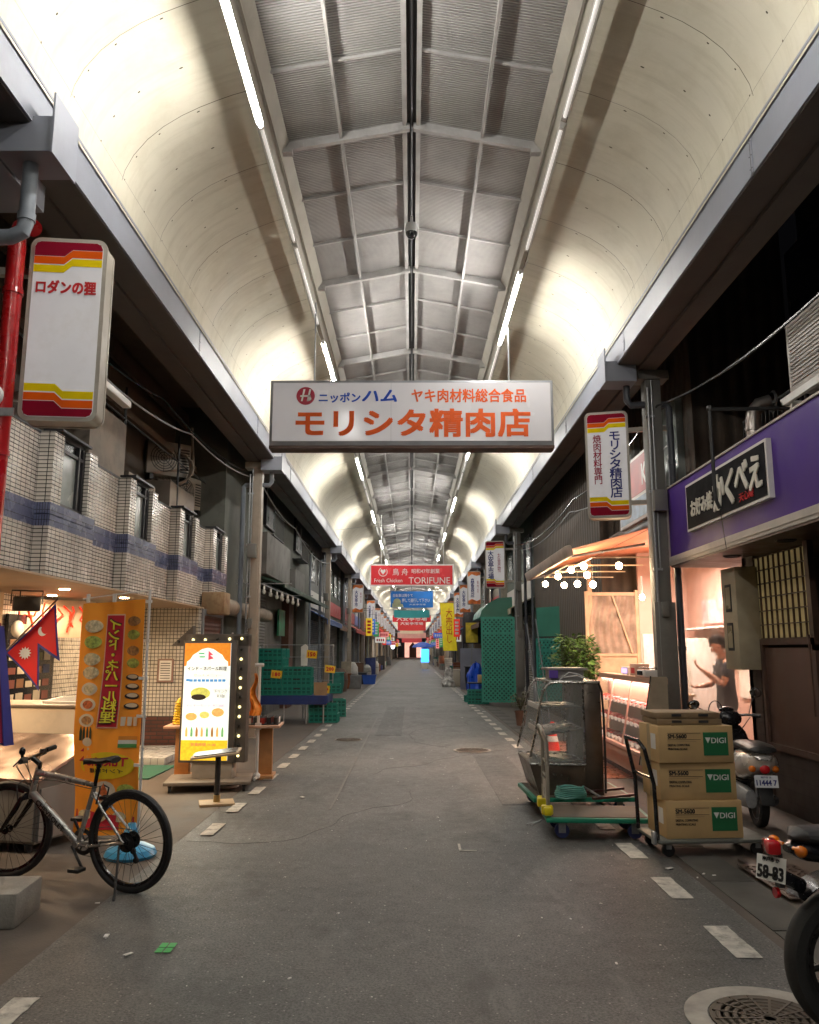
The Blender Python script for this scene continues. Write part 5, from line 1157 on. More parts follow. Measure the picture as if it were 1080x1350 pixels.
# pedestal table with tray top
t = thing('pedestal_table', 'small tilted dark tray table on a black post and square beige foot', 'table', (-2.06, 8.95, 0), 6)
g = MB(); g.box((-.02,0,.52),(.5,.34,.022),(3,-6,0),bev=.004); g.build('tray', mat('cream_rim', (.42,.34,.24), .5), t)
g = MB(); g.box((-.02,0,.535),(.43,.27,.012),(3,-6,0)); g.build('inset', mat('dark_inset', (.05,.035,.03), .3), t)
g = MB(); g.cyl((0,0,.1),(0,0,.51),.03,n=16); g.build('post', M_black, t)
g = MB(); g.cyl((0,0,.02),(0,0,.1),.036,n=16); g.build('collar', mat('brass_collar', (.35,.25,.1), .35, .6), t)
g = MB(); g.box((0,0,.018),(.36,.3,.025),(0,0,10),bev=.004); g.build('foot', mat('tan_foot', (.42,.3,.17), .6, dirt=.3), t)
# wooden table behind the sign
M_ow = mat('orange_pine', (.42,.2,.07), .5, 0, .2, 8, bump=.1)
t = thing('wooden_table', 'orange pine table with two slab legs standing behind the menu board', 'table', (-2.4, 10.75, 0), 4)
g = MB(); g.b2(-.72,.72,-.3,.3,.64,.67,bev=.004); g.build('tabletop', mat('pink_table_top', (.5,.3,.2), .45, 0, .15, 5), t)
for x in (-.52, .52):
    g = MB(); g.b2(x-.09,x+.09,-.06,.06,.05,.64,bev=.004); g.build('leg', M_ow, t)
    g = MB(); g.b2(x-.12,x+.12,-.22,.22,.006,.05,bev=.004); g.build('foot', M_ow, t)
M_lem = mat('yellow_plastic', (.7,.5,.02), .35, 0, .15, 8)
t = thing('stacked_yellow_ornament', 'yellow stacked ornament tapering like a pineapple on the left table end', 'ornament', (-2.98, 10.7, .67))
g = MB(); pr_ = []
for k in range(9): r = .085-.0035*k; pr_ += [(r*.8, k*.032), (r, k*.032+.012), (r*.8, k*.032+.03)]
pr_ += [(.04,.30),(.02,.33),(.001,.34)]; g.lathe(pr_, n=18); g.build('body', M_lem, t)
g = MB()
for k in range(9):
    for j in range(8): a = j*math.pi/4+k*.3; r = .078-.003*k; g.ell((r*math.cos(a), r*math.sin(a), .016+k*.032), (.012,.012,.012), 6)
g.build('beads', mat('amber_beads', (.8,.6,.1), .25), t)
t = thing('tray_of_cans', 'black tray of small dark cans on the right end of the pine table', 'tray', (-1.95, 10.78, .67), 4)
g = MB(); g.b2(-.26,.24,-.2,.2,.0,.012); g.build('base', M_black, t)
q = random.Random(2)
for ix in range(6):
    for iy in range(4):
        g = MB(); x=-.22+ix*.085; y=-.15+iy*.1; g.cyl((x,y,.012),(x,y,.085),.03,n=10); o = g.build('can', q.choice([M_dark, M_wlet, mat('can_red', (.3,.03,.02), .3), M_dark]), t)
        g = MB(); g.cyl((x,y,.085),(x,y,.092),.031,n=10); g.build('lid', M_black, o)
t = thing('pole_stand', 'white pipe stand with one long foot beside the pine table', 'stand', (-1.94, 10.55, 0))
g = MB(); g.tube([(0,0,.05),(0,0,1.42)], .018, n=8); g.tube([(-.06,0,1.42),(.05,0,1.42)], .024, n=8); g.b2(-.035,.035,-.03,.03,.62,.70); g.build('pole', M_white, t)
g = MB(); g.tube([(0,0,.05),(-.45,.05,.04)], .016, n=8); g.tube([(0,-.15,.04),(0,.2,.04)], .02, n=8); g.ell((0,0,.06),(.045,.05,.045),8); g.build('foot', M_white, t)
t = thing('narrow_banner', 'narrow yellow banner on a pole seen nearly edge on behind the menu board', 'banner', (-2.13, 10.2, 0), 62)
g = MB(); g.grid(lambda u, v: (.28*u-.14, .02*math.sin(u*7+v*8), .5+1.28*v), 10, 14); g.build('cloth', mat('amber_cloth', (.7,.42,.03), .7, 0, .25, 6), t)
g = MB(); g.cyl((-.15,0,.01),(-.15,0,1.82),.01,n=6); g.lathe([(.14,.006),(.14,.03),(.02,.06),(.001,.06)],c=(-.15,0,0),n=16); g.build('pole', M_white, t)
t = thing('orange_cloth', 'crumpled orange cloth tied to the narrow yellow banner', 'cloth', (-1.98, 10.42, 1.1), 0)
g = MB(); g.grid(lambda u, v: (.12*(u-.5)*(1.3-v)+.03*math.sin(v*9), .05*math.sin(u*8+v*3), -.3+.52*v), 8, 10); g.build('cloth', mat('orange_fabric', (.75,.25,.02), .7, 0, .15, 6), t)

# --- chest freezer with slanted steel lid, cream cabinet
M_crm = mat('cream_cabinet', (.8,.66,.48), .45, 0, .06, 4, dirt=.2)
t = thing('cream_cabinet', 'cream panelled cabinet with a low dark top behind the steel freezer', 'cabinet', (-3.75, 8.35, 0), -10)
g = MB(); g.b2(-.65,.62,-.28,.42,.01,1.06,bev=.01); g.build('body', M_crm, t)
g = MB(); g.b2(-.67,.64,-.30,.44,1.06,1.085,bev=.004); g.build('top', mat('taupe_top', (.28,.22,.16), .5), t)
t = thing('open_menu', 'white printed menu folder lying open on the cream cabinet', 'menu', (-3.42, 8.3, 1.087), -20)
g = MB(); g.box((0,0,.03),(.42,.28,.02),(8,0,0)); g.build('cover', M_pap, t)
for k in range(7):
    g = MB(); g.box((-.0,-.1+k*.033,.028+k*.0048),(.36-.04*(k%3),.008,.002),(8,0,0)); g.build('print', M_blet, t)
t = thing('steel_freezer', 'low steel chest freezer with a sloping reflective lid beside the bicycle', 'freezer', (-3.5, 7.35, 0), -14)
g = MB(); g.prism([(-.42,.08),(.35,.08),(.35,.80),(-.42,.55)], 0, -.7, .62); g.build('body', mat('grey_metal_body', (.17,.165,.15), .4, .4, .1, 4, dirt=.3), t)
g = MB(); g.prism([(-.46,.555),(.37,.825),(.37,.85),(-.46,.58)], 0, -.72, .64); g.build('lid', mat('brushed_lid', (.55,.42,.35), .22, .85, .06, 3), t)
g = MB(); g.b2(.615,.635,-.40,.33,.1,.5); g.b2(-.68,.6,-.43,-.42,.1,.5); g.build('door', mat('grey_door', (.24,.235,.22), .4, .3, .1, 5), t)
for x in (-.6,.52):
    for y in (-.36,.28):
        g = MB(); g.cyl((x,y,.006),(x,y,.08),.03,n=10); g.build('foot', M_black, t)
# flags
M_fr_ = mat('nepal_red', (.68,.015,.015), .7, 0, .1, 8); M_fb = mat('nepal_blue', (.05,.05,.28), .7)
def nepal(t, sc=1):
    # local: hoist along +z? drawn in XZ, hoist from (0,0) up
    def fold(x, z): return .03*math.sin(x*9+z*4)
    def poly(P, name, m, off):
        bm = bmesh.new(); f = bm.faces.new([bm.verts.new((x*sc, 0, z*sc)) for x, z in P]); f.normal_update(); bmesh.ops.triangulate(bm, faces=[f])
        bmesh.ops.subdivide_edges(bm, edges=bm.edges[:], cuts=3, use_grid_fill=True)
        for v in bm.verts: v.co.y = fold(v.co.x, v.co.z)+off
        mb = MB(); mb.bm.free(); mb.bm = bm; return mb.build(name, m, t)
    poly([(0,0),(.53,-.01),(.20,.27),(.47,.33),(0,.68)], 'border', M_fb, .0)
    c = poly([(.018,.02),(.475,.012),(.155,.285),(.415,.345),(.018,.64)], 'cloth', M_fr_, -.004)
    star = [((.14+(.065 if k % 2 else .042)*math.cos(k*math.pi/12)), .13+(.065 if k % 2 else .042)*math.sin(k*math.pi/12)) for k in range(24)]
    poly(star, 'sun', M_wlet, -.008)
    moon = [(.11+.05*math.cos(R(a)), .40+.05*math.sin(R(a))) for a in range(170, 371, 20)] + [(.12+.045*math.cos(R(a)), .418+.03*math.sin(R(a))) for a in range(360, 179, -30)]
    poly(moon, 'moon', M_wlet, -.008)
# big flag: hoist runs diagonally up right
t = thing('nepal_flag', 'red Nepali flag with blue border on a slanting stick over the cabinet', 'flag', (-3.44, 6.95, 1.58))
t.rotation_euler = (0, R(43), 0)
nepal(t, .85)
g = MB(); g.cyl((-.01,.01,-.35),(-.01,.01,.62),.008,n=6); g.build('stick', M_wood, t)
t = thing('nepal_flag', 'dark red Nepali flag hanging limp at the left picture edge', 'flag', (-2.95, 6.0, .95))
g = MB(); g.grid(lambda u, v: (-.14+.17*u*(1.1-.75*v), .03*math.sin(u*14), .85*v), 14, 6); g.build('cloth', mat('nepal_dark', (.3,.01,.05), .7), t)
g = MB(); g.grid(lambda u, v: (-.14+(.17+.02)*u*(1.1-.75*v)+.012, .012+.03*math.sin(u*14), .85*v-.02), 14, 6); g.build('border', M_fb, t)
g = MB(); g.cyl((-.15,0,-.2),(-.15,0,1.0),.008,n=6); g.build('stick', M_wood, t)
# concrete block
t = thing('concrete_block', 'rough pale concrete block at the lower left corner', 'block', (-2.62, 5.22, 0), 4)
g = MB(); g.b2(-.3,.3,-.2,.2,.006,.2,bev=.012); g.build('block', mat('pale_concrete', (.30,.28,.25), .85, 0, .2, 6, bump=1, bs=60, dirt=.4), t)

# --- crates
M_crt = mat('green_crate_plastic', (.005,.20,.155), .4, 0, .12, 6, dirt=.25, dcol=(.01,.05,.04))
CR = {}
def crate_mesh():
    g = MB(); w, d, h = .31, .21, .105
    g.b2(-w,w,-d,d,0,.012); 
    for s in (-1, 1):
        g.b2(-w,w,s*d-.006*s,s*d+.006*s,.0,.03); g.b2(-w,w,s*d-.008*s,s*d+.010*s,h*2-.03,h*2)
        g.b2(s*w-.006*s,s*w+.006*s,-d,d,.0,.03); g.b2(s*w-.008*s,s*w+.010*s,-d,d,h*2-.03,h*2)
        g.b2(-w,w,s*d-.004*s,s*d+.004*s,.03,h*2-.03); g.b2(s*w-.004*s,s*w+.004*s,-d,d,.03,h*2-.03)
        for k in range(7): x = -w+k*w/3; g.b2(x-.01,x+.01,s*(d+.012)-.006,s*(d+.012)+.004,.0,h*2-.01)
        for k in range(5): y = -d+k*d/2; g.b2(s*(w+.010)-.006,s*(w+.010)+.006,y-.01,y+.01,.0,h*2-.01)
        g.b2(-w,w,s*(d+.010)-.005,s*(d+.010)+.004,.09,.105)
        g.mi = 1
        for k in range(6):
            x = -w+(k+.5)*w/3
            for zz in (.045, .072, .125, .15): g.b2(x-.035,x+.035,s*(d+.0045)-.002,s*(d+.0045)+.002,zz,zz+.014)
        for k in range(4):
            y = -d+(k+.5)*d/2
            for zz in (.045, .072, .125, .15): g.b2(s*(w+.0045)-.002,s*(w+.0045)+.002,y-.035,y+.035,zz,zz+.014)
        g.mi = 0
    return g
def crate(loc, rz, label, group):
    t = thing('crate', label, 'crate', loc, rz, group)
    if 'm' not in CR:
        o = crate_mesh().build('tub', [M_crt, mat('crate_slot', (.002,.03,.024), .8)], t); CR['m'] = o.data
        g = MB(); g.b2(-.07,.07,-.228,-.222,.13,.16); CR['h'] = g.build('handle_slot', M_dark, t).data
    else:
        for k_, n_ in (('m','tub'),('h','handle_slot')):
            o = bpy.data.objects.new(n_, CR[k_]); C.objects.link(o); o.parent = t
    return t
LV = ['bottom', 'second lowest', 'third lowest', 'fourth lowest', 'fifth lowest', 'sixth lowest', 'top']
STK = [(-3.22,18.7,.62,5,.205,'left front'),(-2.58,18.75,.62,3,.205,'middle front'),(-3.22,19.25,.62,5,.205,'left rear'),(-2.0,18.95,.005,2,.21,'low front right')]
for (x,y,z0,n,dz,nm) in STK:
    for k in range(n):
        lv = 'top' if k == n-1 else LV[k]
        crate((x+rnd.uniform(-.015,.015), y, z0+k*dz), rnd.uniform(-2,2), f'green crate, {lv} one in the {nm} stack by the blue table', 'green crates by the blue table')
for k in range(2): crate((-1.98, 20.6, .005+k*.21), 12, f'green crate, {["lower","upper"][k]} one of the pair beyond the table end', 'green crates by the blue table')
for k, (x, y) in enumerate(((-2.0, 19.6),)): crate((x, y, .62), 5, 'green crate alone on the far right end of the blue table', 'green crates by the blue table')
t = thing('blue_table', 'blue topped folding table on thin legs carrying the green crates', 'table', (-2.75, 19.0, 0))
M_bt = mat('navy_table', (.015,.035,.16), .4, 0, .15, 6, dirt=.3)
g = MB(); g.b2(-.85,.85,-.5,.8,.58,.615); g.b2(-.85,.85,-.52,-.5,.42,.61); g.b2(.85,.87,-.5,.8,.45,.61); g.build('tabletop', M_bt, t)
for x in (-.78,-.1,.4,.78):
    g = MB(); g.cyl((x,-.45,.006),(x,-.45,.58),.018,n=8); g.build('leg', M_galv, t)
for x in (-.78,.78):
    g = MB(); g.cyl((x,.75,.006),(x,.75,.58),.018,n=8); g.build('leg', M_galv, t)
M_tag = mat('yellow_tag', (.75,.5,.02), .5, 0, .1, 6)
for (x,y,z,rz,s_,lab) in ((-3.02,18.46,1.08,4,'180','yellow price card on the left crate stack'),(-2.22,18.3,1.52,-8,'150','yellow price card on a wire above the middle crates'),(-1.9,19.2,1.18,10,'200','yellow price card on a wire above the low crates'),(-1.98,18.8,.74,-5,'100','yellow price card stuck beside the brown board')):
    t = thing('price_card', lab, 'price card', (x,y,z), rz)
    g = MB(); g.box((0,0,0),(.24,.008,.17),(0,6,0)); g.build('card', M_tag, t)
    txt(s_, M_red, t, (0,-.008,0), .17, .09, bold=.05, res=1)
t = thing('cardboard_sheet', 'flat brown cardboard sheet leaning at the table end', 'cardboard', (-2.05, 18.62, .45), 0)
g = MB(); g.box((0,0,.2),(.3,.02,.5),(4,0,0)); g.build('sheet', mat('cardboard', (.33,.22,.12), .8, 0, .15, 6), t)
t = thing('display_rack', 'thin grey wire display rack frame behind the green crates', 'rack', (-2.6, 19.9, 0))
g = MB()
for x in (-.9, .0, .7): g.cyl((x,0,.01),(x,0,1.75),.014,n=6)
for z in (.9, 1.2, 1.45, 1.74): g.cyl((-.9,0,z),(.7,0,z),.01,n=6)
for x in (.15,.3,.45,.6): g.cyl((x,0,.9),(x,0,1.6),.006,n=4)
g.cyl((-.9,-.6,1.74),(-.9,0,1.74),.01,n=6); g.cyl((-.9,-.6,.01),(-.9,-.6,1.75),.014,n=6); g.build('frame', M_galv, t)
t = thing('white_bottle_bag', 'white paper bag tucked behind the upper green crates', 'bag', (-2.55, 19.55, 1.25)); g = MB(); g.prism([(-.07,0),(.07,0),(.08,.45),(.02,.5),(-.08,.44)],1,-.05,.05); g.build('bag', M_pap, t)
# blue basket and left far bits
t = thing('plastic_tub', 'blue plastic basket standing alone at the left road edge', 'basket', (-2.05, 40, 0))
g = MB(); g.prism([(-.27,.01),(.27,.01),(.33,.42),(-.33,.42)],1,-.22,.22); g.build('basket', mat('blue_plastic', (.02,.09,.45), .4, 0, .1, 6), t)
g = MB(); g.b2(-.35,.35,-.24,.24,.41,.45); g.build('rim', mat('blue_rim', (.015,.07,.38), .4), t)
for i,(y,x,c,lab,h) in enumerate(((33,-2.9,(.12,.07,.05),'dark brown barrel shape by the left shops',.9),(37,-2.75,(.45,.43,.4),'pale grey sheeted heap by the left shops',1.1),(48,-2.7,(.3,.3,.28),'small grey bin by the left shops farther down',.8),(57,-2.6,(.4,.38,.35),'white box stack by the left shops far down',.9))):
    t = thing(['barrel','sheeted_heap','bin','box_stack'][i], lab, 'street clutter', (x,y,0))
    g = MB(); g.lathe([(.3,.01),(.36,h*.4),(.33,h*.8),(.2,h),(.001,h)], n=12); g.build('body', mat('clutter%d' % i, c, .7, 0, .3, 3), t)
    g = MB(); g.lathe([(.34,h*.5),(.37,h*.52),(.34,h*.54)], n=12); g.build('band', M_dark, t)
# ================================================================ right side objects
M_green = mat('green_deck_paint', (.01,.22,.13), .45, 0, .15, 5, dirt=.45, dcol=(.02,.06,.04))
M_deckm = mat('brown_deck_mat', (.12,.09,.06), .7, 0, .3, 5, bump=.3, dirt=.5)
M_wh = mat('blue_wheel', (.02,.03,.13), .5)
M_yel = mat('yellow_bumper', (.75,.62,.01), .4, 0, .1, 6)
def trolley(loc, rz, label, W, D, handle=True):
    t = thing('green_trolley', label, 'trolley', loc, rz)
    g = MB(); g.b2(0,W,0,D,.145,.185,bev=.006); g.build('deck', M_green, t)
    g = MB(); g.b2(.04,W-.04,.03,D-.03,.186,.191); g.build('deck_mat', M_deckm, t)
    for x in (.14, W-.14):
        for y in (.1, D-.1):
            g = MB(); g.cyl((x,y-.022,.068),(x,y+.022,.068),.062,n=20); o = g.build('wheel', M_wh, t)
            g = MB(); g.b2(x-.03,x+.03,y-.035,y-.028,.05,.145); g.b2(x-.03,x+.03,y+.028,y+.035,.05,.145); g.cyl((x,y-.04,.068),(x,y+.04,.068),.012,n=8); g.build('fork', M_galv, o)
    if handle:
        M_h = mat('beige_handle', (.33,.30,.25), .35, .3, .1, 8)
        g = MB(); y0,y1 = .12,D-.12
        g.tube([(.03,y0,.18),(.03,y0,.80),(.0,y0+.03,.88),(-.01,y0+.1,.92),(-.01,y1-.1,.92),(.0,y1-.03,.88),(.03,y1,.80),(.03,y1,.18)], .017, n=10)
        for z in (.62,.5): g.tube([(.03,y0,z),(.03,y1,z)], .010, n=8)
        g.build('handle', M_h, t)
        g = MB(); g.b2(.022,.034,y0,y1,.3,.46); g.build('plate', M_h, t)
        for y in (y0,y1):
            for dy in (-.0,):
                g = MB(); g.b2(-.03,.07,y-.035,y+.035,.19,.27,bev=.015); g.build('bumper', M_yel, t)
        for y in (.02, D-.02):
            g = MB(); g.b2(-.02,.05,y-.03,y+.03,.2,.27,bev=.015); g.build('bumper', M_yel, t)
        g = MB(); g.tube([(-.02,.2,.13),(-.12,.12,.1),(-.15,.2,.09),(-.05,.28,.1)], .008, n=6); g.build('brake_pedal', M_galv, t)
    return t
trolley((1.15, 7.28, .006), -3, 'green flat trolley with yellow bumpers and beige folding handle nearest the camera', .90, .60)
trolley((1.18, 8.22, .006), 2, 'second green trolley beneath the old glass showcase', 1.0, .95, False)
t = thing('garden_hose', 'coiled teal hose lying on the rear green trolley', 'hose', (1.52, 8.12, .21))
g = MB(); P = []
for i in range(90): a = i*.42; r = .13+.012*math.sin(i*.9); P.append((r*math.cos(a)*1.05, r*.75*math.sin(a), .0+.0012*i+.006*math.sin(i*1.7)))
g.tube(P, .010, n=6); g.build('hose', mat('teal_hose', (.10,.32,.28), .4), t)
g = MB(); g.tube([P[-1], (.2,.05,.06), (.3,.0,.0)], .011, n=6); g.build('nozzle', M_galv, t)
for i,(a,b_,lab) in enumerate((((1.72,8.06,.215),(2.2,8.3,.215),'dark steel bar across the rear green trolley, nearer one'),((1.7,8.28,.24),(2.12,8.5,.24),'dark steel bar across the rear green trolley, farther one'))):
    a, b_ = Vector(a), Vector(b_); t = thing('steel_bar', lab, 'bar', tuple(a)); d = b_-a
    g = MB(); g.box(tuple(d/2), (d.length, .035, .02), (0,0,math.degrees(math.atan2(d.y,d.x)))); g.build('bar', mat('maroon_bar', (.07,.02,.02), .4), t)
# old curved glass showcase
M_glass = mat('showcase_glass', (.75,.8,.78), .05, 0, .02, 3, alpha=.10, spec=1)
M_acr = M_steel
t = thing('old_showcase', 'old curved glass showcase with empty shelves standing on the rear trolley', 'showcase', (1.22, 8.36, .195))
D = .95; M_sc = mat('tarnished_steel', (.13,.105,.085), .35, .75, .2, 8, dirt=.3)
outer = [(.66,1.09),(.22,1.09),(.15,1.07),(.10,1.0),(.06,.85),(.02,.62),(-.03,.42),(-.05,.36)]
g = MB(); g.b2(.50,.68,0,D,.0,1.08,bev=.008); g.b2(.04,.50,0,D,.0,.28); g.prism([(-.05,.30),(.04,.0),(.04,.30)],1,0,D); g.build('steel_body', M_sc, t)
g = MB(); g.b2(.16,.68,0,D,1.08,1.105,bev=.004); g.build('top', mat('pale_steel_top', (.4,.38,.35), .3, .6), t)
for y in (.0, D):
    g = MB(); g.tube([(x, y, z) for x, z in outer], .012, n=8); g.tube([(.5,y,.29),(-.04,y,.30)], .01, n=6); g.tube([(.5,y,.29),(.5,y,1.08)], .01, n=6); g.build('end_frame', M_steel, t)
    g = MB(); g.prism([(.5,.29),(.5,1.08)]+outer[1:]+[(-.04,.30)], 1, y-.002, y+.002); g.build('end_glass', M_glass, t)
g = MB(); g.grid(lambda u, v: (lambda s: (outer[min(int(s),6)+1-1][0]*(1-(s-int(s)))+outer[min(int(s)+1,7)][0]*(s-int(s)), .01+(D-.02)*v, outer[min(int(s),7)][1]*(1-(s-int(s)))+outer[min(int(s)+1,7)][1]*(s-int(s))))(1+5.99*u), 24, 2); g.build('front_glass', M_glass, t)
for z, tl in ((.84,0),(.60,-10),(.31,0)):
    g = MB(); g.box((.29,D/2,z),(.42,D-.08,.014),(0,tl,0)); g.box((.09,D/2,z+(.04 if tl else 0)),(.015,D-.08,.04),(0,tl,0)); g.build('shelf', mat('shelf_steel', (.22,.21,.20), .3, .7, .1, 6), t)
    if z < .5: continue
    g = MB(); g.b2(.07,.09,.05,D-.05,z-.03,z+.02); g.build('price_rail', M_white, t)
g = MB(); g.tube([(.692,.0,.02),(.70,.0,.3),(.70,.0,.75),(.69,0,1.0),(.66,0,1.09)], .012, n=6); g.build('edge_strip', M_black, t)
t = thing('red_cone', 'small red traffic cone seen through the old showcase', 'cone', (2.2, 13.1, 0))
g = MB(); g.lathe([(.17,.005),(.17,.03),(.12,.035),(.03,.5),(.001,.5)], n=16); g.build('cone', mat('cone_red', (.7,.03,.01), .4, emis=.05), t)
g = MB(); g.lathe([(.085,.2),(.092,.21),(.068,.3),(.062,.3)], n=16); g.build('band', M_white, t)
t = thing('white_tray_box', 'white tray with grey lid and cables on top of the old showcase', 'box', (1.62, 8.75, 1.30))
g = MB(); g.b2(-.22,.2,-.2,.2,.10,.125,bev=.004); g.b2(-.18,.16,-.17,.17,.0,.10); g.build('box', mat('grey_box', (.28,.26,.25), .5), t)
g = MB(); g.b2(-.2,-.11,-.21,-.17,.02,.1); g.build('purple_label', mat('purple_label', (.12,.06,.35), .5), t)
g = MB(); g.tube([(-.1,-.2,.0),(.0,-.22,.08),(.1,-.22,.06),(.22,-.15,.0)], .006, n=5); g.tube([(-.05,-.2,.03),(.08,-.24,.05),(.15,-.2,.02)], .006, n=5); g.build('cables', M_wlet, t)

# --- butcher's refrigerated case
t = thing('meat_case', 'slanted glass refrigerated case of red meat packs lit pink', 'display case', (2.72, 9.95, 0))
LN = 2.85
M_cb = mat('case_beige', (.45,.30,.22), .45, 0, .1, 4, dirt=.2)
g = MB(); g.prism([(.13,.01),(.34,.01),(.34,.30),(0,.34),(.0,.28),(.13,.26)],1,.03,LN); g.prism([(.0,.30),(.34,.30),(.34,.40),(.02,.40)],1,.03,LN); g.build('base', M_cb, t)
g = MB(); g.prism([(.18,1.20),(.36,1.20),(.36,1.27),(.17,1.27)],1,.02,LN); g.b2(.30,.34,.03,LN,.4,1.2); g.build('top', M_cb, t)
g = MB(); g.prism([(-.03,.27),(.10,.25),(.12,.01),(.0,.01)] if 0 else [(-.03,.27),(.34,.20),(.34,1.29),(.155,1.29)],1,-.02,.02); g.build('end_panel', mat('end_panel_beige', (.40,.33,.24), .45, dirt=.2), t)
g = MB(); g.tube([(-.035,-.0,.27),(.15,-.0,1.30)], .008, n=6); g.build('end_trim', M_black, t)
g = MB(); g.prism([(.01,.41),(.018,.41),(.178,1.20),(.17,1.20)],1,.03,LN); g.build('glass', M_glass, t)
g = MB()
for y in (.03, .95, 1.9, LN-.02): g.prism([(-.002,.40),(.02,.40),(.182,1.21),(.16,1.21)],1,y-.012,y+.012)
g.b2(-.03,.03,.02,LN,.36,.41,bev=.01); g.build('glass_frame', mat('pink_lit_frame', (.6,.38,.3), .35, .2), t)
g = MB(); g.b2(.10,.34,.0,LN,.005,.05); g.build('kick_strip', M_dark, t)
q = random.Random(9); M_meat = [mat('meat_red', (.45,.03,.02), .35, 0, .4, 40), mat('meat_pink', (.6,.2,.15), .4, 0, .4, 40), mat('meat_dark', (.2,.02,.015), .35, 0, .3, 40)]
M_tray = mat('tray_white', (.7,.6,.55), .5); M_tg = mat('price_tag', (.8,.7,.6), .5, 0, .1, 20, emis=.15)
for z, x0 in ((.42,.06),(.66,.11),(.90,.155)):
    if z > .5:
        g = MB(); g.b2(x0-.01,.30,.04,LN-.04,z-.012,z); g.build('shelf', M_steel, t)
    n = 13
    for k in range(n):
        y = .1+k*(LN-.2)/n
        g = MB(); g.b2(x0,.28,y,y+.17,z,z+.02,bev=.004); tr = g.build('meat_tray', M_tray, t)
        g = MB(); g.ell(((x0+.28)/2,y+.085,z+.03),(.07,.07,.025+q.random()*.02),8); g.build('meat', q.choice(M_meat), tr)
        g = MB(); g.box((x0-.012,y+.08,z+.015),(.006,.09,.05)); g.build('price_tag', M_tg, tr)
L_ = bpy.data.lights.new('case_light', 'AREA'); L_.shape='RECTANGLE'; L_.size=.12; L_.size_y=2.6; L_.energy=15; L_.color=(1,.5,.4)
lo = bpy.data.objects.new('case_light', L_); C.objects.link(lo); lo.location = (2.93, 11.3, 1.18)
g = MB(); g.b2(.19,.23,.1,LN-.1,1.185,1.198); g.build('case_tube', mat('pink_tube', (1,.7,.6), emis=2.5, ecol=(1,.6,.5), var=0), t)
# counter behind + scale + boxes
t = thing('counter', 'wooden service counter running inside the butcher stall', 'counter', (3.36, 10.95, 0)); g = MB(); g.b2(-.08,.35,0,2.6,.02,1.0,bev=.006); g.build('body', M_cb, t)
g = MB(); g.b2(-.1,.38,-.02,2.62,1.0,1.03,bev=.004); g.build('top', M_stw, t)
t = thing('weighing_scale', 'white price scale with a display on the meat case', 'scale', (2.98, 10.25, 1.28))
g = MB(); g.b2(-.1,.12,0,.34,.0,.08,bev=.01); g.build('body', M_white, t)
g = MB(); g.b2(-.09,.11,.02,.3,.1,.115,bev=.004); g.build('pan', M_steel, t)
g = MB(); g.b2(-.12,-.1,.08,.26,.02,.07); g.build('display', M_blackgloss, t)
t = thing('small_carton', 'small white and red carton beside the scale on the meat case', 'box', (2.98, 10.72, 1.28)); g = MB(); g.b2(-.08,.1,0,.28,.0,.15,bev=.003); g.build('carton', mat('peach_carton', (.6,.38,.28), .6), t)
g = MB(); g.b2(-.083,-.08,.05,.22,.03,.1); g.build('label', M_red, t)
t = thing('purple_display', 'small glowing purple display on the meat case', 'display', (2.98, 11.25, 1.28)); g = MB(); g.b2(-.05,.05,0,.3,.0,.1,bev=.004); g.build('case', M_white, t)
g = MB(); g.b2(-.056,-.05,.02,.28,.02,.08); g.build('screen', mat('purple_screen', (.5,.35,1), emis=1.2, ecol=(.45,.3,1)), t)
t = thing('register', 'white cash register on the counter inside the stall', 'register', (3.5, 11.2, 1.03)); g = MB(); g.b2(-.15,.15,-.15,.15,.0,.16,bev=.01); g.build('body', M_white, t)
g = MB(); g.box((-.02,0,.25),(.04,.22,.14),(0,-15,0),bev=.006); g.build('display', M_blackgloss, t)

# --- cardboard boxes on dark platform trolley
M_box = mat('box_cardboard', (.54,.36,.165), .75, 0, .08, 4, dirt=.12, dcol=(.2,.13,.06))
M_bg = mat('box_green_print', (.01,.13,.045), .6, 0, .08, 8)
DX, DY = 2.32, 6.95
t = thing('platform_trolley', 'grey platform trolley with folding black handle under the cardboard boxes', 'trolley', (DX, DY, .006), 4)
g = MB(); g.b2(-.42,.50,-.26,.26,.105,.135,bev=.012); g.build('deck', mat('dark_grey_deck', (.11,.115,.10), .5, 0, .15, 5, dirt=.4), t)
for x in (-.32,.40):
    for y in (-.19,.19):
        g = MB(); g.cyl((x,y-.016,.05),(x,y+.016,.05),.048,n=18); o = g.build('wheel', M_black, t)
        g = MB(); g.b2(x-.02,x+.02,y-.026,y+.026,.06,.105); g.build('fork', M_galv, o)
g = MB(); g.tube([(-.41,-.22,.13),(-.42,-.22,.55),(-.48,-.21,.82),(-.51,-.15,.88),(-.51,.15,.88),(-.48,.21,.82),(-.42,.22,.55),(-.41,.22,.13)], .016, n=10); g.tube([(-.44,-.215,.6),(-.44,.215,.6)], .01, n=8); g.build('handle', M_blackgloss, t)
g = MB(); g.b2(-.455,-.425,-.25,-.19,.0+.1,.2,bev=.01); g.b2(.44,.5,-.262,-.2,.137,.142); g.build('hinge', M_galv, t)
pos = ['bottom', 'middle', 'top']
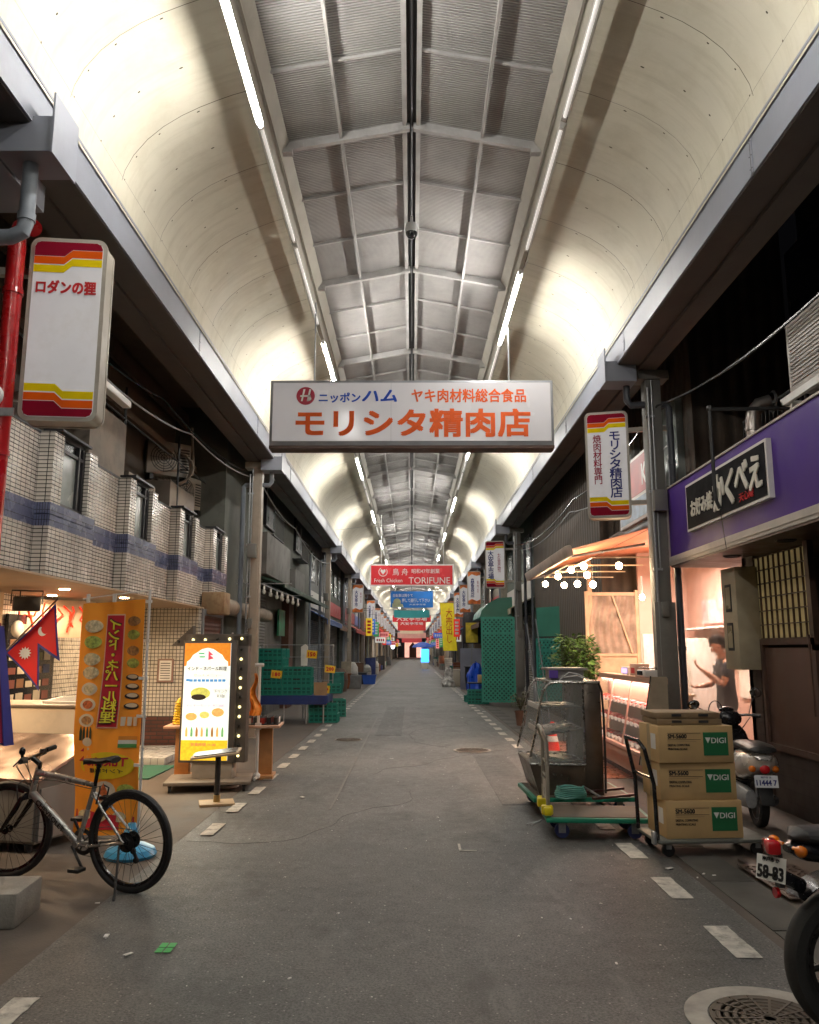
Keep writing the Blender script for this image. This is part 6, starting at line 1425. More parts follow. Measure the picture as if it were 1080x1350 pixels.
for k in range(3):
    t = thing('cardboard_box', f'brown carton with green printed panel, {pos[k]} one of three on the grey platform trolley', 'box', (DX+(-.02,-.045,-.06)[k], DY+(.0,.015,-.01)[k], .142+k*.288), (4,3,5)[k], 'cartons on the platform trolley')
    g = MB(); g.b2(-.31,.31,-.21,.21,.0,.285,bev=.005); g.build('carton', M_box, t)
    g = MB(); g.b2(.06,.265,-.2125,-.2105,.055,.235); b_ = g.build('green_panel', M_bg, t)
    g = MB(); g.prism([(.075,.195),(.12,.195),(.0975,.15)],1,-.2145,-.213); g.build('triangle', M_wlet, b_)
    txt('DIGI', M_wlet, b_, (.186,-.2145,.172), .12, .042, bold=.02, ext=.0006)
    txt('SM-5600', M_blet, t, (-.155,-.2125,.206), .155, .032, bold=.05, ext=.0006); txt('DIGITAL COMPUTING', M_blet, t, (-.145,-.2125,.138), .18, .017, bold=.03, ext=.0006); txt('PRINTING SCALE', M_blet, t, (-.155,-.2125,.108), .16, .016, bold=.03, ext=.0006)
    g = MB(); g.b2(-.235,.04,-.2125,-.2108,.228,.231); g.b2(-.235,.04,-.2125,-.2108,.178,.181); g.b2(-.235,.0,-.2125,-.2108,.163,.164); g.build('rule', M_blet, t)
    g = MB(); g.b2(-.312,-.3105,-.03,.03,.0,.285); g.b2(-.312,.312,-.03,.03,.2852,.2862) ; g.build('tape', mat('parcel_tape', (.45,.36,.22), .2), t)
    g = MB(); g.b2(-.3125,-.3108,-.15,-.05,.1,.22); g.build('shipping_label', M_pap, t)
t = thing('flattened_cartons', 'two shallow cartons lying on the topmost cardboard box', 'cartons', (DX-.08, DY+.02, 1.008), 2)
g = MB(); g.b2(-.26,.27,-.19,.2,.0,.045,bev=.003); g.b2(-.27,.26,-.18,.2,.05,.095,bev=.003); g.b2(-.25,.25,-.17,.18,.04,.052); g.build('carton', mat('dark_carton', (.22,.15,.08), .8), t)
for z in (.01,.06):
    for x in (-.1,.12): g = MB(); g.b2(x-.04,x+.04,-.192,-.1895,z+.005,z+.025); g.build('hand_hole', M_dark, t)

# --- lattice screens, plant and clutter
M_lat = mat('green_lattice', (.05,.34,.26), .5, 0, .12, 4, dirt=.3, dcol=(.02,.1,.07))
def lattice(loc, rz, W, H, label, top=None, dark=False):
    t = thing('lattice_screen', label, 'lattice screen', loc, rz); m = mat('dark_green_lattice', (.03,.22,.18), .5, 0, .12, 4, dirt=.3) if dark else M_lat
    g = MB(); s = .13; n = int((W+H)/s)+1
    for sgn in (1, -1):
        for k in range(-int(H/s)-1, n):
            # line from (x0,0) at 45 deg clipped to the rectangle
            x0 = k*s; pa = []
            if sgn == 1: z0, z1 = max(0, -x0), min(H, W-x0); a, b_ = (x0+z0, z0), (x0+z1, z1)
            else: z0, z1 = max(0, x0-W), min(H, x0); a, b_ = (x0-z0, z0), (x0-z1, z1)
            if z1-z0 < .03: continue
            L_ = math.hypot(b_[0]-a[0], b_[1]-a[1]); g.box(((a[0]+b_[0])/2, .0 if sgn == 1 else .012, (a[1]+b_[1])/2), (L_, .01, .042), (0, -45*sgn, 0))
    g.build('lattice', m, t)
    g = MB(); g.b2(0,W,-.012,.022,0,.05); g.b2(0,W,-.012,.022,H-.05,H); g.b2(0,.05,-.014,.024,0,H); g.b2(W-.05,W,-.014,.024,0,H); g.b2(0,W,-.012,.022,H*.8,H*.8+.05); g.build('frame', m, t)
    g = MB(); g.b2(.05,W-.05,.16,.17,.05,H-.05); g.build('backing', mat('lattice_backing', (.02,.09,.075), .7), t)
    return t
lattice((2.08,24.6,.1), -8, 1.0, 2.5, 'tall mint green lattice screen at the corner of the right shops')
lattice((3.12,20.6,.3), -55, 1.1, 1.6, 'darker green lattice screen standing behind the right arcade post', dark=True)
t = thing('green_hood', 'domed green plastic awning hood above the mint lattice screen', 'awning', (2.55, 25.2, 2.62))
g = MB(); g.prism([(-.45,0),(.55,0),(.55,.62),(.1,.58),(-.2,.42),(-.4,.2)],1,0,3.0); g.build('hood', mat('hood_green', (.05,.2,.15), .4, 0, .1, 3), t)
g = MB(); g.b2(-.47,.57,-.02,.0,-.04,.0); g.build('hem', M_lat, t)
t = thing('green_board', 'plain green board above the darker lattice screen', 'board', (3.12, 20.62, 1.92), -55)
g = MB(); g.b2(0,1.1,0,.03,0,.75); g.build('board', mat('board_green', (.03,.15,.11), .5, 0, .15, 3), t)
g = MB(); g.b2(0,1.1,-.01,.0,0,.03); g.b2(0,.03,-.01,0,0,.75); g.build('edge', M_dark, t)
# plant
def leafy(name, loc, label, cat, R_, H_, n, m, pot, seed=1, ls=.08):
    t = thing(name, label, cat, loc); q = random.Random(seed)
    g = MB()
    for k in range(n):
        a = q.uniform(0, 6.283); u = q.random()**.5; h = q.uniform(0, 1); r = R_*u*(1.0-.55*abs(h-.45)**1.3)
        c = Vector((r*math.cos(a), r*math.sin(a)*.8, H_*(.25+.75*h)+.05*math.sin(a*3))); s = ls*q.uniform(.5, 1.3)
        d = Vector((math.cos(a)+q.uniform(-.6,.6), math.sin(a)+q.uniform(-.6,.6), q.uniform(-.7,.5))).normalized(); sd = d.cross(Vector((q.uniform(-.4,.4),q.uniform(-.4,.4),1))).normalized()
        up = d.cross(sd)*s*.15
        v = [g.bm.verts.new(p) for p in (c, c+d*s*.5+sd*s*.32+up, c+d*s*1.1, c+d*s*.5-sd*s*.32+up)]; f = g.bm.faces.new(v)
    g.build('foliage', m, t, noclean=True)
    g = MB()
    for k in range(9): a = k*.7; g.tube([(0,0,.0),(R_*.25*math.cos(a),R_*.25*math.sin(a),H_*.4),(R_*.6*math.cos(a),R_*.5*math.sin(a),H_*.8)], .008, n=5)
    g.build('stem', mat('plant_stem', (.05,.045,.02), .7), t)
    g = MB(); r = pot; g.lathe([(r*.7,-.3),(r,-.0),(r*1.05,.0),(r*1.05,-.03)], n=14); g.build('pot', mat('plant_pot', (.12,.06,.04), .8), t)
    return t
M_leaf = mat('leaf_green', (.06,.125,.02), .5, 0, .5, 9)
leafy('potted_plant', (2.92, 14.7, .85), 'leafy green plant glowing in the bulb light beside the stall', 'plant', .42, 1.0, 1500, M_leaf, .2, 4, .085)
t = thing('plant_stand', 'dark metal stand hidden under the leafy plant', 'stand', (2.92, 14.7, 0)); g = MB(); g.b2(-.25,.25,-.25,.25,.49,.54); g.build('shelf', M_dark, t)
for x in (-.22,.22):
    for y in (-.22,.22): g = MB(); g.cyl((x,y,.01),(x,y,.49),.012,n=6); g.build('leg', M_dark, t)
leafy('potted_plant', (2.3, 17.6, .35), 'small dull flowering plant in a pale bucket by the road', 'plant', .2, .35, 160, mat('dull_leaf', (.1,.11,.05), .6, 0, .6, 9), .13, 6, .06)
t = thing('lean_poles', 'bundle of thin pale poles leaning against the second right post', 'poles', (2.72, 17.8, 0))
g = MB(); g.tube([(0,0,.02),(-.1,.3,1.5),(-.15,.5,2.2)], .015, n=6); g.tube([(.1,0,.02),(-.15,.4,1.6)], .012, n=6); g.tube([(.25,.1,.02),(.05,.5,2.3)], .014, n=6); g.build('poles', M_pipe, t)
# far right clutter
M_tarp = mat('blue_tarp', (.01,.07,.5), .35, 0, .2, 5)
def lump(name, loc, r, m, label, cat, seed):
    t = thing(name, label, cat, loc); q = random.Random(seed); g = MB()
    ph = [q.uniform(0, 6) for _ in range(6)]
    def fn(u, v):
        a = u*2*math.pi; b_ = v*math.pi/2*1.0; k = 1+.16*math.sin(3*a+ph[0]+4*b_)+.1*math.sin(7*a+ph[1])+.08*math.sin(11*b_+ph[2]+a*2)
        return (r[0]*k*math.cos(a)*math.cos(b_)**.7, r[1]*k*math.sin(a)*math.cos(b_)**.7, .01+r[2]*math.sin(b_)*(1+.1*math.sin(5*a+ph[3])))
    g.grid(fn, 36, 12); bmesh.ops.remove_doubles(g.bm, verts=g.bm.verts, dist=.002); g.build('bundle', m, t)
    g = MB(); g.tube([(0,0,r[2]*.9),(.03,0,r[2]*1.08),(-.03,.02,r[2]*1.15)], .02, n=6); g.build('knot', m, t)
    return t
lump('blue_tarpaulin', (2.38, 30.5, 0), (.38,.4,1.05), M_tarp, 'crumpled bright blue tarpaulin bundle beside the mint lattice', 'tarpaulin', 1)
lump('rubbish_bag', (1.75, 38.5, 0), (.30,.3,.75), mat('clear_bag', (.42,.4,.38), .25, 0, .5, 6), 'full pale rubbish bag at the right road edge', 'rubbish bag', 2)
lump('rubbish_bag', (1.62, 37.2, 0), (.28,.25,.42), mat('clear_bag2', (.5,.48,.45), .25, 0, .4, 6), 'low crumpled pale rubbish bag in front of the fuller one', 'rubbish bag', 3)
t = thing('foam_box', 'cream foam box beside the rubbish bags', 'box', (2.2, 37.8, 0)); g = MB(); g.b2(-.3,.3,-.25,.25,.01,.7,bev=.02); g.build('box', mat('cream_foam', (.45,.4,.32), .7, 0, .1, 3, dirt=.2), t)
g = MB(); g.b2(-.32,.32,-.27,.27,.7,.78,bev=.02); g.build('lid', mat('cream_foam_lid', (.5,.45,.37), .7), t)
t = thing('leaning_board', 'pale lilac board leaning behind the blue tarpaulin', 'board', (2.5, 34.5, 0)); g = MB(); g.box((0,0,.85),(.95,.04,1.7),(6,0,0)); g.build('board', mat('lilac_board', (.33,.34,.42), .5, 0, .1, 2), t)
g = MB(); g.box((0,-.03,.9),(.05,.03,1.6),(6,0,0)); g.build('batten', M_galv, t)
t = thing('poster_board', 'black framed board with a yellow poster on the right side shops', 'poster', (2.62, 35.6, 2.0)); g = MB(); g.b2(-.38,.38,-.04,.04,-.1,1.25,bev=.01); g.build('frame', M_dark, t)
g = MB(); g.b2(-.28,.24,-.05,-.04,-.05,.8); g.build('poster', mat('yellow_poster', (.6,.45,.03), .5, 0, .3, 5), t)
crate((2.02, 25.3, .01), -4, 'green crate at the foot of the mint lattice, lower one', 'green crates by the lattice'); crate((2.02, 25.32, .225), -2, 'green crate at the foot of the mint lattice, upper one', 'green crates by the lattice')
crate((2.0, 26.2, .01), 6, 'green crate half hidden behind the lattice foot pair', 'green crates by the lattice')
t = thing('low_table', 'low dark table with an orange parcel between tarpaulin and lattice', 'table', (2.35, 28.2, 0)); g = MB(); g.b2(-.45,.4,-.3,.3,.5,.54); g.build('tabletop', M_dark, t)
for x in (-.4,.35): g = MB(); g.cyl((x,-.25,.01),(x,-.25,.5),.02,n=6); g.build('leg', M_dark, t)
t = thing('parcel', 'orange yellow parcel on the low dark table', 'parcel', (2.4, 28.1, .54)); g = MB(); g.b2(-.16,.18,-.12,.12,0,.25,bev=.01); g.build('parcel', M_box, t)
g = MB(); g.b2(-.165,.185,-.03,.03,.0,.256); g.build('strap', M_yel, t)
q = random.Random(21); nm = ['bicycle_parts']
NAMES = ['stool','bucket','stack of trays','wooden box','bin','drum','basket','carton']
COL = ['white','grey','brown','teal','dark','cream','navy','rust']
CC = [(.5,.48,.44),(.2,.2,.2),(.12,.06,.03),(.03,.2,.17),(.03,.03,.035),(.4,.34,.25),(.03,.05,.2),(.2,.06,.02)]
for i in range(44):
    sx = -1 if i % 2 else 1; y = 27+ (i//2)*3.4 + q.uniform(-.8,.8); 
    if sx < 0 and y < 31: y += 5
    k = (i*5) % 8; c = (i*3+i//8) % 8; x = sx*q.uniform(2.45, 3.0)
    if abs(y-29.2)<.5 or abs(y-34.5)<.5: y += 1
    s = q.uniform(.2,.34); h = q.uniform(.35,1.15)
    t = thing(NAMES[k].replace('stack of trays','tray_stack').replace(' ','_'), f'{COL[c]} {NAMES[k]}, {ORD[min(i//2,19)]} item along the {"left" if sx<0 else "right"} shop fronts past the posts', NAMES[k].split()[-1], (x, y, 0))
    m = mat('bric_'+COL[c], CC[c], .6, 0, .25, 4, dirt=.3)
    g = MB()
    if k in (1,4,5): g.lathe([(s*.8,.01),(s,h*.5),(s*.95,h),(s*.85,h)], n=12)
    elif k == 2:
        for j in range(int(h/.12)): g.b2(-s,s,-s*.8,s*.8,.01+j*.12,.11+j*.12,bev=.01)
    elif k == 0: g.b2(-s*.6,s*.6,-s*.6,s*.6,.4,.46)
    else: g.b2(-s,s,-s*.8,s*.8,.01,h,bev=.01)
    g.build('body', m, t)
    if k == 0:
        for ax in (-1,1):
            for ay in (-1,1): g = MB(); g.cyl((ax*s*.5,ay*s*.5,.01),(ax*s*.5,ay*s*.5,.4),.015,n=6); g.build('leg', M_galv, t)
    else:
        g = MB(); g.b2(-s*1.02,s*1.02,-s*.85,s*.85,h if k != 2 else int(h/.12)*.12,(h if k != 2 else int(h/.12)*.12)+.03); g.build('lid', m, t)
# electric cord on the floor by trolley
wire('thin black cord trailing from the green trolley to the boxes', [(1.9,8.0,.03),(2.0,7.6,.02),(2.1,7.3,.02)], .006)
# ================================================================ bicycle
M_alu = mat('silver_frame_paint', (.48,.47,.45), .28, .7, .06, 6)
bk = thing('bicycle', 'silver framed bicycle with black wheels and black saddle on its kickstand', 'bicycle', (-1.89, 5.76, .006), 160.5)
bk.rotation_euler = (R(-3), 0, R(160.5))
WR = .335
def wheel(hx, parent, turn=0, cass=True):
    g = MB(); g.lathe([(WR-.045,-.012),(WR-.03,-.022),(WR-.01,-.022),(WR,-.008),(WR,.008),(WR-.01,.022),(WR-.03,.022),(WR-.045,.012),(WR-.045,-.012)], n=64, axis=1)
    ty = g.build('wheel', M_black, parent, loc=(hx,0,WR)); ty.rotation_euler = (0,0,R(turn))
    g = MB(); g.lathe([(WR-.062,-.010),(WR-.045,-.013),(WR-.040,-.013),(WR-.040,.013),(WR-.045,.013),(WR-.062,.010),(WR-.062,-.010)], n=64, axis=1); g.build('rim', M_blackgloss, ty)
    g = MB()
    for k in range(32):
        a = k*math.pi/16; s = 1 if k % 2 else -1; b_ = a+(.5 if (k//2)%2 else -.5)
        g.cyl((.02*math.cos(b_), s*.028, .02*math.sin(b_)), ((WR-.05)*math.cos(a), 0, (WR-.05)*math.sin(a)), .0014, n=4, cap=False)
    g.build('spokes', M_dark, ty)
    g = MB(); g.cyl((0,-.05,0),(0,.05,0),.017,n=14); g.cyl((0,-.068,0),(0,.068,0),.006,n=8); g.cyl((0,-.03,0),(0,-.026,0),.028,n=14); g.cyl((0,.026,0),(0,.03,0),.028,n=14); g.build('hub', M_blackgloss, ty)
    return ty
w1 = wheel(0, bk); w2 = wheel(1.06, bk, 16)
BB = (.43,0,.285); ST = (.30,0,.68); HT = (.80,0,.74); HB = (.845,0,.60)
g = MB()
g.tube([BB, ST], .0165, n=12); g.tube([ST, (.55,0,.715), HT], .020, n=12, rs=[.017,.021,.022]); g.tube([BB, (.62,0,.43), HB], .028, n=14, rs=[.024,.029,.027]); g.tube([(HT[0]-.005,0,HT[2]+.03),(HB[0]+.008,0,HB[2]-.035)], .022, n=14)
for s in (-1,1):
    g.tube([(BB[0]-.03,s*.03,BB[2]),(.3,s*.05,.29),(0,s*.065,WR)], .010, n=8); g.tube([(ST[0]+.005,s*.012,ST[2]-.05),(.2,s*.045,.54),(0,s*.065,WR)], .009, n=8)
g.cyl((BB[0],-.036,BB[2]),(BB[0],.036,BB[2]),.023,n=16); g.build('frame', M_alu, bk)
o = txt('CHEVROLET', M_blet, bk, (0,0,0), .30, .034, bold=.03, ext=.0008); ang = math.degrees(math.atan2(HB[2]-BB[2], HB[0]-BB[0]))
# text lies on the side of the down tube that faces the camera (local +y), reading downwards from the head tube
mid = Vector((.655,.0295,.462)); o.rotation_euler = (0, R(ang), R(180)); o.location = mid
g = MB(); g.tube([(.302,0,.67),(.275,0,.80)], .0135, n=10); g.tube([(.27,0,.80),(.27,0,.825)], .018, n=8); g.build('seat_post', M_blackgloss, bk)
g = MB(); P=[]
for i,(x,w_,z) in enumerate(((.13,.055,.865),(.16,.07,.872),(.2,.065,.862),(.26,.038,.852),(.32,.022,.85),(.385,.016,.845),(.405,.004,.84))): P.append((x,w_,z))
V=[[g.bm.verts.new((x, w_*math.cos(a), z+(.012 if math.sin(a)>0 else .028)*math.sin(a)-.004*abs(math.cos(a)))) for a in [k*math.pi/6 for k in range(12)]] for x,w_,z in P]
for A,B in zip(V,V[1:]):
    for k in range(12): g.bm.faces.new((A[k],A[(k+1)%12],B[(k+1)%12],B[k]))
g.bm.faces.new(V[0][::-1]); g.bm.faces.new(V[-1]); g.build('saddle', M_black, bk)
g = MB()
for s in (-1,1):
    g.tube([(.875,s*.02,.60),(.885,s*.055,.575),(.93,s*.062,.50),(1.06,s*.062,WR)], .017, n=10, rs=[.012,.016,.019,.012])
g.b2(.865,.90,-.065,.065,.555,.59,bev=.01); g.tube([(.86,0,.56),(.79,0,.78)], .014, n=8); g.build('fork', M_blackgloss, bk)
g = MB(); g.tube([(.79,0,.78),(.785,0,.80),(.85,0,.84)], .018, n=8)
g.tube([(.91,-.27,.87),(.91,-.18,.86),(.875,-.06,.845),(.835,.06,.845),(.76,.18,.86),(.69,.27,.87)], .0125, n=8); g.build('handlebar', M_blackgloss, bk)
for s in (-1,1):
    g = MB(); g.tube([(.80-s*.115,s*.28,.87),(.82-s*.09,s*.19,.863)], .018, n=10); g.build('grip', M_black, bk)
    g = MB(); g.tube([(.835-s*.08,s*.17,.865),(.88-s*.08,s*.18,.85),(.885-s*.11,s*.25,.83)], .006, n=6); g.tube([(.85-s*.06,s*.14,.85),(.90,s*.1,.80),(.86,s*.03,.66)], .004, n=5); g.b2(.825-s*.07,.86-s*.07,s*.16-.02,s*.16+.02,.835,.875,bev=.006); g.build('brake_lever', M_black, bk)
g = MB(); g.ell((.86,.09,.90),(.022,.022,.03),10); g.cyl((.86,.09,.85),(.86,.09,.89),.01,n=6); g.build('bell', M_blackgloss, bk)
g = MB(); g.lathe([(.085,-.003),(.09,0),(.085,.003),(.06,.003),(.06,-.003),(.085,-.003)], c=(BB[0],.047*-1,BB[2]), n=36, axis=1)
for k in range(5): a=k*1.2566; g.tube([(BB[0],-.047,BB[2]),(BB[0]+.062*math.cos(a),-.047,BB[2]+.062*math.sin(a))], .006, n=5)
g.build('chainring', M_dark, bk)
for s,a in ((-1,52),(1,232)):
    dx, dz = .17*math.cos(R(a)), -.17*math.sin(R(a)) if s<0 else -.17*math.sin(R(a)); dx,dz = (.10,.13) if s<0 else (-.10,-.13)
    g = MB(); g.tube([(BB[0],s*.06,BB[2]),(BB[0]+dx,s*.072,BB[2]+dz)], .010, n=6); c_ = g.build('crank', M_black, bk)
    g = MB(); g.b2(BB[0]+dx-.045,BB[0]+dx+.045,s*.12-.04,s*.12+.04,BB[2]+dz-.012,BB[2]+dz+.012,bev=.005); g.build('pedal', M_black, c_)
g = MB()
for k in range(7): g.cyl((0,-.035-.004*k,WR),(0,-.0375-.004*k,WR),.055-.004*k,n=28)
g.build('cassette', M_dark, bk)
g = MB(); g.lathe([(.062,.0),(.066,.004),(.062,.006),(.02,.006)], c=(0,.036,WR), n=28, axis=1); g.build('spoke_guard', M_blackgloss, bk)
g = MB(); g.tube([(0,-.05,WR+.055),(.2,-.048,WR+.065),(BB[0],-.047,BB[2]+.09)], .003, n=5); g.tube([(.0,-.05,WR-.04),(-.02,-.05,.2),(.02,-.05,.16),(.2,-.05,.185),(BB[0],-.047,BB[2]-.09)], .003, n=5); g.build('chain', M_dark, bk)
g = MB(); g.tube([(0,-.055,WR-.02),(.015,-.055,.26),(-.015,-.055,.20)], .012, n=6); g.cyl((.012,-.06,.255),(.012,-.045,.255),.02,n=12); g.cyl((-.012,-.06,.195),(-.012,-.045,.195),.02,n=12); g.build('derailleur', M_black, bk)
g = MB(); g.tube([(.03,.07,.315),(-.01,.14,.14),(-.04,.2,.0)], .008, n=6); g.build('kickstand', M_black, bk)
for s in (-1,1):
    g = MB(); g.tube([(.245,s*.05,.57),(.22,s*.045,.66),(.24,s*.02,.68)], .006, n=5); g.b2(.18,.24,s*.02-.008,s*.02+.008,.595,.615); g.build('rear_brake', M_black, bk)
    g = MB(); g.tube([(.91,s*.065,.55),(.92,s*.07,.66),(.90,s*.03,.69)], .006, n=5); g.build('front_brake', M_black, bk)
g = MB(); g.tube([(.85,.1,.86),(.90,.03,.82),(.83,.02,.70),(.6,.03,.70),(.32,.02,.66),(.24,.0,.68)], .003, n=5); g.tube([(.85,-.12,.85),(.92,-.02,.80),(.86,0,.68)], .003, n=5); g.build('cable', M_black, bk)

# ================================================================ scooter (rear view)
M_sil = mat('scooter_silver', (.62,.58,.54), .25, .4, .06, 5, coat=.5)
sc = thing('scooter', 'silver and black scooter seen from behind beside the brown door', 'scooter', (3.18, 7.72, .006), -7)
def swheel(y, p, r=.235):
    g = MB(); g.lathe([(r-.07,-.03),(r-.03,-.045),(r-.008,-.035),(r,0),(r-.008,.035),(r-.03,.045),(r-.07,.03),(r-.07,-.03)], c=(0,0,0), n=36, axis=0); o = g.build('wheel', M_black, p, loc=(0,y,r))
    g = MB(); g.lathe([(r-.075,-.028),(r-.07,-.03),(r-.07,.03),(r-.075,.028),(r-.075,-.028)], n=28, axis=0)
    for k in range(5): a=k*1.2566; g.tube([(0,0,0),(0,(r-.075)*math.cos(a),(r-.075)*math.sin(a))], .014, n=6)
    g.cyl((-.05,0,0),(.05,0,0),.03,n=12); g.build('rim', M_galv, o); return o
swheel(.12, sc); swheel(1.22, sc)
def loft(g, secs, n=16, exp=2.4):
    rings=[]
    for (y,cx,cz,rx,rz_) in secs:
        ring=[]
        for k in range(n):
            a=2*math.pi*k/n; ca,sa=math.cos(a),math.sin(a)
            ring.append(g.bm.verts.new((cx+rx*math.copysign(abs(ca)**(2/exp),ca), y, cz+rz_*math.copysign(abs(sa)**(2/exp),sa))))
        rings.append(ring)
    fs=[]
    for A,B in zip(rings,rings[1:]):
        for k in range(n): fs.append(g.bm.faces.new((A[k],A[(k+1)%n],B[(k+1)%n],B[k])))
    fs.append(g.bm.faces.new(rings[0][::-1])); fs.append(g.bm.faces.new(rings[-1])); g._m(fs)
g = MB(); loft(g, [(-.17,0,.60,.05,.04),(-.14,0,.60,.10,.075),(-.05,0,.585,.155,.11),(.12,0,.56,.18,.14),(.35,0,.53,.175,.15),(.52,0,.48,.15,.14),(.6,0,.42,.12,.1)], 20); g.build('rear_cowl', M_sil, sc)
g = MB(); loft(g, [(-.17,0,.70,.07,.015),(-.14,0,.71,.12,.03),(0,0,.72,.14,.04),(.25,0,.715,.135,.045),(.5,0,.70,.11,.04),(.6,0,.67,.08,.03)], 18); g.build('seat', mat('black_seat', (.02,.02,.02), .45), sc)
g = MB(); loft(g, [(.5,0,.24,.13,.03),(.95,0,.24,.15,.03)], 12); loft(g, [(.92,0,.5,.19,.30),(1.0,0,.56,.20,.30),(1.06,0,.6,.12,.28)], 18); g.build('floor_and_shield', M_blackgloss, sc)
g = MB(); g.grid(lambda u,v:(.06*math.cos(R(-70+140*v))*0+(-.06+.12*v), 1.22+.26*math.cos(R(20+150*u)), .235+.27*math.sin(R(20+150*u))), 12, 3); g.build('front_fender', M_sil, sc)
g = MB(); g.tube([(0,1.0,.6),(0,.98,.85)], .03, n=8); g.tube([(-.30,.92,.93),(-.18,.97,.94),(0,1.0,.92),(.18,.97,.94),(.30,.92,.93)], .013, n=8); g.ell((0,.98,.90),(.13,.10,.09),12); g.ell((-.02,.99,.99),(.08,.05,.03),10); g.build('handlebar', M_blackgloss, sc)
for s in (-1,1):
    g = MB(); g.tube([(s*.30,.915,.93),(s*.22,.955,.938)], .019, n=8); g.build('grip', M_black, sc)
    g = MB(); g.tube([(s*.2,.97,.95),(s*.23,.98,1.05),(s*.27,.97,1.13)] if s>0 else [(s*.2,.97,.95),(s*.27,.99,.99),(s*.33,.97,1.02)], .006, n=6); m_ = g.build('mirror_stalk', M_dark, sc)
    g = MB(); g.ell((s*.28 if s>0 else -.35,.97,1.165 if s>0 else 1.035),(.062,.014,.048),12,(0,15*s,0)); g.build('mirror', M_blackgloss, m_)
    g = MB(); g.ell((s*.27 if s>0 else -.345,.957,1.165 if s>0 else 1.035),(.054,.004,.040),12,(0,15*s,0)); g.build('mirror_glass', mat('mirror_silver', (.6,.6,.6), .05, 1, .02), m_)
g = MB(); P=[(-.12+.07*math.cos(a)-.02, .93, .97+.11*math.sin(a)) for a in [R(200-i*14) for i in range(16)]]; g.tube(P, .006, n=5); g.tube([(.2,.93,.92),(.1,.9,.80),(.05,.95,.72)], .005, n=5); g.build('brake_cable', M_black, sc)
g = MB(); g.ell((0,-.165,.545),(.045,.03,.04),14); g.build('tail_lamp', mat('tail_red', (.5,.01,.015), .15, 0, .1, 8, spec=.8), sc)
M_ind = mat('indicator_orange', (.65,.16,.01), .2, 0, .1, 8)
for s in (-1,1):
    g = MB(); g.ell((s*.10,-.13,.545),(.032,.035,.03),12); g.build('indicator', M_ind, sc)
g = MB(); g.tube([(-.10,-.1,.66),(-.05,-.19,.63),(.05,-.19,.63),(.10,-.1,.66)], .008, n=6)
for x in (-.05,0,.05): g.tube([(x,-.19,.63),(x,-.05,.68)], .006, n=5)
g.build('grab_rail', M_steel, sc)
g = MB(); g.box((0,-.15,.36),(.12,.02,.26),(-18,0,0),bev=.01); g.ell((0,-.165,.30),(.028,.012,.018),8); g.build('rear_fender', M_black, sc)
g = MB(); g.box((0,-.185,.445),(.20,.004,.105),(-12,0,0)); pl_ = g.build('plate', mat('plate_white', (.66,.68,.72), .4), sc)
txt('11444 7', M_navy, pl_, (0,-.1905,.435), .17, .045, bold=.04, tilt=-12); txt('神戸市 あ', M_navy, pl_, (0,-.181,.48), .09, .018, tilt=-12)
g = MB(); g.ell((.07,-.20,.30),(.02,.01,.02),8); g.cyl((.09,-.05,.26),(.16,.35,.24),.045,n=14); g.build('exhaust', M_black, sc)
g = MB(); loft(g, [(.0,-.09,.26,.05,.08),(.2,-.10,.26,.07,.10),(.45,-.09,.27,.05,.08)], 12); g.build('engine_cover', M_galv, sc)
g = MB(); g.tube([(-.09,.35,.2),(-.17,.42,.0)], .012, n=6); g.build('kickstand', M_dark, sc)

# ================================================================ motorcycle at the right edge (tail towards the street)
mc = thing('motorcycle', 'black motorcycle at the right edge with red tail lamp and white number plate', 'motorcycle', (1.87, 3.72, .006), 6)
r = .30
g = MB(); g.lathe([(r-.085,-.03),(r-.06,-.05),(r-.02,-.048),(r-.004,-.02),(r,0),(r-.004,.02),(r-.02,.048),(r-.06,.05),(r-.085,.03),(r-.085,-.03)], n=64, axis=1)
wl = g.build('rear_wheel', mat('tyre_rubber', (.018,.018,.017), .65, 0, .2, 20, bump=.3), mc, loc=(0,0,r))
g = MB(); g.lathe([(r-.11,-.025),(r-.085,-.032),(r-.085,.032),(r-.11,.025),(r-.11,-.025)], n=48, axis=1)
for k in range(6):
    a=k*math.pi/3; g.tube([(.03*math.cos(a),0,.03*math.sin(a)),((r-.10)*math.cos(a+.15),0,(r-.10)*math.sin(a+.15))], .014, n=6)
g.cyl((0,-.06,0),(0,.06,0),.045,n=18); g.lathe([(.08,-.04),(.085,-.037),(.05,-.035)], n=24, axis=1); g.build('rim', mat('black_rim', (.03,.03,.03), .3, .5), wl)
g = MB(); g.tube([(0,-.09,r),(.30,-.09,.34),(.5,-.08,.38)], .025, n=8); g.tube([(0,.09,r),(.30,.09,.34),(.5,.08,.38)], .025, n=8); g.build('swing_arm', M_dark, mc)
g = MB(); g.grid(lambda u,v:((r+.05)*math.cos(R(62+70*u)), -.07+.14*v, r+(r+.05)*math.sin(R(62+70*u))), 12, 3); g.grid(lambda u,v:((r+.055)*math.cos(R(62+70*u)), -.07+.14*v, r+(r+.055)*math.sin(R(62+70*u))), 12, 3); g.tube([(-.2,0,.6),(-.33,-.0,.66)], .03, n=8); g.build('rear_fender', M_blackgloss, mc)
def loftx(g, secs, n=16, exp=2.4):
    g2=len(g.bm.verts); loft(g, [(x,0,cz,ry,rz_) for (x,cz,ry,rz_) in secs], n, exp)
    g.bm.verts.ensure_lookup_table()
    for v in list(g.bm.verts)[g2:]: v.co = Vector((v.co.y, v.co.x, v.co.z))
g = MB(); loftx(g, [(-.24,.80,.02,.01),(-.2,.81,.09,.03),(0,.80,.13,.045),(.3,.77,.14,.05),(.6,.76,.11,.05)], 16); g.build('seat', M_black, mc)
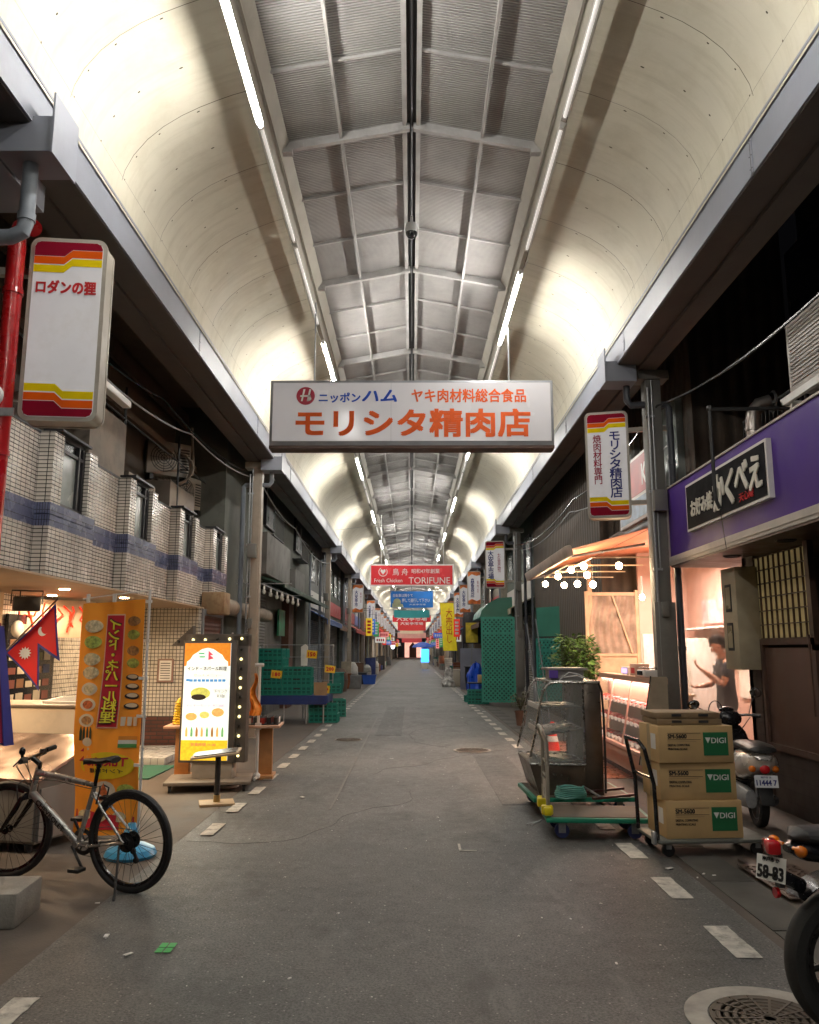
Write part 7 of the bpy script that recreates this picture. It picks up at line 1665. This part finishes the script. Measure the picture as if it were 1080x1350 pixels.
g = MB(); loftx(g, [(-.26,.755,.03,.015),(-.2,.75,.10,.04),(.1,.72,.13,.05),(.5,.66,.12,.07)], 16); g.build('tail_cowl', M_blackgloss, mc)
g = MB(); g.tube([(.05,-.145,.80),(.2,-.165,.80),(.4,-.16,.79)], .010, n=8); g.build('grab_rail', M_steel, mc)
g = MB(); g.box((-.325,-.0,.765),(.055,.10,.055),(0,0,-14),bev=.012); g.build('tail_lamp', MATS['tail_red'], mc)
for s in (-1,1):
    g = MB(); g.ell((-.255,s*.105,.765),(.026,.026,.024),12); g.cyl((-.25,s*.04,.765),(-.25,s*.09,.765),.008,n=6); g.build('indicator', M_ind, mc)
g = MB(); g.box((-.335,0,.675),(.004,.135,.10),(0,12,28),bev=.0); pm = g.build('plate', mat('plate_cream', (.78,.77,.70), .4), mc)
a_ = Euler((0,R(12),R(28))).to_matrix()
def platetxt(s,w_,h_,dz,m,dy=0):
    o = txt(s,m,pm,(0,0,0),w_,h_,bold=.05,ext=.0006); off = a_ @ Vector((-.004,dy,dz)); o.location = Vector((-.335,0,.675))+off
    o.rotation_euler = (a_ @ Euler((0,0,R(-90))).to_matrix()).to_euler()
platetxt('58-83',.118,.05,-.016,M_blet); platetxt('神戸市 か',.08,.018,.036,M_blet)
g = MB(); g.b2(-.31,-.29,-.02,.02,.6,.74); g.build('plate_bracket', M_dark, mc)
g = MB(); g.cyl((-.325,0,.578),(-.31,0,.578),.022,n=14); g.build('reflector', MATS['tail_red'], mc)
g = MB(); loftx(g, [(.5,.62,.1,.1),(.7,.72,.14,.14),(1.0,.74,.12,.12),(1.1,.7,.06,.06)], 14); g.build('fuel_tank', M_blackgloss, mc)
g = MB(); g.b2(.4,.85,-.12,.12,.2,.5,bev=.03); g.tube([(.1,-.13,.3),(.4,-.14,.28),(.9,-.12,.25)], .04, n=10); g.build('engine', M_dark, mc)
g = MB(); g.lathe([(r-.08,-.03),(r-.03,-.045),(r,0),(r-.03,.045),(r-.08,.03),(r-.08,-.03)], n=32, axis=1); g.build('front_wheel', M_black, mc, loc=(1.3,0,r))
g = MB(); g.tube([(1.3,0,r),(1.05,0,.95)], .04, n=8); g.tube([(1.02,-.35,1.02),(1.05,0,.98),(1.02,.35,1.02)], .014, n=8); g.build('fork', M_dark, mc)
# neighbouring bicycle half outside the left edge
t = thing('parked_moped', 'moped mostly outside the left edge, its chrome headlamp showing', 'moped', (-2.95, 5.42, .006), 0)
g = MB(); g.cyl((-.02,0,.83),(.16,-.02,.83),.085,.095,n=24); g.lathe([(.085,.16),(.1,.165),(.1,.185),(.09,.19)], c=(0,-.02,.83), n=24, axis=0); g.build('headlamp', M_steel, t)
g = MB(); g.ell((.19,-.02,.83),(.02,.08,.08),14); g.build('lens', M_glass, t)
g = MB(); loft(g, [(-.05,-.12,.70,.10,.1),(.1,-.14,.7,.12,.14),(.2,-.15,.7,.08,.12)], 14); g.build('cowl', mat('blue_grey_cowl', (.06,.07,.09), .3), t)
g = MB(); g.tube([(-.02,0,.8),(.05,0,.55),(.08,0,.28)], .025, n=8); g.tube([(.0,-.3,.95),(-.05,0,.93),(.0,.3,.95)], .012, n=8); g.build('fork', M_dark, t)
g = MB(); g.lathe([(.17,-.025),(.22,-.035),(.25,0),(.22,.035),(.17,.025),(.17,-.025)], n=32, axis=1); g.build('wheel', M_black, t, loc=(-.05,0,.25))
g = MB(); g.tube([(.02+.055*math.cos(a)+.06,-.06,.56+.08*math.sin(a)) for a in [i*math.pi/9 for i in range(18)]], .009, n=6, closed=True); g.build('chrome_ring', M_steel, t)
g = MB(); loft(g, [(-.12,-.6,.5,.4,.1),(.12,-.6,.5,.4,.1)], 12); g.build('body', M_dark, t)
# ================================================================ butcher (person)
M_skin = mat('skin', (.40,.19,.12), .5, 0, .06, 12)
M_shirt = mat('dark_shirt', (.028,.028,.036), .85, 0, .2, 8, bump=.3, bs=60)
M_trs = mat('dark_trousers', (.03,.03,.035), .85, 0, .2, 8)
M_hair = mat('black_hair', (.012,.01,.009), .95, 0, .3, 30, bump=.8, bs=120, spec=.1)
pt = thing('person', 'person in a dark T-shirt working with raised forearms behind the clear curtain', 'person', (4.30, 11.35, .012), -8)
def skin_mesh(name, verts, edges, mats, parent, sub=2, root=0):
    me = bpy.data.meshes.new(name); me.from_pydata([v[:3] for v in verts], edges, []); o = bpy.data.objects.new(name, me); C.objects.link(o)
    m = o.modifiers.new('s', 'SKIN'); m.use_smooth_shade = True
    for i, v in enumerate(verts):
        d = me.skin_vertices[0].data[i]; d.radius = (v[3], v[4] if len(v) > 4 else v[3])
    me.skin_vertices[0].data[root].use_root = True
    s = o.modifiers.new('u', 'SUBSURF'); s.levels = sub; s.render_levels = sub
    dg = bpy.context.evaluated_depsgraph_get(); m2 = bpy.data.meshes.new_from_object(o.evaluated_get(dg)); bpy.data.objects.remove(o)
    o = bpy.data.objects.new(name, m2); C.objects.link(o); m2.materials.clear(); m2.materials.append(mats); o.parent = parent
    for p in m2.polygons: p.use_smooth = True
    return o
# facing -X; y = sideways. joints
V = []; E_ = []
def ch(pts, start=None):
    prev = start
    for p in pts:
        V.append(p); i = len(V)-1
        if prev is not None: E_.append((prev, i))
        prev = i
    return prev
pel = ch([(0,0,.93,.12,.14)])
waist = ch([(0,0,1.08,.105,.13)], pel); chest = ch([(-.02,0,1.27,.12,.16)], waist); upper = ch([(-.01,0,1.41,.085,.12)], chest); neck = ch([(-.035,0,1.50,.055),(-.06,0,1.56,.052)], upper)
# head (shaped chain, tilted down and forward)
ch([(-.078,0,1.61,.080,.072),(-.09,0,1.675,.102,.085),(-.075,0,1.735,.085,.078)], neck)
hands = []
for s, el, wr in ((-1, (-.10,-.27,1.13), (-.33,-.20,1.32)), (1, (-.14,.25,1.13), (-.30,.16,1.10))):
    sh = ch([(-.01,s*.18,1.42,.065)], upper); w_ = ch([(-.05,s*.235,1.28,.058),(*el,.050),((el[0]+wr[0])/2,(el[1]+wr[1])/2,(el[2]+wr[2])/2+.005,.044),(*wr,.030)], sh); hands.append((s, wr, el, w_))
for s in (-1, 1):
    ch([(0,s*.09,.85,.095),(-.01,s*.10,.50,.06),(.0,s*.10,.46,.058),(.02,s*.10,.30,.05),(.03,s*.10,.09,.035),(-.02,s*.105,.045,.035),(-.14,s*.115,.03,.028)], pel)
for s, wr, el, w_ in hands:
    d = (Vector(wr)-Vector(el)).normalized(); side = Vector((0,1,0)); up = d.cross(side).normalized()
    pa = Vector(wr)+d*.05; ip = ch([(*pa,.030,.018)], w_); kn = pa+d*.035; ik = ch([(*kn,.034,.015)], ip)
    for k, (o_, l) in enumerate(((-.030,.066),(-.010,.076),(.010,.070),(.029,.056))):
        a = kn+side*o_*.9+d*.012; b_ = a+d*l*.5-up*.008*(k+1)*.6; c_ = b_+d*l*.35-up*.022; e_ = c_+d*l*.15-up*.02
        ch([(*a,.0095),(*b_,.0088),(*c_,.0080),(*e_,.0070)], ik)
    a = pa+side*(-s)*.03-up*.005; b_ = a+side*(-s)*.022+d*.03-up*.012; c_ = b_+d*.03-up*.008
    ch([(*a,.012),(*b_,.0105),(*c_,.009)], ip)
body = skin_mesh('body', V, E_, M_skin, pt)
# face details: nose, ears, eyes, mouth as part of head region
g = MB(); g.ell((-.178,0,1.655),(.018,.014,.024),10,(0,25,0)); g.ell((-.165,0,1.615),(.014,.026,.008),10); g.ell((-.158,0,1.59),(.02,.026,.018),10)
for s in (-1,1): g.ell((-.075,s*.082,1.665),(.02,.010,.032),10)
g.build('face_features', M_skin, pt)
g = MB()
for s in (-1,1): g.ell((-.163,s*.032,1.682),(.008,.014,.007),8)
g.build('eyes', M_wlet, pt)
g = MB()
for s in (-1,1): g.ell((-.17,s*.032,1.681),(.004,.006,.006),8); g.ell((-.168,s*.033,1.70),(.006,.018,.004),8)
g.build('eyebrows', M_hair, pt)
g = MB(); q = random.Random(4)
def hf(u, v):
    a = u*2*math.pi; b_ = v*math.pi/2; k = 1+.05*math.sin(9*a+3*v)+.04*math.sin(17*a)
    low = .0+.085*max(0, math.cos(a)+.35)  # lower at the back (+x)
    z = 1.705-low*(1-v)**2+.105*math.sin(b_); rr = math.cos(b_)**.8
    return (-.066+.122*k*rr*math.cos(a), .100*k*rr*math.sin(a), z)
g.grid(hf, 40, 12)
bmesh.ops.remove_doubles(g.bm, verts=g.bm.verts, dist=.003)
for k in range(60):
    a = q.uniform(0, 6.28); c = Vector((-.062+.11*math.cos(a), .088*math.sin(a), 1.70+q.uniform(-.02,.07)-.05*max(0,math.cos(a)))); g.ell(tuple(c), (.02,.02,.016), 6)
g.build('hair', M_hair, pt)
# shirt: slightly larger skin of torso and upper arms
V = []; E_ = []
p0 = ch([(0,0,.76,.165,.18)]); p0 = ch([(0,0,.90,.150,.170)], p0); w0 = ch([(0,0,1.08,.128,.155)], p0); c0 = ch([(-.02,0,1.27,.142,.18)], w0); u0 = ch([(-.012,0,1.41,.103,.14)], c0); ch([(-.02,0,1.475,.07,.075)], u0)
for s, el in ((-1, (-.10,-.27,1.13)), (1, (-.12,.25,1.12))):
    ch([(-.01,s*.185,1.42,.082),(-.05,s*.238,1.28,.072),(-.07,s*.25,1.22,.066)], u0)
skin_mesh('shirt', V, E_, M_shirt, pt)
V = []; E_ = []
p0 = ch([(0,0,1.08,.12,.14)]); p0 = ch([(0,0,.95,.135,.155)], p0); 
for s in (-1, 1): ch([(0,s*.09,.83,.112),(-.01,s*.10,.50,.08),(.02,s*.10,.30,.07),(.03,s*.10,.10,.06)], p0)
skin_mesh('trousers', V, E_, M_trs, pt)
g = MB()
for s in (-1,1): g.box((-.06,s*.11,.04),(.28,.10,.08),bev=.03)
g.build('shoes', M_black, pt)
